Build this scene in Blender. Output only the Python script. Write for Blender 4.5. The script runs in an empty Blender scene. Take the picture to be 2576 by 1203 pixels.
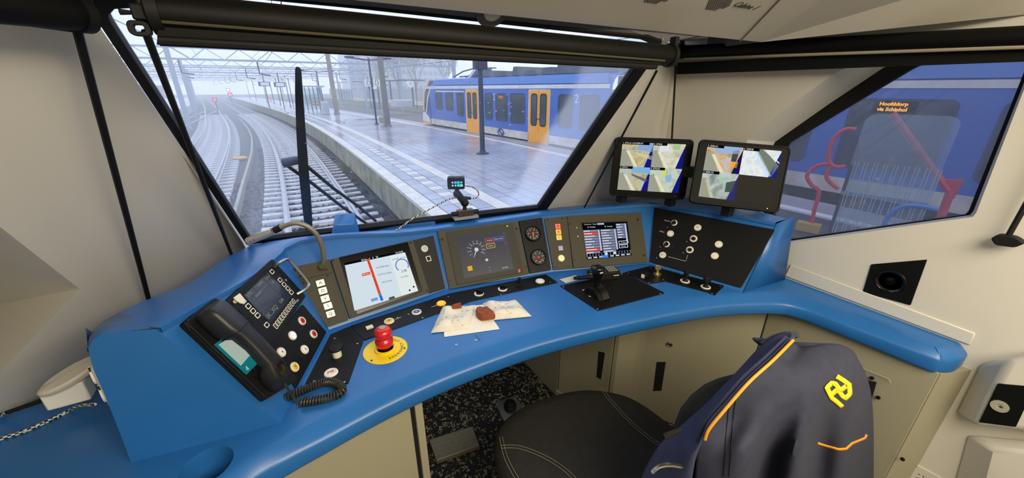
import bpy, bmesh, math, random
from mathutils import Vector as V, Matrix
random.seed(7)
sc = bpy.context.scene
C = sc.collection
# ---------------------------------------------------------------- camera
IW, IH, F, CX, CY = 2576, 1203, 950.0, 1288.0, 601.5
PITCH = math.atan((CY - 222) / F)
YAW = math.atan(((CX - 695) / F) / math.hypot(1, (CY - 222) / F))
EYE = V((0, 0, 1.44))
cam = bpy.data.cameras.new('camera'); cam_o = bpy.data.objects.new('camera', cam); C.objects.link(cam_o)
cam.sensor_fit = 'HORIZONTAL'; cam.sensor_width = 36; cam.lens = F / IW * 36
cam.clip_start = 0.02; cam.clip_end = 800
cam_o.location = EYE; cam_o.rotation_euler = (math.pi / 2 - PITCH, 0, -YAW)
sc.camera = cam_o
# ---------------------------------------------------------------- sky, lamps, exposure
sc.view_settings.view_transform = 'Standard'; sc.view_settings.look = 'None'
sc.view_settings.gamma = 1; sc.view_settings.use_curve_mapping = False
sc.view_settings.exposure = 0.0
sc.cycles.use_denoising = True; sc.cycles.max_bounces = 7; sc.cycles.use_adaptive_sampling = True; sc.cycles.adaptive_threshold = .03; sc.cycles.transparent_max_bounces = 24
sc.cycles.diffuse_bounces = 3; sc.cycles.volume_bounces = 1; sc.cycles.caustics_reflective = False; sc.cycles.caustics_refractive = False
sc.cycles.sample_clamp_indirect = 6
world = bpy.data.worlds.new('overcast_sky'); sc.world = world; world.use_nodes = True
bg = world.node_tree.nodes['Background']; bg.inputs[0].default_value = (0.74, 0.82, 1.0, 1); bg.inputs[1].default_value = 1.9
def area(name, loc, rot, sx, sy, power, col):
    l = bpy.data.lights.new(name, 'AREA'); l.shape = 'RECTANGLE'; l.size = sx; l.size_y = sy; l.energy = power; l.color = col
    o = bpy.data.objects.new(name, l); C.objects.link(o); o.location = loc; o.rotation_euler = rot; return o
WARM = (1.0, 0.885, 0.69)
area('cab_lamp_light', (0.60, -0.40, 1.86), (0, 0, 0), 1.2, 0.4, 20, WARM)
area('cab_lamp_light', (0.45, -0.95, 1.93), (math.radians(35), 0, 0), 1.6, 0.4, 31, WARM)

# ---------------------------------------------------------------- pixel rays of the photograph -> points at real depths
def ray(u, v):
    x = (u - CX) / F; y = -(v - CY) / F
    f = math.cos(PITCH) + y * math.sin(PITCH); up = y * math.cos(PITCH) - math.sin(PITCH)
    c, s = math.cos(YAW), math.sin(YAW)
    return V((x * c + f * s, -x * s + f * c, up))
def pz(u, v, z): r = ray(u, v); return EYE + r * ((z - EYE.z) / r.z)
def pX(u, v, X): r = ray(u, v); return EYE + r * (X / r.x)
def pY(u, v, Y): r = ray(u, v); return EYE + r * (Y / r.y)
def ppl(u, v, p0, n): r = ray(u, v); return EYE + r * ((V(p0) - EYE).dot(n) / r.dot(n))
class Fr:
    def __init__(s, o, x, y, z=None):
        s.o = V(o); s.x = V(x).normalized(); s.z = V(z).normalized() if z is not None else s.x.cross(V(y)).normalized()
        s.y = s.z.cross(s.x).normalized()
    def __call__(s, a, b, c=0.0): return s.o + s.x * a + s.y * b + s.z * c
    def at(s, a, b, c=0.0, ang=0.0):
        ca, sa = math.cos(ang), math.sin(ang)
        return Fr(s(a, b, c), s.x * ca + s.y * sa, s.y * ca - s.x * sa)
    def px(s, u, v, c=0.0):
        p = ppl(u, v, s.o + s.z * c, s.z) - s.o
        return (p.dot(s.x), p.dot(s.y))
    def pts(s, L, c=0.0): return [s.px(u, v, c) for u, v in L]
W0 = Fr((0, 0, 0), (1, 0, 0), (0, 1, 0))

# ---------------------------------------------------------------- materials
def lin(c):
    if isinstance(c, str): c = [int(c[i:i + 2], 16) / 255 for i in (0, 2, 4)]
    return tuple(x / 12.92 if x <= .04045 else ((x + .055) / 1.055) ** 2.4 for x in c[:3]) + (1,)
MATS = {}
def mat(name, col, rough=.5, metal=0., var=0., vscale=30., bump=0., bscale=200., emit=0., spec=.5, coat=0., trans=0., col2=None):
    if name in MATS: return MATS[name]
    m = bpy.data.materials.new(name); m.use_nodes = True; nt = m.node_tree; b = nt.nodes['Principled BSDF']
    b.inputs['Base Color'].default_value = lin(col); b.inputs['Roughness'].default_value = rough; b.inputs['Metallic'].default_value = metal
    b.inputs['Specular IOR Level'].default_value = spec
    if coat: b.inputs['Coat Weight'].default_value = coat; b.inputs['Coat Roughness'].default_value = .1
    if emit: b.inputs['Emission Color'].default_value = lin(col); b.inputs['Emission Strength'].default_value = emit
    if var or bump or col2:
        tc = nt.nodes.new('ShaderNodeTexCoord')
    if var or col2:
        n = nt.nodes.new('ShaderNodeTexNoise'); n.inputs['Scale'].default_value = vscale; n.inputs['Detail'].default_value = 4
        nt.links.new(tc.outputs['Object'], n.inputs['Vector'])
        r = nt.nodes.new('ShaderNodeValToRGB'); l = lin(col)
        if col2: c0, c1 = l, lin(col2)
        else: c0, c1 = tuple(x * (1 - var) for x in l[:3]) + (1,), tuple(min(1, x * (1 + var)) for x in l[:3]) + (1,)
        r.color_ramp.elements[0].color = c0; r.color_ramp.elements[1].color = c1
        r.color_ramp.elements[0].position = .35; r.color_ramp.elements[1].position = .65
        nt.links.new(n.outputs['Fac'], r.inputs['Fac']); nt.links.new(r.outputs['Color'], b.inputs['Base Color'])
    if bump:
        n2 = nt.nodes.new('ShaderNodeTexNoise'); n2.inputs['Scale'].default_value = bscale; n2.inputs['Detail'].default_value = 3
        nt.links.new(tc.outputs['Object'], n2.inputs['Vector'])
        bp = nt.nodes.new('ShaderNodeBump'); bp.inputs['Strength'].default_value = bump; bp.inputs['Distance'].default_value = .002
        nt.links.new(n2.outputs['Fac'], bp.inputs['Height']); nt.links.new(bp.outputs['Normal'], b.inputs['Normal'])
    MATS[name] = m; return m
def emi(name, col, s=1.0):
    if name in MATS: return MATS[name]
    m = bpy.data.materials.new(name); m.use_nodes = True; nt = m.node_tree; nt.nodes.clear()
    e = nt.nodes.new('ShaderNodeEmission'); e.inputs[0].default_value = lin(col); e.inputs[1].default_value = s
    o = nt.nodes.new('ShaderNodeOutputMaterial'); nt.links.new(e.outputs[0], o.inputs[0]); MATS[name] = m; return m

# ---------------------------------------------------------------- mesh helpers
ORG = {}
class MB:
    def __init__(s): s.v = []; s.f = []; s.mi = []; s.cur = 0
    def add(s, vs, fs):
        k = len(s.v); s.v += [V(p) for p in vs]; s.f += [tuple(i + k for i in f) for f in fs]; s.mi += [s.cur] * len(fs); return s
    def box(s, fr, cx, cy, cz, sx, sy, sz):
        P = [fr(cx + a * sx / 2, cy + b * sy / 2, cz + c * sz / 2) for c in (-1, 1) for b in (-1, 1) for a in (-1, 1)]
        return s.add(P, [(0, 2, 3, 1), (4, 5, 7, 6), (0, 1, 5, 4), (2, 6, 7, 3), (0, 4, 6, 2), (1, 3, 7, 5)])
    def prism(s, fr, poly, z0, z1, top=None):
        n = len(poly); t = top or poly
        a = sum(poly[i][0] * poly[(i + 1) % n][1] - poly[(i + 1) % n][0] * poly[i][1] for i in range(n))
        if a < 0: poly = poly[::-1]; t = t[::-1]
        P = [fr(x, y, z0) for x, y in poly] + [fr(x, y, z1) for x, y in t]
        return s.add(P, [tuple(range(n - 1, -1, -1)), tuple(range(n, 2 * n))] + [(i, (i + 1) % n, n + (i + 1) % n, n + i) for i in range(n)])
    def ring(s, fr, outer, inner, z0, z1):       # two outlines with the same number of points
        n = len(outer); P = [fr(x, y, z0) for x, y in outer] + [fr(x, y, z1) for x, y in outer] + [fr(x, y, z0) for x, y in inner] + [fr(x, y, z1) for x, y in inner]
        fs = []
        for i in range(n):
            j = (i + 1) % n
            fs += [(i, j, n + j, n + i), (n + i, n + j, 3 * n + j, 3 * n + i), (2 * n + j, 2 * n + i, 3 * n + i, 3 * n + j), (j, i, 2 * n + i, 2 * n + j)]
        return s.add(P, fs)
    def lathe(s, fr, cx, cy, prof, seg=20, sx=1., sy=1., caps=True):
        P = []; n = len(prof)
        for k in range(seg):
            a = 2 * math.pi * k / seg
            P += [fr(cx + r * math.cos(a) * sx, cy + r * math.sin(a) * sy, z) for r, z in prof]
        fs = [(k * n + i, ((k + 1) % seg) * n + i, ((k + 1) % seg) * n + i + 1, k * n + i + 1) for k in range(seg) for i in range(n - 1)]
        if caps and prof[0][0] > 1e-6: fs.append(tuple(k * n for k in range(seg - 1, -1, -1)))
        if caps and prof[-1][0] > 1e-6: fs.append(tuple(k * n + n - 1 for k in range(seg)))
        return s.add(P, fs)
    def cyl(s, fr, cx, cy, z0, z1, r0, r1=None, seg=20): return s.lathe(fr, cx, cy, [(r0, z0), (r0 if r1 is None else r1, z1)], seg)
    def tube(s, pts, r, seg=8, closed=False):
        pts = [V(p) for p in pts]; n = len(pts); P = []; prev = None
        for i, p in enumerate(pts):
            a = pts[i - 1] if (i > 0 or closed) else p; b = pts[(i + 1) % n] if (i < n - 1 or closed) else p
            t = (b - a).normalized()
            if prev is None:
                up = V((0, 0, 1)) if abs(t.z) < .9 else V((1, 0, 0)); x = t.cross(up).normalized()
            else: x = (prev - t * prev.dot(t)).normalized()
            prev = x; y = t.cross(x); rr = r[i] if isinstance(r, (list, tuple)) else r
            P += [p + (x * math.cos(2 * math.pi * k / seg) + y * math.sin(2 * math.pi * k / seg)) * rr for k in range(seg)]
        m = n if closed else n - 1
        fs = [(i * seg + k, i * seg + (k + 1) % seg, ((i + 1) % n) * seg + (k + 1) % seg, ((i + 1) % n) * seg + k) for i in range(m) for k in range(seg)]
        if not closed: fs += [tuple(range(seg - 1, -1, -1)), tuple((n - 1) * seg + k for k in range(seg))]
        return s.add(P, fs)
    def bar(s, a, b, w, h=None, up=(0, 0, 1)):   # rectangular bar between two points
        a = V(a); b = V(b); d = (b - a); L = d.length; up = V(up)
        if abs(d.normalized().dot(up)) > .98: up = V((1, 0, 0))
        fr = Fr(a, d, up); return s.box(fr, L / 2, 0, 0, L, w, h or w)
    def loft(s, rows, closed=False, caps=False):
        n = len(rows[0]); P = [p for r in rows for p in r]; m = n if closed else n - 1
        fs = [(i * n + k, i * n + (k + 1) % n, (i + 1) * n + (k + 1) % n, (i + 1) * n + k) for i in range(len(rows) - 1) for k in range(m)]
        if caps: fs += [tuple(range(n - 1, -1, -1)), tuple((len(rows) - 1) * n + k for k in range(n))]
        return s.add(P, fs)
    def ball(s, c, r, seg=14, rings=8, sc_=(1, 1, 1)):
        c = V(c); fr = Fr(c, (1, 0, 0), (0, 1, 0)); rows = []
        prof = [(max(1e-7, r * math.sin(math.pi * i / rings)), -r * math.cos(math.pi * i / rings)) for i in range(rings + 1)]
        k = len(s.v); s.lathe(fr, 0, 0, prof, seg)
        for q in range(k, len(s.v)): d = s.v[q] - c; s.v[q] = c + V((d.x * sc_[0], d.y * sc_[1], d.z * sc_[2]))
        return s
    def quad(s, *p): return s.add(p, [tuple(range(len(p)))])
    def build(s, name, m, parent=None, label=None, cat=None, group=None, kind=None, smooth=True, bevel=0., ang=35, sub=0, solid=0., org=None, weld=False):
        if parent is not None: o0 = ORG[parent.name]
        elif org is not None: o0 = V(org)
        else:
            xs = [p.x for p in s.v]; ys = [p.y for p in s.v]; zs = [p.z for p in s.v]
            o0 = V(((min(xs) + max(xs)) / 2, (min(ys) + max(ys)) / 2, min(zs)))
        me = bpy.data.meshes.new(name); me.from_pydata([p - o0 for p in s.v], [], s.f)
        bm = bmesh.new(); bm.from_mesh(me)
        if weld: bmesh.ops.remove_doubles(bm, verts=bm.verts, dist=1e-5)
        bmesh.ops.recalc_face_normals(bm, faces=bm.faces); bm.to_mesh(me); bm.free()
        ms = m if isinstance(m, (list, tuple)) else [m]
        for q in ms: me.materials.append(q)
        if len(ms) > 1 and len(me.polygons) == len(s.mi): me.polygons.foreach_set('material_index', s.mi)
        if smooth: me.shade_smooth(); me.set_sharp_from_angle(angle=math.radians(ang))
        o = bpy.data.objects.new(name, me); C.objects.link(o)
        if parent is not None: o.parent = parent
        else: o.location = o0
        ORG[o.name] = o0
        if bevel:
            b = o.modifiers.new('bevel', 'BEVEL'); b.width = bevel; b.segments = 2; b.limit_method = 'ANGLE'; b.angle_limit = math.radians(40)
        if sub: q = o.modifiers.new('subdivision', 'SUBSURF'); q.levels = q.render_levels = sub
        if solid: q = o.modifiers.new('solidify', 'SOLIDIFY'); q.thickness = solid; q.offset = -1
        tag(o, label, cat, group, kind); return o
def tag(o, label=None, cat=None, group=None, kind=None):
    if label: o['label'] = label
    if cat: o['category'] = cat
    if group: o['group'] = group
    if kind: o['kind'] = kind
def thing(name, label, cat, loc, group=None):
    o = bpy.data.objects.new(name, None); o.empty_display_size = .05; C.objects.link(o); o.location = loc; ORG[o.name] = V(loc); tag(o, label, cat, group); return o
def rrect(cx, cy, w, h, r=0., seg=4):
    r = min(r, w / 2 - 1e-5, h / 2 - 1e-5)
    if r <= 0: return [(cx - w / 2, cy - h / 2), (cx + w / 2, cy - h / 2), (cx + w / 2, cy + h / 2), (cx - w / 2, cy + h / 2)]
    out = []
    for sx, sy, a0 in ((1, -1, -90), (1, 1, 0), (-1, 1, 90), (-1, -1, 180)):
        for i in range(seg + 1):
            a = math.radians(a0 + 90 * i / seg); out.append((cx + sx * (w / 2 - r) + r * math.cos(a), cy + sy * (h / 2 - r) + r * math.sin(a)))
    return out
def rpoly(poly, r, seg=4):      # polygon with rounded corners
    out = []; n = len(poly)
    for i in range(n):
        p, a, b = V(poly[i]), V(poly[i - 1]), V(poly[(i + 1) % n])
        d1 = (a - p); d2 = (b - p); q = min(r, d1.length * .45, d2.length * .45); p1 = p + d1.normalized() * q; p2 = p + d2.normalized() * q
        for k in range(seg + 1): t = k / seg; w = p1 * (1 - t) ** 2 + p * 2 * t * (1 - t) + p2 * t * t; out.append(tuple(w))
    return out
def smooth_curve(pts, n=8):     # Catmull-Rom through points (any dimension)
    pts = [V(p) for p in pts]; out = []
    for i in range(len(pts) - 1):
        p0 = pts[max(i - 1, 0)]; p1 = pts[i]; p2 = pts[i + 1]; p3 = pts[min(i + 2, len(pts) - 1)]
        for k in range(n):
            t = k / n; out.append(.5 * ((2 * p1) + (p2 - p0) * t + (2 * p0 - 5 * p1 + 4 * p2 - p3) * t * t + (3 * p1 - p0 - 3 * p2 + p3) * t ** 3))
    out.append(pts[-1]); return out
def center(poly): return (sum(p[0] for p in poly) / len(poly), sum(p[1] for p in poly) / len(poly))
def scale_poly(poly, k, c=None):
    c = c or center(poly); return [(c[0] + (x - c[0]) * k, c[1] + (y - c[1]) * k) for x, y in poly]
def inset(poly, d):             # inset of a convex outline
    n = len(poly); a = sum(poly[i][0] * poly[(i + 1) % n][1] - poly[(i + 1) % n][0] * poly[i][1] for i in range(n)); sg = 1 if a > 0 else -1; out = []
    for i in range(n):
        p0, p1, p2 = V(poly[i - 1]), V(poly[i]), V(poly[(i + 1) % n]); e1 = (p1 - p0).normalized(); e2 = (p2 - p1).normalized()
        n1 = V((-e1.y, e1.x)) * sg; n2 = V((-e2.y, e2.x)) * sg; b = (n1 + n2); k = d * 2 / max(.3, b.length_squared); q = p1 + b * k * 1.0; out.append(tuple(q))
    return out
def text(name, body, fr, a, b, size, m, parent, h=.0006, align='CENTER', ang=0., xs=1., shear=0., thick=.0002, bold=0.):
    cu = bpy.data.curves.new(name, 'FONT'); cu.body = body; cu.size = size; cu.align_x = align; cu.align_y = 'CENTER'; cu.extrude = thick; cu.resolution_u = 2; cu.shear = shear; cu.offset = bold
    t = bpy.data.objects.new('t', cu); me = bpy.data.meshes.new_from_object(t)
    bpy.data.objects.remove(t); bpy.data.curves.remove(cu); f = fr.at(a, b, h, ang); o0 = ORG[parent.name]
    for v in me.vertices: v.co = f(v.co.x * xs, v.co.y, v.co.z) - o0
    me.name = name; me.materials.clear(); me.materials.append(m); o = bpy.data.objects.new(name, me); C.objects.link(o); o.parent = parent; ORG[o.name] = o0; return o
def copy_tree(o, parent=None, off=None):
    c = o.copy(); C.objects.link(c); c.parent = parent; ORG[c.name] = ORG[o.name]
    if off is not None: c.location = o.location + V(off)
    for ch in list(o.children): copy_tree(ch, c)
    return c
# ================================================================ materials of the cab
from mathutils.geometry import tessellate_polygon
M_wall = mat('white_gelcoat', 'd3cfc4', .42, bump=.03, bscale=400)
M_ceil = mat('ceiling_gelcoat', 'cfc8b8', .5, bump=.03, bscale=400)
M_blue = mat('blue_gelcoat', '2464a6', .33, var=.04, vscale=6, bump=.06, bscale=900)
M_bk = mat('black_plate', '0a0a0a', .5, spec=.25, bump=.03, bscale=900)
M_bkg = mat('black_gloss', '0a0a0b', .16)
M_rub = mat('black_rubber', '0e0e0e', .6, spec=.3)
M_fab = mat('blind_fabric', '090807', .7, spec=.25, bump=.3, bscale=900)
M_tan = mat('grey_beige_metal', '9c9780', .5, bump=.05, bscale=600)
M_brn = mat('brown_grey_plate', '464132', .6, spec=.3, bump=.08, bscale=700)
M_drk = mat('dark_bezel', '22201b', .55, spec=.3)
M_cream = mat('cream_plastic', 'e6dfc8', .35)
M_white = mat('white_plastic', 'eeeae0', .35)
M_steel = mat('brushed_steel', 'b9b5aa', .28, metal=1.)
M_scr = mat('dark_screw', '25231d', .4, metal=.6)
M_red = mat('red_plastic', 'c81c1f', .3)
M_yel = mat('yellow_plastic', 'f0cc12', .4)
M_ink = mat('black_ink', '111111', .6)
M_wink = mat('white_ink', 'd8d4c8', .6)
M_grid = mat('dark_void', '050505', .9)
def glass_mat(name, film=None, tint=(.97, .985, 1.0), refl=.5):
    m = bpy.data.materials.new(name); m.use_nodes = True; nt = m.node_tree; nt.nodes.clear(); N = nt.nodes.new; L = nt.links.new
    out = N('ShaderNodeOutputMaterial'); tr = N('ShaderNodeBsdfTransparent'); tr.inputs[0].default_value = tint + (1,)
    gl = N('ShaderNodeBsdfGlossy'); gl.inputs['Roughness'].default_value = .02
    fr = N('ShaderNodeLayerWeight'); fr.inputs[0].default_value = .5
    pw = N('ShaderNodeMath'); pw.operation = 'POWER'; pw.inputs[1].default_value = 4; L(fr.outputs['Facing'], pw.inputs[0])
    ad = N('ShaderNodeMath'); ad.operation = 'ADD'; ad.inputs[1].default_value = .04; L(pw.outputs[0], ad.inputs[0])
    k = N('ShaderNodeMath'); k.operation = 'MULTIPLY'; k.inputs[1].default_value = refl; L(ad.outputs[0], k.inputs[0])
    mx = N('ShaderNodeMixShader'); L(k.outputs[0], mx.inputs[0]); L(tr.outputs[0], mx.inputs[1]); L(gl.outputs[0], mx.inputs[2])
    if film is None: L(mx.outputs[0], out.inputs[0]); return m
    fac = film(nt, N, L)
    d = N('ShaderNodeBsdfTranslucent'); d.inputs[0].default_value = (.8, .84, .95, 1)
    d2 = N('ShaderNodeBsdfDiffuse'); d2.inputs[0].default_value = (.7, .74, .85, 1)
    dm = N('ShaderNodeMixShader'); dm.inputs[0].default_value = .15; L(d.outputs[0], dm.inputs[1]); L(d2.outputs[0], dm.inputs[2])
    m2 = N('ShaderNodeMixShader'); L(fac, m2.inputs[0]); L(mx.outputs[0], m2.inputs[1]); L(dm.outputs[0], m2.inputs[2]); L(m2.outputs[0], out.inputs[0])
    return m
def fill(mb, outer, holes, fr, z=0.):           # flat face with holes, outlines in the frame's coordinates
    loops = [[V((x, y, 0)) for x, y in l] for l in [outer] + holes]; flat = [p for l in loops for p in l]
    mb.add([fr(p.x, p.y, z) for p in flat], [tuple(t) for t in tessellate_polygon(loops)])
# ================================================================ room shell
# windscreen plane
BL, BR = V((-.15, 1.42, .955)), V((.90, 1.27, .955)); TM = V((.38, .825, 1.555))
WS = Fr(BL, BR - BL, TM - (BL + BR) / 2)        # z axis points to the inside
if WS.z.y > 0: WS = Fr(BL, BR - BL, TM - (BL + BR) / 2, -WS.z)
ws_in = [(632, 608), (1354, 523), (1595, 175), (1640, 112), (1610, 100), (900, 24), (560, -8), (430, -12), (345, 22), (288, 25), (271, 44), (282, 66)]
ws_out = [(620, 617), (1372, 534), (1627, 175), (1668, 104), (1632, 91), (900, 16), (560, -17), (430, -28), (330, -40), (235, -40), (200, -20), (222, 22)]
wi = WS.pts(ws_in, .008); wo = WS.pts(ws_out, .008)
w1 = thing('window_1', None, None, WS(.5, 0)); tag(w1, kind='structure')
m = MB(); m.ring(WS, wo, wi, -.012, .008); m.build('window_frame', M_rub, w1, bevel=.004)
def film(nt, N, L):
    tc = N('ShaderNodeTexCoord'); sep = N('ShaderNodeSeparateXYZ'); L(tc.outputs['Object'], sep.inputs[0])
    nz = N('ShaderNodeTexNoise'); nz.inputs['Scale'].default_value = 14; nz.inputs['Detail'].default_value = 5; L(tc.outputs['Object'], nz.inputs['Vector'])
    def mp(src, a, b, c, d):
        q = N('ShaderNodeMapRange'); q.interpolation_type = 'SMOOTHSTEP'; q.inputs[1].default_value = a; q.inputs[2].default_value = b; q.inputs[3].default_value = c; q.inputs[4].default_value = d; L(src, q.inputs[0]); return q.outputs[0]
    def ma(op, a, b):
        q = N('ShaderNodeMath'); q.operation = op
        for i, s in enumerate((a, b)):
            if isinstance(s, (int, float)): q.inputs[i].default_value = s
            else: L(s, q.inputs[i])
        return q.outputs[0]
    wob = ma('MULTIPLY', ma('SUBTRACT', nz.outputs['Fac'], .5), .05)
    # object coordinates of the pane are cab metres relative to the sill: x across, y forward, z up
    slope = ma('MULTIPLY', sep.outputs['Z'], WIPE[2])
    x = ma('ADD', ma('SUBTRACT', sep.outputs['X'], slope), wob)
    left = mp(x, WIPE[0] - .012, WIPE[0] + .012, WIPE[3], 0.)
    right = mp(x, WIPE[1] - .015, WIPE[1] + .02, 0., WIPE[4])
    base = ma('MULTIPLY', nz.outputs['Fac'], .02)
    return ma('ADD', ma('ADD', left, right), base)
a0 = WS.px(722, 560); a1 = WS.px(1385, 330); o_ = ORG[w1.name]
p0 = WS(*a0) - o_; p1 = WS(*a1) - o_
WIPE = [p0.x, p1.x, 0.0, .085, .21]
M_glass = glass_mat('windscreen_glass', film)
m = MB(); m.prism(WS, wi, -.012, -.006); m.build('pane', M_glass, w1, smooth=False)
# rain drops on the outside of the screen
M_drop = mat('rain_drop', 'dfe6f2', .15); rd_ = random.Random(5)
for i in range(70):
    u, v = (rd_.gauss(1270, 75), rd_.gauss(270, 55)) if i < 45 else (rd_.uniform(760, 1480), rd_.uniform(190, 500))
    if not (740 < u < 1560 and 180 < v < 520 and u < 1600 - (v - 175) * .66): continue
    a, b = WS.px(u, v, -.014); r = rd_.uniform(.0008, .0024); m = MB(); m.lathe(WS, a, b, [(r, -.0122), (r * .7, -.0122 - r * .5), (1e-6, -.0122 - r * .65)], 8, 1.3, .8); m.build('raindrop', M_drop, w1)
# left wall, leaning inwards, with the moulded recess below the side window
LB = V((-.65, 1.086, .78)); ld = V((.114, .159, 0)).normalized()
LW = Fr(LB, ld, V((.45, -.236, .77)))
if LW.z.x < 0: LW = Fr(LB, ld, V((.45, -.236, .77)), -LW.z)
edge = LW.pts([(205, 0), (300, 140), (420, 318), (520, 465), (612, 600), (650, 656)])
top = LW.px(150, -90); T = LW.px(200, 727); A = LW.px(0, 571); B = LW.px(0, 938); Cc = LW.px(0, 765, -.2)
ext = lambda p, k: (T[0] + (p[0] - T[0]) * k, T[1] + (p[1] - T[1]) * k)
A2, B2, C2 = ext(A, 4), ext(B, 4), ext(Cc, 4)
m = MB()
yt = 1.3; xb = -2.2
P = [(xb, yt), (edge[0][0] + .05, yt)] + edge + [(edge[-1][0], -.9), (xb, -.9)]
loops = [P, [A2, T, B2]]
fill(m, P, [[A2, T, B2]], LW)
k = len(m.v); m.add([LW(*A2), LW(*T), LW(*B2), LW(C2[0], C2[1], -.8)], [(0, 1, 3), (1, 2, 3), (0, 3, 2)])
m.build('wall_left', M_wall, kind='structure', smooth=False, weld=True)
# front pillars between the screen frame and the side walls
m = MB(); L0 = [LW(*p) for p in edge]; L1 = [WS(*WS.px(u, v), .012) for u, v in [(203, -5), (298, 140), (418, 318), (518, 465), (610, 602), (640, 656)]]
m.loft([L0, L1]); m.build('wall_front', M_wall, kind='structure')
XR = 1.52
rp = [WS(*WS.px(u, v, .006), .006) for u, v in [(1668, 95), (1622, 175), (1496, 356), (1366, 534), (1350, 580)]]
rq = [V((XR, 1.2, z)) for z in (1.62, 1.5, 1.3, 1.02, .9)]
m = MB(); m.loft([rp, [a.lerp(b, .12) + V((.0, -.006, 0)) for a, b in zip(rp, rq)], [a.lerp(b, .35) + V((.01, .035, 0)) for a, b in zip(rp, rq)], [a.lerp(b, .8) + V((.02, .04, 0)) for a, b in zip(rp, rq)], rq]); m.build('wall_front', M_wall, kind='structure')
# right wall with side window
RW = Fr((XR, 0, 0), (0, -1, 0), (0, 0, 1), (-1, 0, 0))
so = [(1985, 612), (2447, 546), (2456, 535), (2640, 60), (2260, 100), (2200, 130), (2105, 182), (1990, 262), (1880, 352), (1850, 420), (1860, 520), (1900, 600)]
si = [(1990, 606), (2440, 541), (2449, 530), (2630, 70), (2330, 125), (2290, 140), (2220, 172), (2085, 262), (1950, 357), (1915, 420), (1915, 520), (1945, 595)]
sg = [(1997, 600), (2432, 538), (2441, 528), (2620, 80), (2400, 135), (2350, 150), (2300, 172), (2160, 255), (1990, 358), (1950, 420), (1945, 520), (1965, 590)]
O_ = RW.pts(so); I_ = RW.pts(si, -.17); G_ = RW.pts(sg, -.185)
m = MB(); fill(m, [(-1.22, 0), (1.3, 0), (1.3, 1.66), (-1.22, 1.66)], [O_], RW)
m.loft([[RW(*p) for p in O_], [RW(*p, -.17) for p in I_]], closed=True)
m.build('wall_right', M_wall, kind='structure', weld=True, ang=25)
w2 = thing('window_2', None, None, RW(*center(O_))); tag(w2, kind='structure')
m = MB(); m.ring(RW, scale_poly(I_, 1.02), G_, -.19, -.17); m.build('window_frame', M_rub, w2)
M_glass2 = glass_mat('side_glass', lambda nt, N, L: (lambda v: (setattr(v.outputs[0], 'default_value', .075), v.outputs[0])[1])(N('ShaderNodeValue')), tint=(.68, .69, .74), refl=.6)  # even pale film stands in for the grey reflections on this glass
m = MB(); m.prism(RW, scale_poly(G_, 1.01), -.187, -.181); m.build('pane', M_glass2, w2, smooth=False)
# moulded ledge on the right wall above the desk arm
m = MB(); m.prism(RW, RW.pts([(1990, 665), (2455, 838), (2442, 868), (1975, 694)]), 0, .005); m.build('trim_1', M_wall, kind='structure', bevel=.005)
# floor, back wall, ceiling
def speck(nt):
    N = nt.nodes.new; L = nt.links.new; b = nt.nodes['Principled BSDF']; tc = N('ShaderNodeTexCoord')
    v = N('ShaderNodeTexVoronoi'); v.inputs['Scale'].default_value = 170; L(tc.outputs['Object'], v.inputs['Vector'])
    n = N('ShaderNodeTexNoise'); n.inputs['Scale'].default_value = 60; L(tc.outputs['Object'], n.inputs['Vector'])
    a = N('ShaderNodeMath'); a.operation = 'GREATER_THAN'; a.inputs[1].default_value = .62; sx = N('ShaderNodeSeparateColor'); L(v.outputs['Color'], sx.inputs[0])
    L(sx.outputs[0], a.inputs[0]); g = N('ShaderNodeMath'); g.operation = 'GREATER_THAN'; g.inputs[1].default_value = .5; L(n.outputs['Fac'], g.inputs[0])
    q = N('ShaderNodeMath'); q.operation = 'MULTIPLY'; L(a.outputs[0], q.inputs[0]); L(g.outputs[0], q.inputs[1])
    mx = N('ShaderNodeMix'); mx.data_type = 'RGBA'; mx.inputs[6].default_value = lin('0b0b0a'); mx.inputs[7].default_value = lin('8a836c'); L(q.outputs[0], mx.inputs[0]); L(mx.outputs[2], b.inputs['Base Color'])
M_floor = mat('speckled_rubber_floor', '141412', .55); speck(M_floor.node_tree)
m = MB(); m.box(W0, .1, .3, -.03, 3.2, 3.4, .06); m.build('floor', M_floor, kind='structure', smooth=False)
m = MB(); m.box(W0, .1, -1.35, 1.03, 3.2, .06, 2.1); m.build('wall_back', M_wall, kind='structure', smooth=False)
m = MB(); m.box(W0, -1.75, -.3, 1.03, .05, 2.2, 2.1); m.build('wall_left', M_wall, kind='structure', smooth=False)
E1, E2 = pz(890, 0, 1.572), pz(1915, 106, 1.572); ed = (E2 - E1).normalized()
CP = Fr(E1, ed, V((0, 0, 1)) * math.sin(math.radians(20)) + V((ed.y, -ed.x, 0)) * math.cos(math.radians(20)))
s1 = CP.px(1862, 103); s2 = CP.px(1960, 0); c1 = CP.px(1915, 106); c2 = CP.px(2045, 0)
e0 = CP(*c1); e1 = CP(c1[0] + (c2[0] - c1[0]) * 5, c1[1] + (c2[1] - c1[1]) * 5)
m = MB(); fill(m, [(-1.6, 0), c1, (c1[0] + (c2[0] - c1[0]) * 5, 1.2), (-1.6, 1.2)], [], CP)
m.add([CP(-1.6, 1.2), CP(c1[0] + (c2[0] - c1[0]) * 5, 1.2), V((1.6, -1.4, 2.06)), V((-1.8, -1.4, 2.06))], [(0, 1, 2, 3)])
m.build('ceiling', M_ceil, kind='structure', smooth=False)
m = MB(); e1b = CP(c1[0] + (c2[0] - c1[0]) * 5, 1.2)
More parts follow.
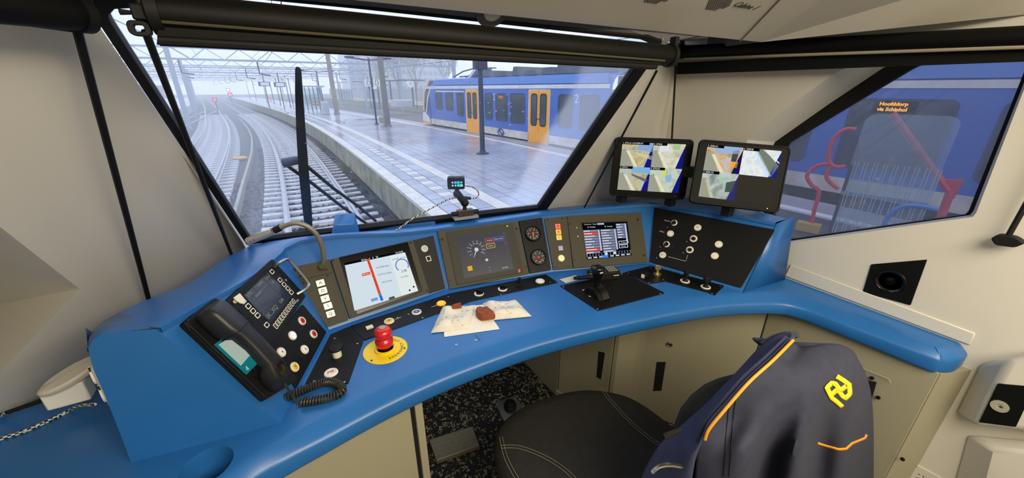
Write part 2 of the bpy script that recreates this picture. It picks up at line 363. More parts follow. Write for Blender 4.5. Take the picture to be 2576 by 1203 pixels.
m.quad(e0, e1b, V((1.6, -1.4, 2.06)), V((1.6, -1.4, 1.60)), V((XR + .02, .2, 1.60)), V((XR + .02, 1.1, 1.60))); m.build('ceiling', M_ceil, kind='structure', smooth=False)
M_soff = mat('grey_soffit', '5d5d60', .6)
us = [430, 560, 900, 1240, 1632, 1668]; vt = [-28, -17, 16, 53, 91, 104]
sA = [CP(-1.6, 0) + V((0, 0, .06))] + [pz(u, (u - 890) * 106 / 1025, 1.572) + V((0, 0, .06)) for u in us] + [e0 + V((0, 0, .05))]
sB = [V((-1.7, 1.0, 1.62))] + [WS(*WS.px(u, v + 3, .004), .004) for u, v in zip(us, vt)] + [V((XR + .03, 1.22, 1.63))]
m = MB(); m.loft([sA, sB]); spot_p = sA[4].lerp(sB[4], .72); spot_n = (sB[4] - sA[4]).cross(sA[5] - sA[4]).normalized(); spot_n = spot_n if spot_n.z < 0 else -spot_n
m.quad(e0, e0 + V((0, 0, .05)), V((XR + .03, 1.12, 1.64)), V((XR + .03, 1.12, 1.59)))
m.build('ceiling', M_soff, kind='structure', smooth=False)
m = MB(); m.loft([[V((x, .90, 1.655)) for x in (-2, 0, 1.75)], [V((x, .35, 1.86)) for x in (-2, 0, 1.75)], [V((x, -1.5, 2.2)) for x in (-2, 0, 1.75)]]); m.loft([[V((1.75, 1.3, z)) for z in (1.64, 1.72)], [V((1.75, .9, z)) for z in (1.64, 1.72)], [V((1.75, -1.5, z)) for z in (1.64, 2.2)]]); m.quad(V((1.75, .90, 1.655)), V((1.0, .90, 1.655)), V((1.3, 1.3, 1.655)), V((1.75, 1.3, 1.655))); m.build('roof', mat('outer_roof', '8f9095', .6), kind='structure', smooth=False)  # unseen cab roof shell, added to block sky through gaps above the ceiling
m = MB(); m.tube([CP(*s1, .001), CP(s2[0] + (s2[0] - s1[0]), s2[1] + (s2[1] - s1[1]), .001)], .0022, 6); m.build('trim_2', mat('seam', '8f8775', .6), kind='structure')
# round ceiling lamp, speaker grilles and the lettering
SF = Fr(spot_p, sA[5] - sA[4], spot_n.cross(sA[5] - sA[4]), spot_n)
t = thing('ceiling_spotlight', 'round recessed spotlight in the grey header above the windscreen blind', 'ceiling light', SF.o)
m = MB(); m.lathe(SF, 0, 0, [(.02, .004), (.03, .006), (.036, .002), (.036, 0)], 28); m.build('trim_ring', M_soff, t)
m = MB(); m.cyl(SF, 0, 0, 0, .0045, .02, seg=24); m.build('lens', M_cream, t)
CPi = Fr(CP.o, CP.x, CP.y, CP.z) 
sgn = 1 if (EYE - CP.o).dot(CP.z) > 0 else -1
t = thing('ceiling_grille', 'dotted speaker grille in the cream ceiling beside the lettering', 'grille', CP(*CP.px(1808, 8)))
g0 = CP.px(1778, 18); gx = CP.px(1812, 23); gy = CP.px(1783, 6)
ux = ((gx[0] - g0[0]) / 7.5, (gx[1] - g0[1]) / 7.5); uy = ((gy[0] - g0[0]) / 3, (gy[1] - g0[1]) / 3)
for base, lab, nmx in (((0, 0), 0, 9),):
    for j in range(-1, 8):
        for i in range(nmx - (2 if j < 1 else 0) + min(j, 3)):
            a = g0[0] + ux[0] * i + uy[0] * j; b = g0[1] + ux[1] * i + uy[1] * j
            mm = MB(); mm.prism(CP.at(a, b, 0), rrect(0, 0, .0032, .0055, .0015, 2), -.001 * sgn, .0006 * sgn); mm.build('slot', M_ink, t, smooth=False)
t2 = copy_tree(t, None, CP(*CP.px(1655, -12)) - CP(*CP.px(1808, 8))); t2['label'] = 'dotted speaker grille at the top edge of the photo, left of the other grille'
tl = thing('cab_lettering', 'black lettering Cabine 1 on the cream ceiling panel', 'lettering', CP(*CP.px(1878, 15)))
q0, q1 = CP.px(1858, 12), CP.px(1898, 20); an = math.atan2(q1[1] - q0[1], q1[0] - q0[0])
CPx = CP if sgn > 0 else CP
text('letters', 'Cabine 1', CP, *CP.px(1878, 15), .026, M_ink, tl, h=.001 * sgn, ang=an, xs=1.0, shear=.15)
# ================================================================ driver's desk
ZD = .78
ridge = [V((-1.0, .30)), V((-.7, .36)), V((-.42, .46)), V((-.28, .57)), V((-.185, .662)), V((-.116, .684))] + [pz(u, v, .765).xy for u, v in [(800, 1107), (965, 1020), (1125, 947), (1300, 882), (1400, 852), (1525, 822), (1700, 785), (1826, 765), (1946, 760)]]
rc = smooth_curve(ridge, 6)
rc += smooth_curve([rc[-1], V((1.365, .485)), V((1.385, .44))], 5)[1:]
rc += smooth_curve([V((1.389, .40)), V((1.408, .165)), V((1.425, .128)), V((1.462, .108)), V((XR - .002, .104))], 5)
def offs(cv, d):
    out = []
    for i, p in enumerate(cv):
        t = (cv[min(i + 1, len(cv) - 1)] - cv[max(i - 1, 0)]).normalized(); out.append(p + V((-t.y, t.x)) * d * (.5 if p.x > 1.40 and p.y < .22 and d < .06 else 1 if p.x > -.04 or d > .06 else max(.55, 1 + (p.x + .04) * 4)))
    return out
desk = thing('driver_desk', 'curved blue driver desk with a raised instrument console along its back', 'desk', (.45, .9, .0))
prof = [(.09, .712), (.012, .712), (.003, .716), (0, .722), (0, .752), (.003, .757), (.010, .7615), (.040, .7770), (.052, ZD)]
rows = [[V((p.x, p.y, z)) for p in offs(rc, d)] for d, z in prof]
for r in rows:
    for p in r:
        if p.x > XR - .003: p.x = XR - .003
m = MB(); m.loft(rows)
inner = [(p.x, p.y) for p in rows[-1]]
cupc = V((-.246, .722, ZD)); cupr = .0425
hole = [(cupc.x + cupr * math.cos(a * math.pi / 16), cupc.y + cupr * math.sin(a * math.pi / 16)) for a in range(32)]
fill(m, inner + [(XR - .003, 1.15), (.95, 1.36), (-.16, 1.48), (-.2, 1.5), (-.66, 1.07), (-1.0, .60)], [hole], W0, ZD)
m.build('worktop', M_blue, desk, weld=True, ang=40)
m = MB(); cf = Fr((cupc.x, cupc.y, ZD), (1, 0, 0), (0, 1, 0))
m.lathe(cf, 0, 0, [(1e-6, -.07), (cupr * .86, -.07), (cupr * .93, -.064), (cupr * .97, -.01), (cupr * 1.0, 0)], 32, caps=False); m.build('cup_recess', M_blue, desk)
# console: base line, lip line, back line
base_px = [(828, 830), (1127, 727), (1393, 684), (1632, 662), (1868, 735)]
bpts = [pz(705, 1065, ZD)] + [pz(u, v, ZD) for u, v in base_px]
lipA = [(390, 830, 1.0), (480, 778, 1.0), (640, 688, 1.0), (722, 622, 1.0)]
lip_seg = [lipA, [(722, 622, 1.0), (760, 604, 1.0), (860, 591, 1.0), (1000, 586, .985), (1098, 575, .972)], [(1098, 575, .972), (1230, 557, .975), (1372, 536, .978)], [(1372, 536, .978), (1500, 524, .985), (1640, 514, 1.0)], [(1640, 514, 1.0), (1800, 533, 1.0), (1952, 563, 1.0)]]
back_seg = [[(300, 786, 1.025), (375, 752, 1.015), (480, 710, 1.005), (570, 648, .99), (628, 620, .975)],
            [(628, 620, .975), (690, 603, .955), (900, 581, .955), (1098, 556, .955)], [(1098, 556, .955), (1230, 541, .955), (1372, 525, .957)],
            [(1372, 525, .957), (1460, 517, .97), (1570, 508, .985)], [(1570, 508, .99), (1700, 500, .99), (1800, 498, 1.0), (2000, 545, 1.0)]]
def resamp(L, n):
    P = [pz(*q) for q in L]; cv = smooth_curve(P, 10) if len(P) > 2 else P
    d = [0]
    for a, b in zip(cv, cv[1:]): d.append(d[-1] + (b - a).length)
    out = []
    for i in range(n + 1):
        s = d[-1] * i / n; j = max(q for q in range(len(d)) if d[q] <= s + 1e-9); j = min(j, len(cv) - 2)
        out.append(cv[j].lerp(cv[j + 1], (s - d[j]) / max(1e-9, d[j + 1] - d[j])))
    return out
lipc, bkc, bsc = [], [], []
NS = 10
for i in range(5):
    l, b = resamp(lip_seg[i], NS), resamp(back_seg[i], NS); q = [bpts[i].lerp(bpts[i + 1], k / NS) for k in range(NS + 1)]
    if i: l, b, q = l[1:], b[1:], q[1:]
    lipc += l; bkc += b; bsc += q
# no back point beyond the right wall
for p in bkc: p.x = min(p.x, XR - .004)
for p in lipc: p.x = min(p.x, XR - .01)
Z = V((0, 0, 1))
def pframe(i, tilt):
    a, b = bpts[i], bpts[i + 1]; d = (b - a).normalized(); t = math.radians(tilt); up = V((-d.y, d.x, 0)) * math.cos(t) + Z * math.sin(t)
    f = Fr(a, d, up); return f if (EYE - a).dot(f.z) > 0 else Fr(a, d, up, -f.z)
FL, FT, FD, FM, FRt = FS = [pframe(i, k) for i, k in enumerate((61.5, 55.5, 54.6, 54.3, 55.4))]
# flat facets: every lip point lies on its facet's plane, corners on the creases
lip0 = [p.copy() for p in lipc]
for i in range(5):
    for k in range(NS + 1):
        j = i * NS + k; r = lip0[j] - EYE
        if 0 < k < NS or j in (0, 5 * NS): lipc[j] = EYE + r * ((FS[i].o - EYE).dot(FS[i].z) / r.dot(FS[i].z))
for i in range(1, 5):
    d = FS[i - 1].z.cross(FS[i].z).normalized(); d = d if d.z > 0 else -d; q_ = lip0[i * NS] - EYE; w_ = d.cross(q_); s_ = (EYE - bpts[i]).cross(q_).dot(w_) / w_.dot(w_); lipc[i * NS] = bpts[i] + d * s_
m = MB(); r0 = [p - Z * .02 for p in bsc]; m.loft([r0, [p - Z * .0008 for p in bsc], [p - Z * .0008 for p in lipc]]); m.build('console_fascia', M_blue, desk, ang=12)
m = MB(); nrm = [(bsc[k] - lipc[k]).xy.normalized() for k in range(len(bsc))]
n3 = [V((q.x, q.y, 0)) for q in nrm]
ra = [lipc[k] - Z * .012 - n3[k] * .006 for k in range(len(lipc))]
rb = [lipc[k] - Z * .006 + n3[k] * .010 for k in range(len(lipc))]
rcx = [lipc[k] + Z * .003 + n3[k] * .009 for k in range(len(lipc))]
rd = [lipc[k] + Z * .006 - n3[k] * .004 for k in range(len(lipc))]
re_ = [lipc[k].lerp(bkc[k], .5) + Z * .003 for k in range(len(lipc))]
m.loft([ra, rb, rcx, rd, re_, bkc, [p - Z * .05 for p in bkc]]); m.build('console_hood', M_blue, desk, ang=60)
# left end of the console
EF0 = bpts[0]; EF1 = pz(330, 1165, ZD); EF2 = lipc[0]
EF = Fr(EF0, EF1 - EF0, EF2 - EF0)
poly = [(705, 1066), (330, 1166), (300, 1085), (262, 990), (235, 930), (222, 880), (232, 856), (262, 838), (320, 833), (392, 829)]
ep = [EF(*EF.px(u, v)) for u, v in poly]
m = MB(); m.add(ep, [tuple(range(len(ep)))])
sd = V((-.30, .95, 0)).normalized() * .34
side = ep[1:6]; m.loft([side, [p + sd * .25 + V((0, 0, .004)) for p in side], [V((p.x, p.y, min(p.z, .86))) + sd for p in side]])
m.build('console_end', M_blue, desk, ang=30)
m = MB(); rB = [pz(220, 884, .985), pz(221, 856, 1.0), pz(236, 828, 1.015), pz(264, 806, 1.022), bkc[0]]; rA = [ep[5], ep[6], ep[7], ep[8], lipc[0] + Z * .004]
m.loft([rA, [a.lerp(b, .3) + Z * .006 for a, b in zip(rA, rB)], rB, [p - Z * .12 + sd * .3 for p in rB]]); m.build('console_corner', M_blue, desk, ang=60)
# right end of the console
m = MB(); f_ = [bpts[5], pz(1972, 703, ZD), pX(1996, 545, XR - .004), lipc[-1]]; f_[1].x = min(f_[1].x, XR - .004)
m.quad(*f_); m.build('console_end', M_blue, desk, bevel=.004, solid=.004)
# slanted vent tray behind the lip and the blue sensor housing on it
m = MB(); vent_f = [pz(905, 582, .962), pz(1010, 571, .962)]
t = thing('defroster_vent', 'narrow slotted defroster vent behind the console lip below the windscreen', 'vent', pz(960, 578, .962))
M_blue2 = mat('blue_vent', '2b5f9c', .45)
m = MB(); a, b = pz(893, 586, .962), pz(1095, 566, .962); m.bar(a, b, .03, .006); m.build('vent_body', M_blue2, t)
for i in range(26):
    p = a.lerp(b, .06 + .9 * i / 26); mm = MB(); d = (b - a).normalized(); pr = V((-d.y, d.x, 0)); mm.bar(p - pr * .008 + Z * .0035, p + pr * .008 + Z * .0035, .0018, .002); mm.build('slot', M_drk, t, smooth=False)
hb = [pz(u, v, .985) for u, v in [(832, 594), (842, 583), (905, 583), (907, 590)]]
hf = [pY(u, v, hb[0].y) for u, v in [(832, 594), (845, 541), (893, 535), (907, 588)]]
hz = hb[0].y; fr_h = Fr((0, hz, 0), (1, 0, 0), (0, 0, 1), (0, -1, 0))
m = MB(); pf = [V((pY(u, v, hz))) for u, v in [(832, 598), (907, 593), (889, 563), (847, 566)]]
pb = [V((pY(u, v, hz + .05))) for u, v in [(834, 590), (903, 588), (893, 535), (842, 540)]]
m.add(pf + pb, [(0, 1, 2, 3), (7, 6, 5, 4), (3, 2, 6, 7), (0, 3, 7, 4), (1, 5, 6, 2), (0, 4, 5, 1)])
m.build('sensor_housing', M_blue, label='small blue tapered housing on the console lip below the windscreen wiper', cat='housing', bevel=.002, smooth=False)
# ================================================================ cabinets below the desk
def panel(mb, a, b, z0, z1, th=.02):
    a = V(a); b = V(b); d = (b - a).normalized(); n = V((-d.y, d.x)); 
    mb.add([V((p.x, p.y, z)) for z in (z0, z1) for p in (a, b, b + n * th, a + n * th)], [(0, 1, 2, 3), (7, 6, 5, 4), (0, 4, 5, 1), (1, 5, 6, 2), (2, 6, 7, 3), (3, 7, 4, 0)])
lc = thing('left_cabinet', 'grey-beige cabinet front under the left half of the desk', 'cabinet', (-.2, .78, 0))
m = MB(); panel(m, (-.95, .63), (.145, .775), 0, .715); m.build('door', M_tan, lc, bevel=.002)
m = MB(); panel(m, (.158, .777), (.178, .78), 0, .715); m.build('post', M_tan, lc, bevel=.002)
m = MB(); panel(m, (.145, .785), (.158, .787), 0, .715, .03); m.build('gap_seal', M_grid, lc)
m = MB(); panel(m, (.178, .78), (.17, 1.65), 0, .715); m.build('side_panel', M_tan, lc)
kn = thing('knee_cabinet', 'grey-beige cabinet with a black slot handle on the right side of the knee space', 'cabinet', (.97, 1.05, 0))
m = MB(); panel(m, (.925, 1.66), (.93, 1.16), 0, .72); m.build('side_panel', M_tan, kn)
m = MB(); panel(m, (.93, 1.15), (1.01, .905), .05, .715); m.build('door', M_tan, kn, bevel=.002)
m = MB(); panel(m, (.922, 1.16), (1.003, .905), 0, .045); m.build('plinth', M_tan, kn, bevel=.003)
KF = Fr((.93, 1.15, 0), V((.08, -.245, 0)), (0, 0, 1))
if (EYE - KF.o).dot(KF.z) < 0: KF = Fr(KF.o, KF.x, KF.y, -KF.z)
m = MB(); q = KF.pts([(1506, 884), (1522, 888), (1512, 955), (1501, 948)]); m.prism(KF, q, -.004, .0012); m.build('slot_handle', M_grid, kn, smooth=False)
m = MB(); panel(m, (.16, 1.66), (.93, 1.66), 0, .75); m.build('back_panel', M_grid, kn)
po = thing('desk_post', 'grey-beige folded metal post between the two right-hand cabinets', 'post', (1.1, .9, 0))
m = MB(); panel(m, (1.012, .902), (1.02, .885), 0, .715); m.build('fold', M_tan, po, bevel=.002)
m = MB(); panel(m, (1.02, .885), (1.125, .875), 0, .715); m.build('front', M_tan, po, bevel=.002)
m = MB(); panel(m, (1.125, .875), (1.205, .90), 0, .715); m.build('return', M_tan, po, bevel=.002)
rcab = thing('right_cabinet', 'grey-beige cabinet with round lock and tall black slot handle below the right desk', 'cabinet', (1.31, .72, 0))
m = MB(); panel(m, (1.200, .905), (1.418, .562), 0, .715); m.build('door', M_tan, rcab, bevel=.002)
RF = Fr((1.200, .905, 0), V((1.418 - 1.200, .562 - .905, 0)), (0, 0, 1))
if (EYE - RF.o).dot(RF.z) < 0: RF = Fr(RF.o, RF.x, RF.y, -RF.z)
m = MB(); m.prism(RF, RF.pts([(1652, 911), (1675, 911), (1664, 983), (1643, 984)]), -.004, .0012); m.build('slot_handle', M_grid, rcab, smooth=False)
m = MB(); lk = RF.px(1684, 866); m.lathe(RF, *lk, [(.0125, 0), (.0125, .004), (.009, .006), (.008, .003), (1e-6, .003)], 20); m.build('lock', M_steel, rcab)
ac = thing('arm_cabinet', 'long grey-beige panel below the right desk arm with a black opening', 'cabinet', (1.42, .33, 0))
m = MB(); panel(m, (1.42, .558), (1.425, .125), 0, .715); m.build('panel', M_tan, ac, bevel=.002)
AF = Fr((1.42, .5, 0), (0, -1, 0), (0, 0, 1), (-1, 0, 0))
m = MB(); m.prism(AF, AF.pts([(2150, 950), (2205, 962), (2180, 1050), (2130, 1030)]), -.002, .004); m.build('opening', M_grid, ac, smooth=False)
m = MB(); m.tube([AF(*AF.px(u, v), .006) for u, v in [(2000, 858), (2100, 897), (2238, 952), (2243, 962)]], .0016, 6); m.build('bead', M_tan, ac)
for u, v in [(2194, 951), (2210, 1000), (2271, 1155)]:
    m = MB(); m.lathe(AF, *AF.px(u, v), [(.0055, 0), (.005, .005), (1e-6, .006)], 12); m.build('screw', M_scr, ac)
m = MB(); panel(m, (1.425, .123), (XR, .085), 0, .715); m.build('end_strip', M_tan, ac)
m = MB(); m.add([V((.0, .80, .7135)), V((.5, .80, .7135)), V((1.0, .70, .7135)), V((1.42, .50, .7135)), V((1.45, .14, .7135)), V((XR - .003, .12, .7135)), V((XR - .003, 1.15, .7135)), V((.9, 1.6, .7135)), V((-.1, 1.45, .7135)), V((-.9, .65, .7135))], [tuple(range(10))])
m.build('desk_underside', M_grid, desk, smooth=False)  # near-black colour stands in for the shadow under the desk
# ================================================================ outside: tracks, platforms, train
ZR, ZP = -1.39, -.63
def lerp_tab(T, y):
    if y <= T[0][0]: (y0, x0), (y1, x1) = T[0], T[1]
    elif y >= T[-1][0]: (y0, x0), (y1, x1) = T[-2], T[-1]
    else:
        for (y0, x0), (y1, x1) in zip(T, T[1:]):
            if y0 <= y <= y1: break
    return x0 + (x1 - x0) * (y - y0) / (y1 - y0)
def smooth_tab(T):
    def f(y): return sum(lerp_tab(T, y + d) for d in (-6, -4, -2, 0, 2, 4, 6)) / 7
    return f
tc_ = smooth_tab([(-20, .4), (0, .4), (10, .40), (15, .38), (20, .25), (25, .05), (31, -.33), (39, -1.04), (50, -2.25), (66, -4.45), (90, -7.4), (119, -11.6), (160, -17.9), (240, -30)])
tl_ = smooth_tab([(-20, -2.9), (10, -2.95), (16.6, -3.1), (24.7, -3.5), (33, -4.1), (44, -5.25), (66, -8.0), (79, -9.6), (96, -11.9), (116, -14.6), (160, -20.7), (240, -32)])
fe_ = smooth_tab([(-20, 8.75), (3, 8.8), (10, 8.8), (15, 8.75), (21, 8.15), (27, 7.5), (36, 6.4), (45, 5.3), (60, 3.4), (90, -.6), (120, -5), (240, -22)])   # far platform edge
def tpt(f, y, off=0., z=0.):
    d = V((f(y + .5) - f(y - .5), 1)).normalized(); return V((f(y) + d.y * off, y - d.x * off, z))
M_rail = mat('rail_steel', 'b4b4bc', .28, metal=.85, var=.1, vscale=3)
M_slp = mat('concrete_sleeper', 'bdbcc0', .7, var=.2, vscale=5)
M_bal = mat('ballast', '454444', .9, col2='6f6e6e', vscale=14, bump=1., bscale=30)
M_stn = mat('ballast_stone', '2f2d2d', .85, col2='6c6a6b', vscale=2.2)
M_con = mat('platform_concrete', '8b8a78', .85, var=.25, vscale=2, bump=.3, bscale=40)
M_cop = mat('coping_stone', 'c9c6c0', .5, var=.1, vscale=4)
M_tile = mat('wet_paving', '989dae', .28, var=.18, vscale=1.2, bump=.15, bscale=25)
M_tile2 = mat('wet_paving_reddish', '8d8890', .2, col2='a8adbc', vscale=.55, bump=.12, bscale=18)
M_line = mat('white_guide_tile', 'c9c4bf', .4, var=.08, vscale=3)
# ground
m = MB()
ys = [-30, -10, 0, 5, 10, 20, 40, 80, 140, 260]
m.loft([[V((-70, y, ZR - .24)) for y in ys], [V((90, y, ZR - .24)) for y in ys]]); m.build('ground', M_bal, label='grey ballast bed below the tracks', cat='ground', kind='structure', smooth=False)
RP = [(-.07, -.16), (.07, -.16), (.07, -.145), (.012, -.125), (.012, -.04), (.036, -.03), (.036, -.003), (.028, 0), (-.028, 0), (-.036, -.003), (-.036, -.03), (-.012, -.04), (-.012, -.125), (-.07, -.145)]
def rail(f, off, y0, y1, parent):
    yy = []; y = y0
    while y < y1: yy.append(y); y += 1.2 if y < 40 else (2.5 if y < 90 else 6)
    yy.append(y1); rows = []
    for y in yy: rows.append([tpt(f, y, off + a, ZR + b) for a, b in RP])
    m = MB(); m.loft(rows, closed=True, caps=True); return m.build('rail', M_rail, parent, ang=30)
def track(f, label, y0, y1, ys0, ys1, pitch=.6):
    t = thing('railway_track', label, 'railway track', (f(y0), y0, ZR - .2))
    for s in (-.755, .755): rail(f, s, y0, y1, t)
    proto = None; y = ys0; o0 = ORG[t.name]
    while y < ys1:
        p = tpt(f, y, 0, ZR - .2); d = math.atan2(f(y - .5) - f(y + .5), 1.0)
        if proto is None:
            mb = MB(); fr = Fr((0, 0, 0), (1, 0, 0), (0, 1, 0))
            mb.add([V((x, yv, z)) for x, yv, z in [(-1.28, -.13, -.1), (1.28, -.13, -.1), (1.28, .13, -.1), (-1.28, .13, -.1), (-1.28, -.11, .055), (-.5, -.10, .035), (.5, -.10, .035), (1.28, -.11, .055), (-1.28, .11, .055), (-.5, .10, .035), (.5, .10, .035), (1.28, .11, .055)]],
                   [(0, 3, 2, 1), (4, 5, 9, 8), (5, 6, 10, 9), (6, 7, 11, 10), (0, 1, 7, 6, 5, 4), (3, 8, 9, 10, 11, 2), (0, 4, 8, 3), (1, 2, 11, 7)])
            proto = mb.build('sleeper', M_slp, None, smooth=False, org=(0, 0, 0)); o = proto
        else: o = proto.copy(); C.objects.link(o)
        o.parent = t; o.location = p - o0; o.rotation_euler = (0, 0, d); ORG[o.name] = o0; y += pitch
    return t
track(tc_, 'railway track straight ahead below the wiper, next to the wet platform', -4, 150, 5.6, 60)
track(tl_, 'railway track curving away on the far left beside the wall pillar', 3, 150, 11, 60)
fo_ = lambda y: fe_(y) + 1.62
t3 = track(fo_, 'railway track on which the blue train stands beyond the platform', -10, 120, 24.5, 46)
# diverging rails of the crossover on the left
t = thing('crossover_rails', 'thin rails of a crossover joining from the lower left', 'rails', (-9, 45, ZR - .1))
for L_ in ([(455, 320), (500, 300), (545, 278)], [(455, 302), (490, 290), (515, 280)]):
    P_ = smooth_curve([pz(u, v, ZR) for u, v in L_], 6); m = MB(); m.tube([p - Z * .04 for p in P_], .05, 6); m.build('rail', M_rail, t)
# loose ballast stones
m = MB(); rnd = random.Random(3)
def stone(p, r):
    k = [V((rnd.uniform(-1, 1), rnd.uniform(-1, 1), rnd.uniform(-1, 1))).normalized() * r * rnd.uniform(.6, 1.2) for _ in range(2)]
    a = rnd.uniform(0, 6.3); q = [V((math.cos(a + i * 1.57) * r * rnd.uniform(.7, 1.2), math.sin(a + i * 1.57) * r * rnd.uniform(.7, 1.2), rnd.uniform(-.2, .2) * r)) for i in range(4)]
    m.add([p + x for x in q] + [p + V((0, 0, r * .75)), p - V((0, 0, r * .5))], [(0, 1, 4), (1, 2, 4), (2, 3, 4), (3, 0, 4), (1, 0, 5), (2, 1, 5), (3, 2, 5), (0, 3, 5)])
for i in range(15000):
    y = 5.2 + 20 * rnd.random() ** 1.6; off = rnd.uniform(-2.6, 1.5)
    if rnd.random() < .45: off = rnd.uniform(.75, 1.5)
    if y > 16 and off < -1.5: continue
    stone(tpt(tc_, y, off, ZR - .22 + (.03 if off > 1.1 else 0)), rnd.uniform(.025, .05))
m.build('ballast_stones', M_stn, label='loose grey ballast stones around the sleepers', cat='ballast', kind='stuff', smooth=False)
# platform
pl = thing('platform', 'wet grey paved platform between our track and the blue train', 'platform', (4, 12, ZP - .9))
yy = [-8, -4] + [y * 1.0 for y in range(0, 40)] + [y * 3.0 for y in range(14, 40)]
m = MB(); m.loft([[tpt(tc_, y, 1.62, ZP - .9) for y in yy], [tpt(tc_, y, 1.62, ZP - .035) for y in yy], [V((fe_(y), y, ZP - .035)) for y in yy], [V((fe_(y), y, ZP - .9)) for y in yy]])
m.build('core', mat('wet_joint', '2a2c33', .5), pl, smooth=False)
proto = None
def strip(mb, f, o0, o1, y0, y1, z0, z1):
    q = [tpt(f, y0, o0), tpt(f, y0, o1), tpt(f, y1, o1), tpt(f, y1, o0)]
    mb.add([V((p.x, p.y, z)) for z in (z0, z1) for p in q], [(0, 3, 2, 1), (4, 5, 6, 7), (0, 1, 5, 4), (1, 2, 6, 5), (2, 3, 7, 6), (3, 0, 4, 7)])
y = 4.4
while y < 42:
    m = MB(); strip(m, tc_, 1.57 + rnd.uniform(-.008, .004), 1.63, y, y + .485, ZP - .82, ZP - .07); m.build('wall_panel', M_con, pl, smooth=False); y += .5
m = MB(); y = 42
while y < 130: strip(m, tc_, 1.57, 1.63, y, y + 1.9, ZP - .82, ZP - .07); y += 2
m.build('far_wall_panels', M_con, pl, kind='stuff', smooth=False)
y = 3.9
while y < 40:
    m = MB(); strip(m, tc_, 1.53, 1.82, y, y + .985, ZP - .075, ZP + .004); m.build('coping', M_cop, pl, bevel=.006, smooth=False); y += 1.0
m = MB(); y = 40
while y < 130: strip(m, tc_, 1.53, 1.82, y, y + 1.98, ZP - .075, ZP + .004); y += 2
m.build('far_coping', M_cop, pl, kind='stuff', smooth=False)
# paving tiles laid in courses parallel to the edge: the nearest ones singly, the rest joined
cand = []; o_list = []
o = 1.83
while o < 7.3: o_list.append(o); o += .30
for oi, o in enumerate(o_list):
    if 2.70 <= o <= 2.98: continue
    y = 4.6 + (.25 if oi % 2 else 0)
    st_ = .3 if abs(o - 2.13) < .16 else .5
    while y < 34:
        p = tpt(tc_, y + .25, o + .15)
        if p.x < fe_(y) - 1.0: cand.append(((p - V((0, 0, p.z))).length, o, y, st_))
        y += st_
cand.sort(); far = [MB(), MB()]
for i, (d, o, y, st_) in enumerate(cand):
    light = st_ < .4 and (int(round(y / .3)) % 2 == 0)
    dz = rnd.uniform(-.002, .002)
    if i < 300:
        m = MB(); strip(m, tc_, o + .008, o + .292, y + .008, y + st_ - .008, ZP - .04, ZP + dz); m.build('paving_tile', M_line if light else (M_tile2 if o > 3.2 else M_tile), pl, smooth=False)
    elif light or d < 30: strip(far[1 if light else 0], tc_, o + .008, o + .292, y + .008, y + st_ - .008, ZP - .04, ZP + dz)
far[0].build('far_paving_tiles', M_tile2, pl, kind='stuff', smooth=False); far[1].build('far_marker_tiles', M_line, pl, kind='stuff', smooth=False)
m = MB(); m.loft([[tpt(tc_, y, 1.9, ZP - .012) for y in yy[32:]], [V((fe_(y) - .8, y, ZP - .012)) for y in yy[32:]]]); m.build('far_paving', M_tile2, pl, smooth=False)
y = 3.8
while y < 44:
    m = MB(); strip(m, tc_, 2.73, 3.02, y, y + .595, ZP - .04, ZP + .004)
    m.build('guide_tile', M_line, pl, smooth=False); y += .6
m = MB(); y = 44
while y < 110: strip(m, tc_, 2.73, 3.02, y, y + 2.9, ZP - .04, ZP + .004); y += 3
m.build('far_guide_tiles', M_line, pl, kind='stuff', smooth=False)
m = MB()
for y0, y1 in zip(yy, yy[1:]):
    q = [V((fe_(y0) - 1.02, y0, 0)), V((fe_(y0) - .82, y0, 0)), V((fe_(y1) - .82, y1, 0)), V((fe_(y1) - 1.02, y1, 0))]
    m.add([V((p.x, p.y, z)) for z in (ZP - .03, ZP + .005) for p in q], [(4, 5, 6, 7), (0, 1, 5, 4), (1, 2, 6, 5), (2, 3, 7, 6), (3, 0, 4, 7)])
m.build('edge_line', mat('white_line', 'd8d8da', .4), pl, smooth=False)
m = MB()
for y0, y1 in zip(yy, yy[1:]):
    q = [V((fe_(y0) - .80, y0, 0)), V((fe_(y0), y0, 0)), V((fe_(y1), y1, 0)), V((fe_(y1) - .80, y1, 0))]
    m.add([V((p.x, p.y, z)) for z in (ZP - .05, ZP + .002) for p in q], [(4, 5, 6, 7), (0, 1, 5, 4), (1, 2, 6, 5), (2, 3, 7, 6), (3, 0, 4, 7)])
m.build('far_edge_stones', mat('edge_stone', '9a9498', .4, var=.15, vscale=2), pl, smooth=False)
# opposite platform and the one on the far left
m = MB(); oa, ob = V((24.5, -10, 0)), V((4.4, 135, 0)); 
e_ = [oa.lerp(ob, k / 12) for k in range(13)]
m.loft([[V((p.x, p.y, ZR - .2)) for p in e_], [V((p.x, p.y, ZP)) for p in e_], [V((p.x + 7, p.y, ZP)) for p in e_], [V((p.x + 7, p.y, ZR - .2)) for p in e_]]); 
opp = thing('opposite_platform', 'long concrete platform beyond the far tracks behind the train nose', 'platform', (15, 50, ZR))
m.build('deck', M_con, opp, smooth=False)
for k in range(150):
    p = oa.lerp(ob, .25 + k / 240); q = oa.lerp(ob, .25 + (k + .92) / 240)
    if p.y > 100: break
    mb = MB(); mb.bar(V((p.x - .02, p.y, ZR + .25)), V((q.x - .02, q.y, ZR + .25)), .06, .8, up=(1, 0, 0)); mb.build('wall_panel', M_con, opp, smooth=False)
m = MB(); m.loft([[V((p.x - .05, p.y, ZP + .01)) for p in e_], [V((p.x + .35, p.y, ZP + .01)) for p in e_]]); m.build('edge_line', M_cop, opp, smooth=False)
lp = thing('left_platform', 'pale platform end at the far left of the tracks', 'platform', (-12, 70, ZR))
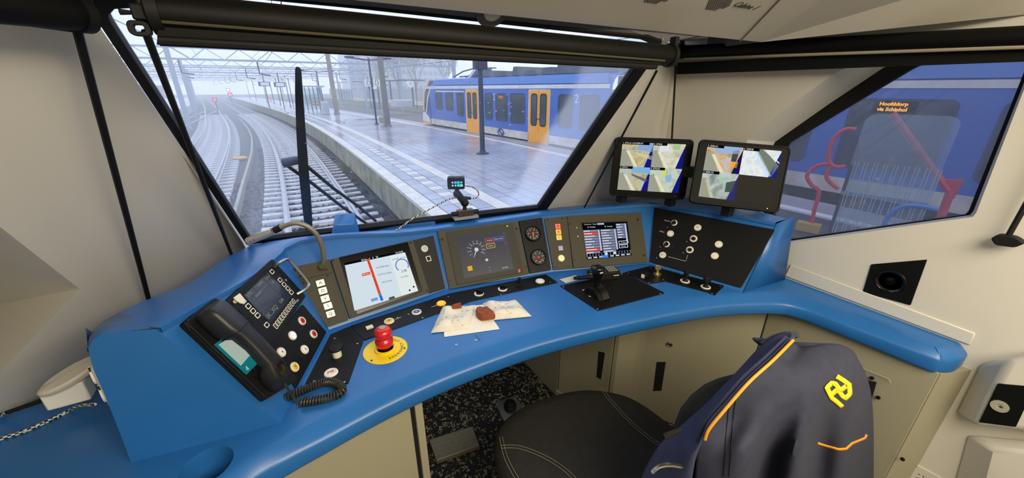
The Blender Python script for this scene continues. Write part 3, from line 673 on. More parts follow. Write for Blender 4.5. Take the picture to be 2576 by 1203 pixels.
m = MB(); q = [pz(420, 283, ZP), pz(470, 268, ZP), pz(490, 258, ZP), pz(494, 250, ZP), pz(470, 246, ZP), pz(400, 250, ZP)]
m.prism(W0, [(p.x, p.y) for p in q], ZR - .2, ZP); m.build('deck', M_cop, lp, smooth=False)
# cable duct covers between the tracks, the yellow track marker and tuft of weeds
cd = thing('cable_duct', 'row of flat concrete cable duct covers between the two tracks', 'cable duct', (-1.7, 20, ZR - .2))
dp = smooth_curve([pz(u, v, ZR - .2) for u, v in [(590, 575), (604, 520), (616, 470), (628, 425), (636, 385), (634, 350), (622, 325), (605, 305)]], 10)
for a, b in zip(dp, dp[1:]):
    mb = MB(); d = b - a; mb.bar(a + d * .02 + Z * .03, b - d * .02 + Z * .03, .38, .08); mb.build('cover', mat('duct_cover', '9d978c', .8, var=.15, vscale=3), cd, smooth=False)
p = pz(605, 399, ZR - .15); m = MB(); fr = Fr(p, (1, 0, 0), (0, 1, 0)); m.lathe(fr, 0, 0, [(.3, 0), (.28, .05), (.2, .09), (1e-6, .11)], 16, 1, .6)
m.build('track_marker', mat('yellow_marker', 'd9a63c', .6), label='small yellow dome marker lying between the tracks', cat='marker')
wd = thing('weeds', 'small tuft of green weeds at the foot of the platform wall', 'plant', pz(868, 432, ZR - .1))
for i in range(46):
    a = rnd.uniform(0, 6.28); r = rnd.uniform(0, .3); b_ = pz(868, 432, ZR - .14) + V((math.cos(a) * r * .5, math.sin(a) * r * 1.6, 0)); h = rnd.uniform(.1, .3)
    m = MB(); tip = b_ + V((rnd.uniform(-.12, .12), rnd.uniform(-.12, .12), h)); s_ = V((.02, .01, 0)); m.quad(b_ - s_, b_ + s_, tip + s_ * .6, tip - s_ * .4); m.build('leaf', mat('weed_green', '58713f', .7), wd, smooth=False)
# ---------------------------------------------------------------- the blue train
T0 = V((7.43, 23.7, 0)); te = V((8.82 - 7.43, 12.36 - 23.7, 0)).normalized()
TF = Fr(T0, te, (0, 0, 1))                       # x runs from the nose towards us, y up, z to our side
if TF.z.x > 0: TF = Fr(T0, te, (0, 0, 1), -TF.z)
M_tblue = mat('train_blue', '365fae', .3, var=.04, vscale=1.5); M_tlb = mat('train_roof_blue', '5f86c9', .35)
M_twh = mat('train_white', 'cfcdcb', .35, var=.1, vscale=1.5); M_tdirty = mat('train_dirty_white', 'b8aa9c', .5, col2='cfc9c2', vscale=2.5)
M_tyel = mat('train_yellow', 'f0a012', .35); M_twin = mat('train_window', '3b424c', .12, var=.25, vscale=2); M_troof = mat('roof_grey', '585c63', .6, var=.2, vscale=3)
SL = 30.0
tr = thing('blue_train', 'blue and yellow electric train standing on the far side of the platform', 'train', TF(12, ZR, -1.4))
def side_rows(poly_top):
    return poly_top
# body: cross-section swept along s, nose tapering
sec = [(-.50, .0), (-.30, .0), (1.40, .0), (1.56, -.02), (1.72, -.10), (1.86, -.30), (1.94, -.60), (1.97, -1.4)]     # (z, depth)
def secrow(s, kz=0., kd=0.):
    return [TF(s + sh, z, d) for (z, d), sh in zip(sec, kz)]
nose = [(0.05, [-.02, .0, .50, .72, 1.0, 1.25, 1.6, 2.3]), ]
rows = []
for s, dd in ((0.0, -.35), (.35, -.12), (.9, -.02), (1.4, 0.), (14.1, 0.), (14.3, -.01)):
    k = max(0, 1 - s / 1.4); sh = [0., 0., .45 * k, .62 * k, .85 * k, 1.1 * k, 1.4 * k, 1.8 * k]
    rows.append([TF(s + h, z, d + dd * k if s < 1.4 else d) for (z, d), h in zip(sec, sh)])
m = MB(); m.loft(rows); end = [TF(14.3, -.5, -2.8), TF(.4, -.5, -2.8)]
m.loft([[p + TF.z * (-2.4 - 2 * (p - TF.o).dot(TF.z) * 0) * 0 for p in rows[0]], [TF((p - TF.o).dot(TF.x) + .25, (p - TF.o).dot(TF.y), -1.4) for p in rows[0]]])
m.quad(rows[-1][0], rows[-1][7], TF(14.3, 1.97, -2.8), TF(14.3, -.5, -2.8))
m.loft([[r[7] for r in rows], [TF((r[7] - TF.o).dot(TF.x), 1.9, -2.8) for r in rows]])
m.build('body', M_tblue, tr, ang=40)
rows = [[TF(s, z, d) for z, d in sec] for s in (14.9, SL)]
m = MB(); m.loft(rows); m.quad(rows[0][0], rows[0][7], TF(14.9, 1.97, -2.8), TF(14.9, -.5, -2.8)); m.loft([[r[7] for r in rows], [TF((r[7] - TF.o).dot(TF.x), 1.9, -2.8) for r in rows]]); m.build('second_car_body', M_tblue, tr, ang=40)
m = MB(); m.box(TF, 14.6, .7, -1.4, .7, 2.2, 2.2); m.build('gangway', M_rub, tr)
m = MB(); m.prism(TF, [(1.75, 1.60), (14.1, 1.60), (14.1, 1.90), (1.95, 1.86)], -.06, .012); m.prism(TF, [(15, 1.6), (SL, 1.6), (SL, 1.9), (15, 1.9)], -.06, .012); m.build('roof_edge', M_tlb, tr)
m = MB(); m.prism(TF, [(.75, 1.40), (14.2, 1.44), (14.2, 1.57), (.95, 1.55)], -.02, .016); m.prism(TF, [(15, 1.44), (SL, 1.44), (SL, 1.57), (15, 1.57)], -.02, .016); m.build('white_stripe', M_twh, tr, smooth=False)
m = MB(); m.prism(TF, [(1.2, -.52), (14.2, -.58), (14.2, -.27), (1.15, -.21)], -.02, .012); m.prism(TF, [(15, -.58), (SL, -.72), (SL, -.36), (15, -.28)], -.02, .012); m.build('lower_band', M_tdirty, tr, smooth=False)
m = MB(); m.prism(TF, [(1.1, -1.1), (14.2, -1.1), (14.2, -.56), (.9, -.5)], -1.2, -.12); m.prism(TF, [(15, -1.1), (SL, -1.1), (SL, -.56), (15, -.56)], -1.2, -.12); m.build('underframe', M_rub, tr, smooth=False)
# nose mask, front pillar stripe, cab windows
m = MB(); m.prism(TF, [(-.05, -.42), (1.0, -.50), (1.0, -.25), (.35, .05), (.05, .1)], -.9, .01); m.build('nose_skirt', M_twh, tr, bevel=.05)
m = MB(); m.prism(TF, [(.02, -.52), (1.1, -.55), (1.1, -.46), (.0, -.42)], -.6, .02); m.build('nose_yellow', M_tyel, tr)
m = MB(); m.prism(TF, [(.35, .35), (.55, 1.25), (1.25, 1.38), (.85, .95), (.62, .3)], -.1, .014); m.build('cab_side_window', M_twin, tr, smooth=False)
m = MB(); m.prism(TF, [(.10, .15), (.40, 1.35), (.95, 1.70), (1.25, 1.85), (1.05, 1.62), (.55, 1.2), (.3, .2)], -.9, .006); m.build('windscreen_mask', mat('train_nose_cream', 'e0b98c', .4), tr, smooth=False)
m = MB(); m.prism(TF, [(.85, .95), (1.30, 1.42), (1.42, 1.42), (1.0, .95), (.62, .1), (.5, .05)], -.02, .015); m.build('nose_stripe', M_twh, tr, smooth=False)
m = MB(); m.prism(TF, [(.95, -.22), (1.2, -.24), (1.2, .95), (1.0, .95)], -.02, .008); m.build('cab_door', mat('train_dark_blue', '25468c', .35), tr, smooth=False)
def twin(a, b, z0, z1, name='window'):
    m = MB(); m.ring(TF, rrect((a + b) / 2, (z0 + z1) / 2, b - a + .08, z1 - z0 + .08, .14), rrect((a + b) / 2, (z0 + z1) / 2, b - a - .02, z1 - z0 - .02, .12), -.01, .012); w = m.build(name, mat('train_window_rim', '22335f', .4), tr, smooth=False)
    m = MB(); m.prism(TF, rrect((a + b) / 2, (z0 + z1) / 2, b - a, z1 - z0, .13), -.01, .006); m.build('glass', M_twin, w, smooth=False)
for a, b, z0, z1 in [(1.95, 2.65, .36, 1.19), (3.14, 3.88, .34, 1.2), (4.35, 4.99, .12, 1.2), (7.0, 7.56, .1, 1.2), (7.87, 8.70, .1, 1.2), (8.96, 9.9, .08, 1.21), (11.9, 12.6, .1, 1.2), (13.0, 13.8, .1, 1.2), (15.6, 16.6, .1, 1.2), (17.4, 18.3, .1, 1.2), (18.95, 19.75, -.05, 1.2), (20.35, 21.75, -.05, 1.22), (22.3, 23.3, -.05, 1.22)]: twin(a, b, z0, z1)
m = MB(); m.prism(TF, [(2.0, 1.24), (5.1, 1.25), (5.1, 1.31), (2.0, 1.31)], 0, .012); m.build('class_stripe', M_twh, tr, smooth=False)
def tdoor(a, b):
    mid = (a + b) / 2
    for k, (x0, x1) in enumerate(((a, mid - .01), (mid + .01, b))):
        m = MB(); m.prism(TF, rrect((x0 + x1) / 2, .365, x1 - x0, 1.99, .03), -.02, .018); d = m.build('door', M_tyel, tr, bevel=.01)
        wx = (x0 + x1) / 2 + (.03 if k == 0 else -.03); m = MB(); m.prism(TF, rrect(wx, .64, (x1 - x0) * .56, 1.14, .1), 0, .022); m.build('glass', M_twin, d, smooth=False)
        m = MB(); m.ring(TF, rrect(wx, .64, (x1 - x0) * .66, 1.22, .12), rrect(wx, .64, (x1 - x0) * .54, 1.12, .1), 0, .026); m.build('seal', M_rub, d, smooth=False)
        m = MB(); m.cyl(TF, mid + (-.06 if k == 0 else .06), .30, 0, .03, .03, seg=10); m.build('button', M_rub, d)
    m = MB(); m.ring(TF, rrect(mid, .365, b - a + .1, 2.07, .06), rrect(mid, .365, b - a, 1.98, .04), -.01, .012); m.build('door_frame', M_tdirty, tr, smooth=False)
tdoor(5.27, 6.40); tdoor(10.2, 11.39); tdoor(24.6, 25.8)
text('class_number', '1', TF, 4.12, 1.08, .42, M_twh, tr, h=.012); text('class_number', '2', TF, 7.73, 1.06, .40, M_twh, tr, h=.012); text('class_number', '2', TF, 12.8, 1.09, .40, M_twh, tr, h=.012)
m = MB(); m.prism(TF, rrect(8.25, 1.08, .44, .13, .01), 0, .012); dsp = m.build('destination_display', M_bk, tr, smooth=False)
M_led = emi('orange_led', 'ff9c1c', 1.6)
text('led_text', 'Hoofddorp', TF, 8.25, 1.11, .085, M_led, dsp, h=.014); text('led_text', 'via Schiphol', TF, 8.25, 1.045, .075, M_led, dsp, h=.014)
def ns_logo(fr, cx, cy, w, m_, parent, h=.012, ang=0., name='emblem', th=.001, k=.16):
    # two interlocking bent arrows
    f = fr.at(cx, cy, 0, ang); s = w / 2; out = None
    for sg in (1, -1):
        P_ = [(.52, .62), (-.30, .62), (-1.0, 0.), (-.62, -.52), (-.40, -.52), (.16, .20), (.42, .20), (.62, .0)]
        P_ = [(-x * sg, y * sg) for x, y in P_]
        pts = [V((x * s, y * s * .95)) for x, y in P_]
        mb = MB()
        L_, R_ = [], []
        for i, p in enumerate(pts):
            t1 = (pts[i] - pts[i - 1]).normalized() if i else None; t2 = (pts[i + 1] - pts[i]).normalized() if i < len(pts) - 1 else None
            t = ((t1 or t2) + (t2 or t1)).normalized(); n = V((-t.y, t.x)); c = 1 / max(.6, n.dot(V((-(t2 or t1).y, (t2 or t1).x)))); L_.append(p + n * k * s * c); R_.append(p - n * k * s * c)
        for i in range(len(pts) - 1): mb.prism(f, [tuple(L_[i]), tuple(L_[i + 1]), tuple(R_[i + 1]), tuple(R_[i])], h - .004, h + th * .5)
        mb.build(name, m_, parent, smooth=False)
ns_logo(TF, 8.23, -.42, .5, mat('train_ink', '2a3f73', .5), tr, h=.018, k=.13)
# bigger side display seen through the cab's side window
q = TF.px(2250, 269); m = MB(); m.prism(TF, rrect(q[0], q[1], .62, .22, .01), 0, .014); dsp = m.build('destination_display', M_bk, tr, smooth=False)
M_led2 = emi('orange_led_bright', 'ffa21c', 3.2)
text('led_text', 'Hoofddorp', TF, q[0] - .02, q[1] + .048, .088, M_led2, dsp, h=.017, bold=.003); text('led_text', 'via Schiphol', TF, q[0] - .02, q[1] - .048, .088, M_led2, dsp, h=.017, bold=.003)
# roof gear
for a, b, z0, z1, dz in [(5.5, 6.6, 1.95, 2.22, 0), (7.0, 8.0, 1.95, 2.15, 0), (8.3, 8.8, 1.95, 2.3, 0), (9.1, 10.0, 1.95, 2.12, 0), (10.2, 11.0, 1.95, 2.2, 0), (11.1, 12.3, 1.95, 2.42, 0), (12.4, 14.0, 1.95, 2.26, 0), (15.5, 18, 1.95, 2.3, 0), (19, 21, 1.95, 2.35, 0)]:
    m = MB(); m.prism(TF, [(a, z0), (b, z0), (b - .12, z1), (a + .12, z1)], -2.2, -.55); m.build('roof_unit', M_troof, tr, smooth=False)
pan = MB(); A_ = TF(2.6, 2.0, -1.4); B_ = TF(4.9, 2.2, -1.4)
for dz in (-1.0, -1.8): pan.tube([TF(2.3, 2.02, dz), TF(3.4, 2.28, dz), TF(4.9, 2.42, dz)], .035, 6); pan.tube([TF(3.0, 2.02, dz), TF(5.2, 2.05, dz)], .04, 6)
pan.tube([TF(4.9, 2.42, -.7), TF(4.9, 2.42, -2.1)], .03, 6); pan.build('pantograph', M_troof, tr)
m = MB(); m.prism(TF, [(4.3, 1.95), (4.6, 1.95), (5.35, 2.4), (5.1, 2.42)], -1.6, -.7); m.build('pantograph_arm', M_twh, tr, smooth=False)
# ---------------------------------------------------------------- posts, masts, portals
M_post = mat('dark_blue_post', '232c3f', .4); M_mast = mat('weathered_mast', '8b8078', .8, var=.15, vscale=3); M_pale = mat('galvanised_pale', '9ba3b4', .6)
def post(u, v, top, label, r=.06, arm=None, group='dark lamp posts along the platform', foot=True, m_=M_post, cat='post'):
    b = pz(u, v, ZP); h = pY(top[0], top[1], b.y).z; t = thing('lamp_post', label, cat, b, group); fr = Fr(b, (1, 0, 0), (0, 1, 0))
    m = MB(); m.cyl(fr, 0, 0, 0, h - ZP, r, r * .85, 12); m.build('pole', m_, t)
    if foot: m = MB(); m.lathe(fr, 0, 0, [(r * 2.6, 0), (r * 2.6, .03), (r * 1.5, .05), (r * 1.1, .12)], 12); m.build('foot', m_, t)
    if arm:
        m = MB(); m.bar(V((b.x - arm, b.y, h)), V((b.x, b.y, h - .12)), .07); m.bar(V((b.x, b.y, h - .12)), V((b.x + arm, b.y, h)), .07); m.build('arm', m_, t)
        for s in (-1, 1): m = MB(); m.box(W0, b.x + s * arm * .8, b.y, h + .02, .5, .16, .07); m.build('lamp_head', m_, t)
    return t, b, h
t, b, h = post(1214, 387, (1214, 130), 'nearest dark platform post standing in front of the blue train', .085)
m = MB(); m.box(W0, b.x, b.y, pY(1214, 160, b.y).z, .42, .2, .35); m.build('loudspeaker', M_post, t)
post(948, 313, (932, 146), 'dark lamp post with two arms beside the grey concrete mast', .06, 1.3)
post(813, 278, (803, 178), 'dark lamp post with two arms beside the glass shelter', .06, 1.6)
for (u, v, tp, lab) in [(731, 268, (719, 190), 'dark post beside the round clock'), (706, 263, (695, 196), 'dark post in front of the right-hand departure board'), (690, 260, (680, 205), 'dark post under the left-hand departure board'), (672, 256.5, (666, 205), 'dark post left of the departure boards'), (645, 251, (640, 200), 'faint distant post farthest along the platform'), (629, 248, (624, 204), 'faint distant post second farthest along the platform')]:
    post(u, v, tp, lab, .05, None)
def mast(u, v, label, w, m_, top):
    b = pz(u, v, ZP); t = thing('concrete_mast', label, 'mast', b); h = pY(top[0], top[1], b.y).z; m = MB()
    tx = pY(top[0], top[1], b.y).x
    for z0, z1 in ((ZP, h),): m.add([V((b.x + sx * w, b.y + sy * w, z0)) for sx, sy in ((-.5, -.5), (.5, -.5), (.5, .5), (-.5, .5))] + [V((b.x + sx * w * .8, b.y + sy * w * .8, z1)) for sx, sy in ((-.5, -.5), (.5, -.5), (.5, .5), (-.5, .5))], [(0, 3, 2, 1), (4, 5, 6, 7), (0, 1, 5, 4), (1, 2, 6, 5), (2, 3, 7, 6), (3, 0, 4, 7)])
    m.build('shaft', m_, t, bevel=.03); m = MB(); m.box(W0, b.x, b.y, ZP + .06, w * 1.25, w * 1.25, .12); m.build('foot', M_mast, t); return b
b = mast(976, 319, 'thick grey concrete mast with a beige box beside it', .30, mat('mast_grey', '77726c', .8, var=.1, vscale=3), (960, 100))
bx_ = thing('beige_box', 'beige box hanging low on a thin pole beside the concrete mast', 'box', pz(965, 318, ZP))
m = MB(); p = pz(965, 314, ZP); m.box(W0, p.x, p.y, ZP + .28, .42, .3, .36); m.build('box', mat('beige_box', '9d907c', .7), bx_, bevel=.02)
m = MB(); m.tube([V((p.x, p.y, ZP)), V((p.x - .05, p.y, 2.6))], .02, 6); m.build('conduit', mat('yellow_conduit', 'b3a878', .6), bx_)
mast(848, 287, 'brown weathered concrete mast left of the lamp post', .36, M_mast, (830, 60))
# overhead line portals
for k, Y in enumerate([37.2, 51, 65, 80, 96, 115, 138]):
    lab = ['nearest overhead line portal truss, the lowest hanging across the windscreen', 'second overhead line portal truss behind the nearest one', 'third overhead line portal truss along the tracks', 'fourth overhead line portal truss along the tracks', 'fifth overhead line portal truss far along the tracks', 'sixth overhead line portal truss fading in the mist', 'last overhead line portal truss faintly visible in the mist'][k]
    zb, zt = pY(760, 157, 37.2).z, pY(760, 131, 37.2).z; xc = tc_(Y); x0, x1 = xc - 13, xc + 16
    t = thing('overhead_portal', lab, 'truss', (xc, Y, zb), 'overhead line portals'); m = MB(); m.box(W0, (x0 + x1) / 2, Y, zb, x1 - x0, .12, .12); m.build('bottom_chord', M_pale, t); m = MB(); m.box(W0, (x0 + x1) / 2, Y, zt, x1 - x0, .12, .12); m.build('top_chord', M_pale, t)
    x = x0; i = 0
    while x < x1 - .1:
        mb = MB(); mb.bar(V((x, Y, zb if i % 2 else zt)), V((x + 1.0, Y, zt if i % 2 else zb)), .05); mb.build('diagonal', M_pale, t, smooth=False); x += 1.0; i += 1
    for xs in (x0, xc - 5.2 - (k > 3), x1):
        m = MB(); m.box(W0, xs, Y, (ZR + zt) / 2, .28, .28, zt - ZR); m.build('leg', M_pale, t, smooth=False)
    for xs in (xc, xc - 3.6 - .03 * Y, xc + 9):
        m = MB(); m.tube([V((xs, Y, zb)), V((xs, Y, zb - .9)), V((xs + .7, Y, zb - 1.0))], .05, 5); m.build('hanger', M_post, t)
wz = pY(760, 170, 37.2).z
for f, lab in ((tc_, 'overhead wire above the track straight ahead'), (tl_, 'overhead wire above the left track'), (fo_, 'overhead wire above the blue train')):
    t = thing('overhead_wire', lab, 'wire', (f(20), 20, wz)); yv = list(range(4, 140, 6))
    m = MB(); m.tube([V((f(y), y, wz)) for y in yv], .012, 5); m.build('contact_wire', M_post, t); m = MB(); m.tube([V((f(y), y, wz + .7 + .35 * abs(((y - 37.2) / 13.9) % 1 - .5))) for y in yv], .01, 5); m.build('carrier_wire', M_post, t)
# platform furniture
def sign(u0, v0, u1, v1, Y, label):
    a, b = pY(u0, v1, Y), pY(u1, v0, Y); t = thing('departure_board', label, 'sign', ((a.x + b.x) / 2, Y, a.z), 'hanging departure boards')
    m = MB(); m.box(W0, (a.x + b.x) / 2, Y, (a.z + b.z) / 2, b.x - a.x, .15, b.z - a.z); m.build('case', mat('sign_blue', '2b3f8f', .4), t)
    m = MB(); m.box(W0, (a.x + b.x) / 2 + .05, Y - .09, (a.z + b.z) / 2, (b.x - a.x) * .72, .03, (b.z - a.z) * .7); m.build('display', emi('sign_light', 'dfe6f2', .9), t, smooth=False)
    x = (a.x + b.x) / 2; m = MB(); m.tube([V((x, Y + .1, ZP)), V((x, Y + .1, b.z + .9))], .05, 6); m.build('pole', M_post, t)
sign(651, 206, 679, 217, 52, 'left-hand departure board hanging over the platform'); sign(690, 207, 716, 219, 48, 'right-hand departure board hanging over the platform below the clock')
sign(927, 216, 952, 226, 46, 'small blue and white board below the letter D signs')
def clock(u, v, Y, r, label):
    p = pY(u, v, Y); t = thing('station_clock', label, 'clock', p); fr = Fr(p, (1, 0, 0), (0, 0, 1)); fr = Fr(p, (1, 0, 0), (0, 0, 1), (0, -1, 0))
    m = MB(); m.cyl(fr, 0, 0, -.1, .1, r, seg=20); m.build('case', M_white, t); m = MB(); m.box(fr, 0, r * .3, .105, r * .12, r * .7, .01); m.box(fr, r * .2, 0, .105, r * .5, r * .12, .01); m.build('hands', M_ink, t)
    m = MB(); m.tube([p, p + V((r * 1.6, 0, .2)), V((p.x + r * 1.6, Y, ZP))], .04, 6); m.build('bracket', M_post, t)
clock(708.5, 201, 50, .38, 'round white clock beside the right-hand departure board'); clock(1032, 212, 42, .34, 'round white clock on the opposite platform left of the train')
for u, lab in ((927, 'left white sign with a black letter D'), (948, 'right white sign with a black letter D')):
    p = pY(u, 209, 44); t = thing('letter_sign', lab, 'sign', p); fr = Fr(p, (1, 0, 0), (0, 0, 1), (0, -1, 0)); m = MB(); m.box(fr, 0, 0, 0, .72, .62, .1); m.build('plate', M_white, t); text('letter', 'D', fr, 0, 0, .62, M_ink, t, h=.055)
    m = MB(); m.tube([V((p.x, 44.1, ZP)), V((p.x, 44.1, p.z + .6))], .04, 5); m.build('pole', M_post, t)
M_sg = glass_mat('shelter_glass', lambda nt, N, L: (lambda v: (setattr(v.outputs[0], 'default_value', .18), v.outputs[0])[1])(N('ShaderNodeValue')), tint=(.80, .9, .88), refl=.4)
def shelter(u0, u1, vb, vt, label, Z_=ZP, base=None):
    a = base[0] if base else pz(u0, vb, Z_); b = base[1] if base else pY(u1, vb, a.y + 1.0); h = pY(u0, vt, a.y).z - Z_; b.z = Z_; b.y = a.y + 1.2
    t = thing('glass_shelter', label, 'shelter', (a + b) / 2); d = (b - a)
    for k in range(6):
        p = a + d * (k / 5); m = MB(); m.box(W0, p.x, p.y, Z_ + h / 2, .07, .07, h); m.build('upright', M_post, t, smooth=False)
    for k in range(5):
        p, q = a + d * (k / 5), a + d * ((k + 1) / 5); m = MB(); m.bar(V((p.x, p.y, Z_ + h / 2 + .05)), V((q.x, q.y, Z_ + h / 2 + .05)), .02, h - .35); 
        m = MB(); m.add([V((p.x, p.y, Z_ + .15)), V((q.x, q.y, Z_ + .15)), V((q.x, q.y, Z_ + h - .1)), V((p.x, p.y, Z_ + h - .1))], [(0, 1, 2, 3)]); m.build('pane', M_sg, t, smooth=False, solid=.01)
    m = MB(); c = (a + b) / 2; m.box(W0, c.x, c.y + .4, Z_ + h + .05, abs(d.x) + .4, 2.2, .12); m.build('roof', M_pale, t)
    return t
shelter(766, 818, 281, 219, 'glass platform shelter with dark uprights right of the wiper')
oz = [pz(856, 256, ZP), pz(906, 258, ZP)]; oz[1].y = oz[0].y
shelter(856, 903, 256, 226, 'distant glass shelter on the opposite platform', ZP, oz)
bt = thing('barrier_rails', 'two red horizontal barrier rails in front of the shelter', 'barrier', pz(800, 285, ZP))
for v in (256, 263):
    m = MB(); m.tube([pY(783, v, 39), pY(813, v + 1, 39)], .04, 6); m.build('rail', mat('red_rail', 'c8584e', .5), bt)
for u in (784, 812): m = MB(); p = pY(u, 256, 39); m.tube([p, V((p.x, p.y, ZP))], .03, 5); m.build('post', M_pale, bt)
def cabinet(u, v0, v1, w, label, Yf=None):
    b = pz(u, v1, ZP); h = pY(u, v0, b.y).z - ZP; t = thing('platform_cabinet', label, 'cabinet', b); m = MB(); m.box(W0, b.x, b.y, ZP + h / 2, w, w * .8, h); m.build('body', mat('pale_cabinet', 'b9bdc9', .5), t, bevel=.03); m = MB(); m.box(W0, b.x, b.y - w * .41, ZP + h * .5, w * .75, .02, h * .7); m.build('door', mat('pale_cabinet_door', 'a9aebc', .5), t)
cabinet(821, 255, 287, .55, 'pale grey cabinet on the platform beside the shelter'); cabinet(1013, 251, 268, 2.4, 'white box on the opposite platform left of the train')
for u, vb, vt, lab in ((921, 258, 206, 'slim post on the opposite platform behind the letter D signs'), (987, 265, 203, 'slim post with arms on the opposite platform behind the mast'), (1041, 269, 202, 'slim post holding the clock on the opposite platform'), (955, 262, 214, 'slim post on the opposite platform left of the mast'), (861, 250, 207, 'slim post on the opposite platform above the distant shelter')):
    b = pz(u, vb, ZP); t = thing('slim_post', lab, 'post', b, 'slim posts on the opposite platform'); h = pY(u, vt, b.y).z; m = MB(); m.tube([b, V((b.x, b.y, h))], .1, 6); m.build('pole', M_post, t); m = MB(); m.bar(V((b.x - 1.6, b.y, h)), V((b.x + 1.6, b.y, h)), .12); m.build('arm', M_post, t)
# signals
def lamp(u, v, Y, r, col, s, label, base=None):
    p = pY(u, v, Y); t = thing('signal_lamp', label, 'signal', V((p.x, p.y, ZR - .2))); fr = Fr(p, (1, 0, 0), (0, 0, 1), (0, -1, 0)); m = MB(); m.lathe(fr, 0, 0, [(r, 0), (r * .8, .05), (1e-6, .09)], 14); m.build('lens', emi('lamp_' + col, col, s), t)
    m = MB(); m.box(W0, p.x, p.y + .15, p.z, r * 2.6, .25, r * 2.6); m.build('housing', M_rub, t); m = MB(); m.tube([V((p.x, p.y + .15, p.z)), V((p.x, p.y + .15, ZR - .2))], .06, 6); m.build('stand', M_rub, t)
lamp(540, 250.5, 70, .2, 'ff3038', 6, 'red signal light between the tracks on the left'); lamp(579, 238, 95, .28, 'ff3a44', 6, 'red signal light at the platform edge in the mist')
lamp(574, 226, 110, .26, 'ffe6b0', 4, 'pale yellow headlights above the red light in the mist'); lamp(680, 247, 80, .12, 'ff4040', 5, 'small red light behind the departure boards')
# buildings and bare trees far behind
M_bld = mat('pale_building', 'c3bfc4', .8); M_bwin = mat('building_window', '7c889c', .3)
bd = thing('apartment_building', 'pale apartment building with rows of windows behind the opposite platform', 'building', (30, 105, ZR))
def blk(u0, u1, vt, Y, m_, nx, nz, depth=14):
    a, b = pY(u0, vt, Y), pY(u1, vt, Y); h = a.z - ZR; m = MB(); m.box(W0, (a.x + b.x) / 2, Y + depth / 2, ZR + h / 2, b.x - a.x, depth, h); w = m.build('wall', m_, bd, smooth=False)
    for i in range(nx):
        for j in range(nz):
            x = a.x + (b.x - a.x) * (i + .5) / nx; z = ZR + 2 + (h - 2.5) * (j + .5) / nz; mm = MB(); mm.box(W0, x, Y - .02, z, (b.x - a.x) / nx * .62, .2, (h - 2.5) / nz * .5); mm.build('window', M_bwin, w, smooth=False)
blk(868, 905, 128, 105, mat('building_glass', '9dabc2', .3), 2, 7); blk(893, 985, 118, 115, mat('building_cream', 'c9bfb4', .8), 8, 6); blk(985, 1110, 108, 120, M_bld, 9, 6)
fw = thing('noise_wall', 'low grey wall behind the opposite platform', 'wall', (25, 60, ZR)); m = MB(); m.bar(V((36, 25, ZR + 1.3)), V((14, 135, ZR + 1.3)), .3, 2.8, up=(1, 0, 0)); m.build('wall_slab', mat('grey_slab', '8a8f9c', .8), fw)
M_brk = mat('bare_branch', '6d6a70', .9)
def tree(u, vb, h, Y, label):
    p = pY(u, vb, Y); p.z = ZR; t = thing('bare_tree', label, 'tree', p, 'bare trees behind the station'); m = MB(); m.tube([p, p + V((0, 0, h * .4))], [.22, .14], 6); m.build('trunk', M_brk, t); mb = MB()
    def br(a, d, L_, r, n):
        b = a + d * L_; mb.tube([a, b], [r, r * .6], 4)
        if n:
            for _ in range(4): br(a + d * L_ * rnd.uniform(.4, 1), (d + V((rnd.uniform(-.7, .7), rnd.uniform(-.7, .7), rnd.uniform(-.1, .5)))).normalized(), L_ * .68, r * .6, n - 1)
    for _ in range(6): br(p + V((0, 0, h * rnd.uniform(.22, .4))), V((rnd.uniform(-.6, .6), rnd.uniform(-.6, .6), 1)).normalized(), h * .28, .09, 3)
    mb.build('branches', M_brk, t, smooth=False)
tree(1005, 235, 13, 78, 'bare tree behind the opposite platform, left of the train nose'); tree(1050, 235, 12, 84, 'bare tree directly above the train nose'); tree(965, 232, 12, 90, 'bare tree behind the grey concrete mast'); tree(1120, 230, 12, 88, 'bare tree above the roof of the train')
# dark greenery and buildings behind the far-left tracks
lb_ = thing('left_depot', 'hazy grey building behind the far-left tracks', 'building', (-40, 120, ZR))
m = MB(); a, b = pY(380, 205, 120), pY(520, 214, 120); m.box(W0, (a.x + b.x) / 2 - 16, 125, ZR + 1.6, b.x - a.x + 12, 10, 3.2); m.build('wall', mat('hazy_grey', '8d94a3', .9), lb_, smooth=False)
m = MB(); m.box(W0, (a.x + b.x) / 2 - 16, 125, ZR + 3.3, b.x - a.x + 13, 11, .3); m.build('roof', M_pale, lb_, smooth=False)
# ---------------------------------------------------------------- stair enclosure outside the side window; some shapes are reflections built as solids
gb = pz(2083, 584, ZP); GF = Fr(gb, (.25, -.97, 0), (0, 0, 1))
if (EYE - gb).dot(GF.z) < 0: GF = Fr(gb, GF.x, GF.y, -GF.z)
gs = thing('glass_screen', 'tall glass screen with white vertical stripes outside the side window', 'screen', gb)
q = GF.pts([(2083, 584), (2167, 285), (2425, 296)]); w_ = q[2][0]; h_ = q[1][1]
m = MB(); m.prism(GF, rrect(w_ / 2, h_ / 2, w_, h_, .12), -.01, .01); m.build('pane', M_sg, gs, smooth=False)
M_dot = mat('frosted_stripe', '9aa3b2', .6)
for i in range(9):
    x = w_ * (.05 + .115 * i)
    for dx in (0, .035): m = MB(); m.box(GF, x + dx, h_ * .32, .012, .012, h_ * .62, .004); m.build('stripe', M_dot, gs, smooth=False)
m = MB(); m.box(GF, w_ / 2, h_ * .36, -.03, w_, .05, .05); m.build('mid_rail', M_pale, gs); m = MB(); m.box(GF, .02, h_ * .3, -.04, .05, h_ * .6, .06); m.build('post', M_drk, gs)
M_rrail = mat('red_handrail', 'c23040', .4)
hr = thing('red_handrail', 'bent red tubular handrail outside the side window left of the striped glass', 'handrail', pz(2045, 578, ZP))
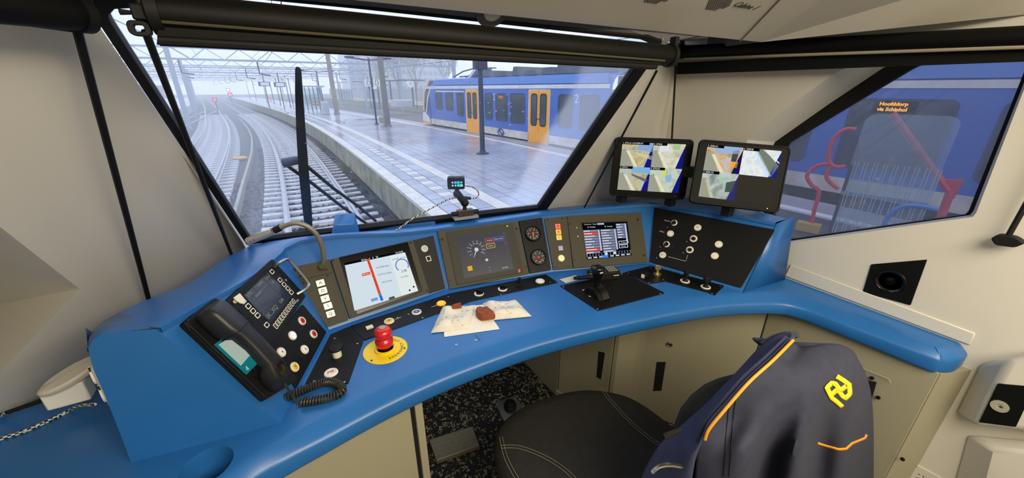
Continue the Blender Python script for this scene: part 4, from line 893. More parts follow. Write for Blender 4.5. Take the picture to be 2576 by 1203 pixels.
for L_, r in (([(2043, 578), (2052, 525), (2064, 480), (2045, 462), (2034, 440), (2048, 422), (2068, 412), (2096, 410)], .035), ([(2156, 325), (2128, 325), (2098, 352), (2088, 400), (2104, 417), (2130, 416)], .035), ([(2096, 415), (2083, 436), (2088, 452), (2112, 472)], .035)):
    P_ = smooth_curve([GF(*GF.px(u, v), .12) for u, v in L_], 5); m = MB(); m.tube(P_, r * .8, 8); m.build('tube', M_rrail, hr)
GB = Fr(GF(0, 0, -.9), GF.x, GF.y, GF.z)
hb_ = thing('red_diagonal_bar', 'red diagonal bar behind the striped glass ending in a red bracket', 'handrail', pz(2420, 560, ZP))
m = MB(); m.tube([GB(*GB.px(2244, 285)), GB(*GB.px(2335, 410)), GB(*GB.px(2385, 480))], .045, 8); m.build('bar', M_rrail, hb_); m = MB(); m.prism(GB, GB.pts([(2372, 452), (2425, 452), (2400, 500), (2382, 492)]), -.03, .03); m.build('bracket', M_rrail, hb_); m = MB(); m.tube([GB(*GB.px(2392, 480)), GB(*GB.px(2362, 560))], .05, 8); m.build('post', M_rrail, hb_)
bh = thing('blue_handrail', 'curved blue tubular rail low behind the striped glass', 'handrail', pz(2240, 575, ZP)); m = MB(); m.tube(smooth_curve([GF(*GF.px(u, v), .2) for u, v in [(2220, 590), (2232, 545), (2262, 516), (2300, 510), (2360, 520)]], 6), .03, 8); m.build('tube', mat('blue_rail', '3f73b5', .4), bh)
yb = thing('yellow_edge', 'yellow box edge at the foot of the red handrail', 'kerb', pz(2030, 590, ZP)); m = MB(); p = GF.px(2040, 592); m.box(GF, p[0] - .05, .06, .15, .3, .14, .15); m.build('block', mat('dull_yellow', 'a8862f', .6), yb, bevel=.01)
# ================================================================ instruments on the console
def plate(name, fr, pxs, m_, parent, h0=-.002, h1=.004, r=.004, c=0., bevel=.0008):
    q = rpoly(fr.pts(pxs, c), r) if r else fr.pts(pxs, c); m = MB(); m.prism(fr, q, h0, h1); return m.build(name, m_, parent, bevel=bevel)
def screw(fr, u, v, parent, r=.0032, h=.004, m_=None):
    a, b = fr.px(u, v, h); m = MB(); m.lathe(fr, a, b, [(r, h - .001), (r, h + .0012), (r * .55, h + .0014), (r * .5, h + .0004), (1e-6, h + .0004)], 10); return m.build('screw', m_ or M_scr, parent)
def rbut(fr, u, v, r, parent, ring=None, cap=None, h=.004, name='push_button', cr=.68, caph=.003, sym=None, symcol=None, sz=None):
    a, b = fr.px(u, v, h); m = MB(); m.lathe(fr, a, b, [(r, h), (r * .97, h + .0025), (r * .86, h + .004), (r * (cr + .02), h + .0036), (r * cr, h + .001)], 24); o = m.build(name, ring or M_white, parent)
    m = MB(); m.lathe(fr, a, b, [(r * cr, h), (r * cr * .97, h + caph), (r * cr * .8, h + caph + .0006), (1e-6, h + caph + .0008)], 24); m.build('cap', cap or M_cream, o)
    if sym: text('symbol', sym, fr, a, b, sz or r * .7, symcol or M_ink, o, h=h + caph + .0012)
    return o
def key(fr, u, v, w, hh, parent, m_=None, h=.004, name='key', r=.002, ang=0., th=.003, rim=M_drk, rk=1.16):
    a, b = fr.px(u, v, h); f = fr.at(a, b, h, ang); m = MB()
    if rim: m.prism(f, rrect(0, 0, w + (rk - 1) * min(w, hh), hh + (rk - 1) * min(w, hh), r), 0, .001); k0 = m.build(name, rim, parent, smooth=False); m = MB(); m.prism(f, rrect(0, 0, w, hh, r), 0, th); m.build('cap', m_ or M_white, k0, bevel=.0006); return k0, f
    m.prism(f, rrect(0, 0, w, hh, r), 0, th); return m.build(name, m_ or M_white, parent, bevel=.0006), f
def knob(fr, u, v, r, parent, h=.004, ang=.4, ring=None):
    a, b = fr.px(u, v, h); f = fr.at(a, b, h, ang); m = MB(); m.ring(f, [(r * math.cos(i * .2618), r * math.sin(i * .2618)) for i in range(24)], [(r * .66 * math.cos(i * .2618), r * .66 * math.sin(i * .2618)) for i in range(24)], 0, .003); o = m.build('rotary_switch', ring or M_white, parent)
    m = MB(); m.cyl(f, 0, 0, 0, .008, r * .62, r * .55); m.box(f, 0, -r * .15, .011, r * .42, r * 1.6, .012); m.build('handle', M_bk, o, bevel=.001); return o
def flat(fr, poly, m_, parent, name, h0, h1): m = MB(); m.prism(fr, poly, h0, h1); return m.build(name, m_, parent, smooth=False)
def screen_mat(name, col, e): return mat(name, col, .12, emit=e)
class Quad:                                      # bilinear (s,t) inside a quad given by its four corners TL,TR,BR,BL
    def __init__(s, fr, pxs, c=0.): s.fr = fr; s.q = [V(p) for p in fr.pts(pxs, c)]
    def __call__(s, x, y): return tuple((s.q[0] * (1 - x) + s.q[1] * x) * (1 - y) + (s.q[3] * (1 - x) + s.q[2] * x) * y)
    def rect(s, x0, y0, x1, y1): return [s(x0, y1), s(x1, y1), s(x1, y0), s(x0, y0)]
    def ang(s): d = s.q[1] - s.q[0]; return math.atan2(d.y, d.x)
    def w(s): return (s.q[1] - s.q[0]).length
    def h(s): return (s.q[3] - s.q[0]).length
# ---- radio unit on the left flank
ra_ = thing('cab_radio', 'black cab radio with dark screen, small white keys and a bent steel guard handle', 'radio', FL(*FL.px(660, 780)))
plate('body', FL, [(676, 657), (761, 750), (655, 905), (552, 768)], M_bk, ra_, -.002, .012)
H = .012
sq = Quad(FL, [(673, 686), (733, 746), (679, 814), (613, 744)], H)
sq2 = Quad(FL, [(613, 744), (673, 686), (733, 746), (679, 814)], H)   # as read by the driver
flat(FL, sq2.rect(0, 0, 1, 1), screen_mat('radio_screen', '20242f', .25), ra_, 'screen', .0105, H + .0008)
M_sl = emi('radio_screen_text', 'a9b2a0', .55); M_sl2 = emi('radio_screen_line', '6c7484', .35)
for x0, y0, x1, y1 in [(0, .16, 1, .17), (0, .30, .75, .31), (.75, 0, .76, 1), (.0, .72, 1, .73), (.33, .0, .34, .16)]: flat(FL, sq2.rect(x0, y0, x1, y1), M_sl2, ra_, 'screen_line', H, H + .0012)
for x, y, s, z in [(.12, .08, '2774', .010), (.55, .08, 'GSM-R', .009), (.88, .10, '14:16', .009), (.88, .3, 'OK', .009), (.25, .84, 'IX...XQ', .017), (.66, .84, 'Qdt', .012), (.3, .23, 'Gereed', .008)]: text('screen_text', s, FL, *sq2(x, y), z, M_sl, ra_, h=H + .0014, ang=sq2.ang())
ka = sq2.ang()
for i, (u, v) in enumerate([(684, 684), (704, 705), (714, 716), (723.5, 726), (732.5, 736), (611.5, 758), (624, 771), (636, 783), (647.5, 794), (670.6, 818)]):
    k_, f_ = key(FL, u, v, .0105, .0075, ra_, M_bk, H, 'soft_key', .002, ka, .0016, M_cream, 1.55); 
for i in range(10):
    t_ = i / 9; k_, f_ = key(FL, 693 + (738.7 - 693) * t_, 821 + (758 - 821) * t_, .0062, .011, ra_, M_bk, H, 'number_key', .002, ka, .0016, M_cream, 1.5)
    text('digit', '1234567890'[i], f_, 0, 0, .007, M_wink, k_, h=.0022)
m = MB(); hd = [FL(*FL.px(u, v, h), h) for u, v, h in [(687, 673, .012), (700, 664, .03), (712, 657, .036), (722, 653, .036), (731, 658, .036), (755, 685, .036), (774, 710, .036), (775, 722, .034), (765, 731, .026), (747, 741, .012)]]
m.tube(smooth_curve(hd, 5), .0042, 8); m.build('guard_handle', M_steel, ra_)
plate('red_dot_tab', FL, [(574, 757), (590, 745), (604, 762), (602, 772), (592, 771)], M_cream, ra_, .012, .015, .002); rbut(FL, 590, 760, .004, ra_, M_cream, M_red, .015, 'indicator')
for i in range(5):
    a = FL.px(600 + i * 6.5, 778 + i * 7.5, H); b = FL.px(612 + i * 6.5, 800 + i * 2.5, H); m = MB(); m.tube([FL(*a, H + .0003), FL(*b, H + .0003)], .0014, 5); m.build('speaker_slot', M_grid, ra_)
for u, v in [(719, 705)]: screw(FL, u, v, ra_, .004, H, M_steel)
text('model_mark', '3024', FL, *FL.px(748, 757, H), .006, M_wink, ra_, h=H + .0005, ang=ka)
# ---- six-button panel
bp_ = thing('button_panel', 'black panel with six round push buttons, two red and one yellow, left of the desk', 'control panel', FL(*FL.px(750, 870)))
plate('plate', FL, [(758, 768), (818, 838), (742, 979), (678, 868)], M_bk, bp_, -.002, .005)
M_lit = emi('lit_white', 'fff4ff', 3.0); M_redc = mat('red_cap', 'c32a22', .35); M_yelc = mat('yellow_cap', 'e3b31f', .35); M_bluc = mat('blue_cap', '2b4f9e', .35)
rbut(FL, 759, 808, .0125, bp_, M_cream, M_redc, .005, sym='D', sz=.010); rbut(FL, 788, 841, .0125, bp_, M_cream, M_redc, .005, sym='X', sz=.010); rbut(FL, 735, 845, .0125, bp_, M_cream, M_lit, .005)
rbut(FL, 765.5, 880, .0125, bp_, M_cream, M_white, .005, sym='0', sz=.008); rbut(FL, 707, 887, .0125, bp_, M_cream, M_white, .005, sym='8', sz=.008); rbut(FL, 740.5, 924, .0125, bp_, M_cream, M_yelc, .005, sym='Y', sz=.010)
for u, v in [(760, 779), (809, 840), (741, 968)]: screw(FL, u, v, bp_)
# ---- telephone
cr = thing('phone_cradle', 'black handset cradle with a lit teal display on the left flank of the desk', 'phone cradle', FL(*FL.px(590, 900)))
plate('base', FL, [(449, 819), (527, 757), (640, 860), (737, 963), (656, 1013)], M_rub, cr, -.004, .016, .006)
plate('display_block', FL, [(538, 868), (578, 838), (655, 912), (622, 946)], M_bk, cr, .01, .022, .002)
HC = .022
flat(FL, Quad(FL, [(540, 866), (577, 841), (652, 910), (621, 942)], HC).rect(0, 0, 1, 1), emi('teal_screen', '1f8f96', .55), cr, 'teal_screen', .02, HC + .0006)
flat(FL, Quad(FL, [(549, 868), (577, 848), (630, 892), (605, 921)], HC).rect(0, 0, 1, 1), emi('white_screen', 'b9c9bd', .75), cr, 'note_area', .02, HC + .0012)
text('screen_icon', 'd', FL, *FL.px(620, 928, HC), .012, emi('icon_white', 'dff0ea', .8), cr, h=HC + .0014, ang=ka)
for L_ in ([(463, 812), (478, 825)], [(505, 815), (523, 826)], [(637, 948), (668, 964)], [(470, 822), (655, 1000)]):
    m = MB(); m.tube([FL(*FL.px(u, v, .016), .0165) for u, v in L_], .0012, 5); m.build('ridge', M_bkg, cr)
ha = V(FL.px(541, 772, .05)); hb2 = V(FL.px(716, 956, .042)); hv = (hb2 - ha); HL = hv.length; hang = math.atan2(hv.y, hv.x)
HF = FL.at(ha.x, ha.y, 0, hang)                 # x along the handset
ph = thing('telephone_handset', 'black telephone handset lying in its cradle, with a coiled cord on the desk', 'telephone', HF(HL / 2, 0, .02))
def rsec(x, w, z0, z1, r=.35, n=16):
    out = []
    for i in range(n):
        a = 2 * math.pi * i / n; c, s = math.cos(a), math.sin(a); p = .42
        out.append(HF(x, math.copysign(abs(c) ** p, c) * w / 2 + OY, (z0 + z1) / 2 + math.copysign(abs(s) ** p, s) * (z1 - z0) / 2))
    return out
OY = 0.0
m = MB(); m.loft([rsec(x * HL, w, z0, z1) for x, w, z0, z1 in [(-.03, .036, .026, .048), (-.01, .048, .020, .058), (.06, .050, .018, .062), (.24, .050, .018, .064), (.30, .047, .026, .065), (.34, .038, .036, .065), (.5, .037, .040, .065), (.74, .038, .036, .063), (.79, .044, .022, .061), (.87, .048, .016, .057), (.98, .047, .014, .05), (1.02, .034, .018, .042)]], closed=True, caps=True)
m.build('handset_body', mat('handset_black', '1b1b1f', .42, bump=.05, bscale=700), ph, ang=70)
m = MB(); m.loft([rsec(x * HL, w, z0, z1) for x, w, z0, z1 in [(.297, .0495, .017, .0665), (.303, .0495, .017, .0665)]], closed=True, caps=True); m.build('seam', M_grid, ph)
m = MB(); m.loft([rsec(x * HL, .03, z0, z1) for x, z0, z1 in [(.80, .056, .0605), (.9, .05, .056), (.98, .042, .048)]], closed=True, caps=True); m.build('mouth_ridge', M_bkg, ph)
M_cord = mat('cord_olive', '2b2a22', .4)
zc = ZD + .0115
cpx = [(716, 1003), (742, 991), (770, 979), (795, 969), (822, 962), (845, 965), (858, 974), (860, 983), (850, 993), (830, 1000), (800, 1007), (775, 1011), (757, 1013)]
path = smooth_curve([pz(u, v, zc) for u, v in cpx], 14); tot = [0]
for a, b in zip(path, path[1:]): tot.append(tot[-1] + (b - a).length)
turns = 40; hel = []; N_ = turns * 12
for i in range(N_ + 1):
    s = tot[-1] * i / N_; j = min(max(q for q in range(len(tot)) if tot[q] <= s + 1e-9), len(path) - 2); p = path[j].lerp(path[j + 1], (s - tot[j]) / max(1e-9, tot[j + 1] - tot[j])); t_ = (path[j + 1] - path[j]).normalized()
    sx = t_.cross(Z).normalized(); a = 2 * math.pi * turns * i / N_; hel.append(p + (sx * math.cos(a) + Z * math.sin(a)) * .0085)
m = MB(); m.tube(hel, .0024, 6); m.build('coiled_cord', M_cord, ph)
m = MB(); m.tube(smooth_curve([HF(HL * .97, .008, .03), pz(722, 975, .83), pz(738, 1000, .80), pz(752, 1018, .785), hel[-1]], 6), .003, 6); m.build('cord_lead', M_cord, ph)
m = MB(); m.tube(smooth_curve([HF(HL * .95, -.012, .012), pz(696, 990, .80), pz(704, 1010, .787), pz(712, 1012, .785), hel[0]], 6), .003, 6); m.build('cord_lead', M_cord, ph)
# ---- intercom panel with gooseneck microphone
ic = thing('intercom_panel', 'brown-grey intercom panel with a column of five lit square keys', 'control panel', FT(*FT.px(805, 740)))
plate('plate', FT, [(725, 676), (829, 653), (876, 806), (823, 824)], M_brn, ic, -.002, .005, .003)
ta = math.atan2(*(lambda a, b: (b[1] - a[1], b[0] - a[0]))(FT.px(831, 655), FT.px(1037, 606)))
for i, (u, v) in enumerate([(806, 712.6), (812, 732), (818, 751.5), (825, 770), (831.5, 790)]):
    k_, f_ = key(FT, u, v, .0225, .019, ic, mat('lit_key', 'f2eedc', .4, emit=.35), .005, 'lit_key', .001, ta, .003, M_ink); text('symbol', 'ADV1Q'[i], f_, 0, 0, .013, M_ink, k_, h=.0035)
for u, v in [(742, 680), (755, 697), (764, 712), (821, 680), (824, 695), (860, 803), (830, 813)]: screw(FT, u, v, ic, .004, .005)
m = MB(); m.tube([FT(*FT.px(745, 708, .005), .0052), FT(*FT.px(834, 686, .005), .0052)], .0008, 4); m.build('seam', M_drk, ic)
gm = thing('gooseneck_microphone', 'silver gooseneck microphone bending left over the console', 'microphone', FT(*FT.px(808, 676)))
M_goose = mat('goose_metal', '8d8772', .45, metal=.5)
g0 = FT(*FT.px(808, 674), .004); d0 = g0.y
def gp(u, v, y): return pY(u, v, y)
gpath = smooth_curve([g0, gp(814, 655, g0.y - .012), gp(811, 625, g0.y - .02), gp(801, 598, g0.y - .025), gp(785, 578, g0.y - .025), gp(762, 565, g0.y - .022), gp(737, 562, g0.y - .018), gp(712, 570, g0.y - .012), gp(704, 573, g0.y - .01)], 12)
m = MB(); rad = [.0068 * (1.06 if i % 2 else .94) for i in range(len(gpath))]; m.tube(gpath, rad, 10); m.build('flexible_neck', M_goose, gm, ang=80)
m = MB(); m.lathe(FT, *FT.px(808, 674), [(.011, .005), (.011, .009), (.008, .011), (.008, .02)], 16); m.build('socket', M_brn, gm)
a, b, c_, e_ = gp(706, 573, g0.y - .01), gp(690, 580, g0.y - .006), gp(686, 582, g0.y - .005), gp(622, 608, g0.y + .012)
m = MB(); m.tube([a, b], .0095, 14); m.build('collar', M_rub, gm); m = MB(); m.tube([c_, c_.lerp(e_, .92), e_], [.0105, .0112, .0095], 16); m.build('capsule', mat('mic_silver', 'cfcabb', .3, metal=.7), gm)
for k in (.72, .84): p = c_.lerp(e_, k); m = MB(); m.ball(p + V((0, -.0105, 0)), .0018, 8, 5, (2.2, .5, .8)); m.build('slot', M_ink, gm)
# ---- timetable display
td = thing('timetable_display', 'driver tablet display with white map screen and red vertical route line', 'display', FT(*FT.px(955, 710)))
plate('housing', FT, [(831, 655), (1036, 606), (1078, 737), (878, 803)], M_brn, td, -.002, .012, .004)
plate('bezel', FT, [(851, 650), (1023, 611), (1060, 734), (896, 793)], M_bkg, td, .010, .0135, .002)
H = .0135
ts = Quad(FT, [(866, 662), (1017, 630), (1052, 732), (892, 782)], H)
E_w = emi('tablet_white', 'd6e4ee', .95); E_g = emi('tablet_side', 'dfe8e6', 1.0); E_r = emi('tablet_red', 'ea4a2a', .95); E_b = emi('tablet_blue', '2f6fdc', .95); E_k = emi('tablet_black', '14161a', .3); E_t = emi('tablet_text', '5b6a78', .6)
flat(FT, ts.rect(0, 0, 1, 1), E_k, td, 'status_bar', .012, H + .0004); flat(FT, ts.rect(0, .05, .72, 1), E_w, td, 'map_screen', .012, H + .0006); flat(FT, ts.rect(.72, .05, 1, 1), E_g, td, 'info_screen', .012, H + .0006)
flat(FT, [ts(.345, .02), ts(.385, .02), ts(.425, .80), ts(.385, .80)], E_r, td, 'route_line', .013, H + .001); flat(FT, [ts(.385, .80), ts(.425, .80), ts(.428, .86), ts(.388, .86)], emi('tablet_grey', '8a8f94', .7), td, 'route_line', .013, H + .001); flat(FT, [ts(.388, .86), ts(.43, .86), ts(.435, .97), ts(.395, .97)], E_b, td, 'train_position', .013, H + .0011)
flat(FT, ts.rect(.22, .30, .345, .36), E_r, td, 'route_label', .013, H + .0011); flat(FT, ts.rect(.26, .87, .36, .93), emi('tablet_blue2', '7fa3d8', .9), td, 'route_label', .013, H + .0011); flat(FT, ts.rect(.52, .95, .61, 1), E_t, td, 'route_label', .013, H + .0011)
text('label_text', '80 km', FT, *ts(.28, .33), .0075, E_w, td, h=H + .0014, ang=ts.ang())
for y, s in ((.26, '10:18:30 Asd'), (.42, '10:19:12 Asdz'), (.60, '10:22 Dvd')): text('route_text', s, FT, *ts(.56, y), .008, E_t, td, h=H + .001, ang=ts.ang() - .03)
for i in range(6): flat(FT, [ts(.355 + .006 * i, .1 + .1 * i), ts(.37 + .006 * i, .1 + .1 * i), ts(.368 + .006 * i, .12 + .1 * i)], E_k, td, 'route_mark', .013, H + .0014)
m = MB(); cx_, cy_ = ts(.88, .33); ring = [FT(cx_ + .021 * math.cos(a), cy_ + .021 * math.sin(a), H + .0012) for a in [math.radians(-40 + 13 * i) for i in range(21)]]; m.tube(ring, .0016, 5); m.build('countdown_ring', E_b, td)
text('countdown', '2:38', FT, *ts(.88, .47), .0105, E_k, td, h=H + .0012, ang=ts.ang()); text('info_text', '10:15:08   8,1 km', FT, *ts(.86, .16), .0065, E_t, td, h=H + .0012, ang=ts.ang()); text('info_text', '15,4 40,1', FT, *ts(.86, .60), .0075, E_t, td, h=H + .0012, ang=ts.ang())
text('clock_text', '10:10:58', FT, *ts(.90, .022), .008, E_w, td, h=H + .001, ang=ts.ang()); text('status_text', '80,8c   6   8   20', FT, *ts(.4, .022), .008, E_w, td, h=H + .001, ang=ts.ang())
for x, y in ((.87, .93), (.95, .88)): m = MB(); m.cyl(FT, *ts(x, y), .012, H + .0012, .003, seg=10); m.build('screen_button', E_k, td)
for u, v in [(837, 656), (1033, 612), (1074, 732), (883, 796)]: screw(FT, u, v, td, .0036, .012)
sp_ = thing('socket_panel', 'narrow black panel with one round grey button and a small socket right of the tablet', 'control panel', FT(*FT.px(1078, 665)))
plate('plate', FT, [(1037, 606), (1089, 594), (1119, 727), (1079, 739)], M_drk, sp_, -.002, .006, .003); rbut(FT, 1068, 626, .0125, sp_, M_white, mat('grey_cap', 'b7b4a6', .4), .006); key(FT, 1078, 651, .012, .014, sp_, M_bk, .006, 'socket', .001, ta, .0014, M_cream, 1.4)
for u, v in [(1079, 599), (1086, 731), (1113, 722)]: screw(FT, u, v, sp_, .0036, .006)
# ---- speed display and gauges
dm = thing('speed_display', 'train control display with round speed dial on a dark screen', 'display', FD(*FD.px(1215, 640)))
plate('housing', FD, [(1100, 583), (1301, 558), (1329, 690), (1130, 729)], M_brn, dm, -.002, .010, .003)
plate('bezel', FD, [(1121, 586), (1287, 564), (1314, 686), (1148, 718)], mat('olive_bezel', '37342a', .55, spec=.3), dm, .008, .013, .003)
H = .013; ds = Quad(FD, [(1148, 597), (1271.5, 581), (1292.5, 676.6), (1168, 700.6)], H)
flat(FD, ds.rect(0, 0, 1, 1), mat('speed_screen', '2b2d37', .35, spec=.25, emit=.4), dm, 'screen', .012, H + .0004)
E_s = emi('dial_white', 'cfd6e6', .95); E_sd = emi('dial_dim', '8f95a8', .6); E_o = emi('box_red', 'd84a3a', .9); E_u = emi('box_blue', '4d69d8', .9); E_y = emi('box_yellow', 'd8b23a', .9)
dc = V(ds(.34, .37)); uu = ds.w(); an0 = ds.ang()
for i in range(19):
    a = an0 + math.radians(215 - i * 250 / 18); r1 = uu * .185; r0 = uu * (.150 if i % 2 == 0 else .165); m = MB(); m.tube([FD(dc.x + r0 * math.cos(a), dc.y + r0 * math.sin(a), H + .0008), FD(dc.x + r1 * math.cos(a), dc.y + r1 * math.sin(a), H + .0008)], .0007, 4); m.build('tick', E_s if i % 2 == 0 else E_sd, dm, smooth=False)
    if i % 2 == 0: text('dial_number', str(i * 10), FD, dc.x + uu * .122 * math.cos(a), dc.y + uu * .122 * math.sin(a), .0062, E_s, dm, h=H + .0008, ang=an0)
m = MB(); m.cyl(FD, dc.x, dc.y, H, H + .001, uu * .04, seg=18); m.build('dial_hub', E_s, dm); a = an0 + math.radians(-118); m = MB(); m.tube([FD(dc.x, dc.y, H + .001), FD(dc.x + uu * .17 * math.cos(a), dc.y + uu * .17 * math.sin(a), H + .001)], [.0022, .0006], 5); m.build('needle', E_s, dm)
def framebox(fr, qd, x0, y0, x1, y1, m_, parent, s, hh):
    o, i_ = qd.rect(x0, y0, x1, y1), qd.rect(x0 + .012, y0 + .014, x1 - .012, y1 - .014); m = MB(); m.ring(fr, o, i_, hh, hh + .0008); b = m.build('message_box', m_, parent, smooth=False); text('message', s, fr, *qd((x0 + x1) / 2, (y0 + y1) / 2), .0065, E_s, b, h=hh + .0006, ang=qd.ang())
framebox(FD, ds, .545, .13, .725, .25, E_o, dm, 'Snelheid', H); framebox(FD, ds, .735, .12, .92, .24, E_u, dm, 'Baan Stand', H); framebox(FD, ds, .545, .27, .725, .39, E_y, dm, 'Stad In', H)
flat(FD, ds.rect(.10, .74, .19, .85), emi('box_amber', 'e0ad2a', 1.0), dm, 'amber_field', H, H + .0008); flat(FD, [ds(.50, .62), ds(.535, .66), ds(.50, .70), ds(.465, .66)], E_s, dm, 'diamond', H, H + .0008)
for y, s in ((.07, 'ATB'), (.14, 'Dim'), (.20, 'Loc'), (.27, 'Data'), (.33, 'Menu'), (.42, 'S'), (.55, 'z')): text('side_text', s, FD, *ds(.955, y), .0065, E_sd, dm, h=H + .0006, ang=an0)
text('side_text', '10:10:55', FD, *ds(.83, .93), .007, E_s, dm, h=H + .0006, ang=an0)
for x in (.52,): flat(FD, [ds(.50, .87), ds(.54, .87), ds(.52, .83)], E_sd, dm, 'arrow', H, H + .0006); flat(FD, [ds(.50, .92), ds(.52, .96), ds(.54, .92)], E_sd, dm, 'arrow', H, H + .0006)
m = MB(); m.cyl(FD, *FD.px(1276, 569, H), H, H + .001, .0022, seg=10); m.build('green_led', emi('green_led', '7dff3a', 2.5), dm)
flat(FD, Quad(FD, [(1303, 678), (1308, 677), (1309, 685), (1304, 686)], H).rect(0, 0, 1, 1), M_redc, dm, 'red_mark', H, H + .0006)
for u, v in [(1112, 603), (1133, 707), (1299, 576), (1323, 672)]: screw(FD, u, v, dm, .0048, .010)
gg = thing('gauge_panel', 'black panel with two round pressure gauges stacked above each other', 'gauge panel', FD(*FD.px(1345, 620)))
plate('plate', FD, [(1303.5, 557), (1362, 549), (1385, 680), (1331.5, 689)], M_bk, gg, -.002, .008, .003)
for gi, (u, v) in enumerate(((1340, 589), (1354, 648))):
    a, b = FD.px(u, v, .008); R_ = .0285; m = MB(); m.lathe(FD, a, b, [(R_ * 1.1, .008), (R_ * 1.1, .016), (R_ * 1.02, .019), (R_ * .96, .019), (R_ * .93, .014), (R_ * .93, .010)], 32); g = m.build('gauge', M_bkg, gg)
    m = MB(); m.cyl(FD, a, b, .008, .0105, R_ * .94, seg=32); m.build('dial_face', mat('dial_black', '0c0c0c', .5), g)
    for i in range(11):
        th = an0 + math.radians(225 - i * 27); m = MB(); m.tube([FD(a + R_ * .74 * math.cos(th), b + R_ * .74 * math.sin(th), .011), FD(a + R_ * .90 * math.cos(th), b + R_ * .90 * math.sin(th), .011)], .0008, 4); m.build('tick', M_wink, g, smooth=False)
        if i % 2 == 0: text('dial_number', str(i), FD, a + R_ * .60 * math.cos(th), b + R_ * .60 * math.sin(th), .0085, M_wink, g, h=.0112, ang=an0)
    for j, (th, m_) in enumerate(((math.radians(8 if gi == 0 else 195), M_red), (math.radians(262), M_yelc)) if gi == 0 else ((math.radians(192), M_red),)):
        th += an0; m = MB(); m.tube([FD(a - R_ * .2 * math.cos(th), b - R_ * .2 * math.sin(th), .0125), FD(a + R_ * .72 * math.cos(th), b + R_ * .72 * math.sin(th), .0125)], [.0022, .001], 5); m.build('pointer', m_, g)
    m = MB(); m.cyl(FD, a, b, .010, .014, R_ * .16, seg=14); m.build('hub', M_redc, g); text('unit', 'bar', FD, a + R_ * .1, b - R_ * .62, .008, M_wink, g, h=.0112, ang=an0)
for u, v in [(1313, 561), (1354, 555), (1375, 676), (1341, 683)]: screw(FD, u, v, gg, .0034, .008)
# ---- alarm keys and train management display
al = thing('alarm_key_panel', 'brown-grey panel with red A, amber B and C keys and a round cream button', 'control panel', FM(*FM.px(1405, 610)))
plate('plate', FM, [(1368, 551), (1425, 545), (1440, 676), (1391, 680)], M_brn, al, -.002, .006, .003); ma_ = math.atan2(*(lambda a, b: (b[1] - a[1], b[0] - a[0]))(FM.px(1425, 545), FM.px(1609, 536)))
for (u, v), s, c in (((1403, 570), 'A', 'e2604a'), ((1404.5, 584), 'B', 'f0a63a'), ((1406, 598), 'C', 'f2b85a')):
    k_, f_ = key(FM, u, v, .0215, .0205, al, mat('lit_' + s, c, .4, emit=.45), .006, 'alarm_key', .001, ma_, .003, M_ink); text('letter', s, f_, 0, 0, .014, M_ink, k_, h=.0034)
key(FM, 1410, 625, .019, .019, al, mat('lilac_cap', 'a5a2c4', .4), .006, 'lilac_key', .001, ma_, .003, M_ink); rbut(FM, 1412, 650, .0135, al, mat('amber_ring', 'f0cf8a', .4, emit=.3), mat('amber_cap', 'f6dca8', .4, emit=.35), .006, sym='l', sz=.012)
for u, v in [(1377, 553), (1414, 551), (1399, 674), (1430, 671)]: screw(FM, u, v, al, .0034, .006)
tm = thing('train_management_display', 'train management display with columns of grey and red list rows', 'display', FM(*FM.px(1525, 610)))
plate('housing', FM, [(1425, 545), (1609, 536), (1627, 661), (1441, 676)], M_brn, tm, -.002, .010, .003)
H = .010; q4 = Quad(FM, [(1464, 562), (1577, 558), (1588, 642), (1477, 652.6)], H)
flat(FM, q4.rect(-.02, -.03, 1.02, 1.02), M_ink, tm, 'screen_frame', .009, H + .0003); flat(FM, q4.rect(0, 0, 1, 1), emi('list_black', '15171d', .3), tm, 'screen', .009, H + .0006)
E_row = emi('list_row', '8e97b4', .75); E_rr = emi('list_red', 'f0503a', .95); E_hl = emi('list_blue', '3f86ea', 1.0); E_scr = emi('list_scroll', 'c6d2f2', .8); E_lt = emi('list_text', 'e8ecf6', .9)
for ci, (x0, x1, n) in enumerate(((.0, .31, 9), (.38, .67, 9), (.74, .92, 6))):
    y0 = .20 if ci < 2 else .05
    for i in range(n):
        y = y0 + i * .075; red = ci == 0 and i in (1, 7); r_ = flat(FM, q4.rect(x0, y, x1, y + .062), E_rr if red else E_row, tm, 'list_row', H, H + .0010)
        flat(FM, q4.rect(x0 + .01, y + .018, x0 + (x1 - x0) * (.45 + .4 * ((i * 7 + ci * 3) % 5) / 5), y + .04), E_lt, r_, 'row_text', H, H + .0013)
    flat(FM, q4.rect(x1 + .01, y0, x1 + .05, y0 + .6), E_scr, tm, 'scroll_bar', H, H + .0010)
for i, x in enumerate((.76, .76)): framebox(FM, q4, .75, .56 + .11 * i, .95, .66 + .11 * i, E_lt, tm, 'Storing', H)
for x, c in ((.12, E_rr), (.50, E_row)): m = MB(); m.cyl(FM, *q4(x, .12), H, H + .0012, .0035, seg=12); m.build('status_dot', c, tm); text('heading', 'Meldingen' if c is E_rr else 'Storingen', FM, *q4(x + .10, .12), .006, E_lt, tm, h=H + .001, ang=q4.ang())
text('heading', 'Treinnummer   Tractie Aan', FM, *q4(.2, .04), .0055, E_lt, tm, h=H + .001, ang=q4.ang()); flat(FM, q4.rect(.34, .015, .48, .06), E_scr, tm, 'tab', H, H + .001)
for i in range(15): flat(FM, q4.rect(.02 + i * .065, .86, .07 + i * .065, .93), E_lt if i in (6, 9) else E_k, tm, 'coach_icon', H, H + .0012)
flat(FM, q4.rect(0, .855, 1, .935), E_row, tm, 'coach_strip', H, H + .0009)
for i in range(8): flat(FM, q4.rect(.02 + i * .125, .955, .10 + i * .125, .985), E_hl if i == 3 else E_lt, tm, 'menu_entry', H, H + .001)
flat(FM, q4.rect(.34, .93, .47, 1.0), E_hl, tm, 'menu_highlight', H, H + .0011)
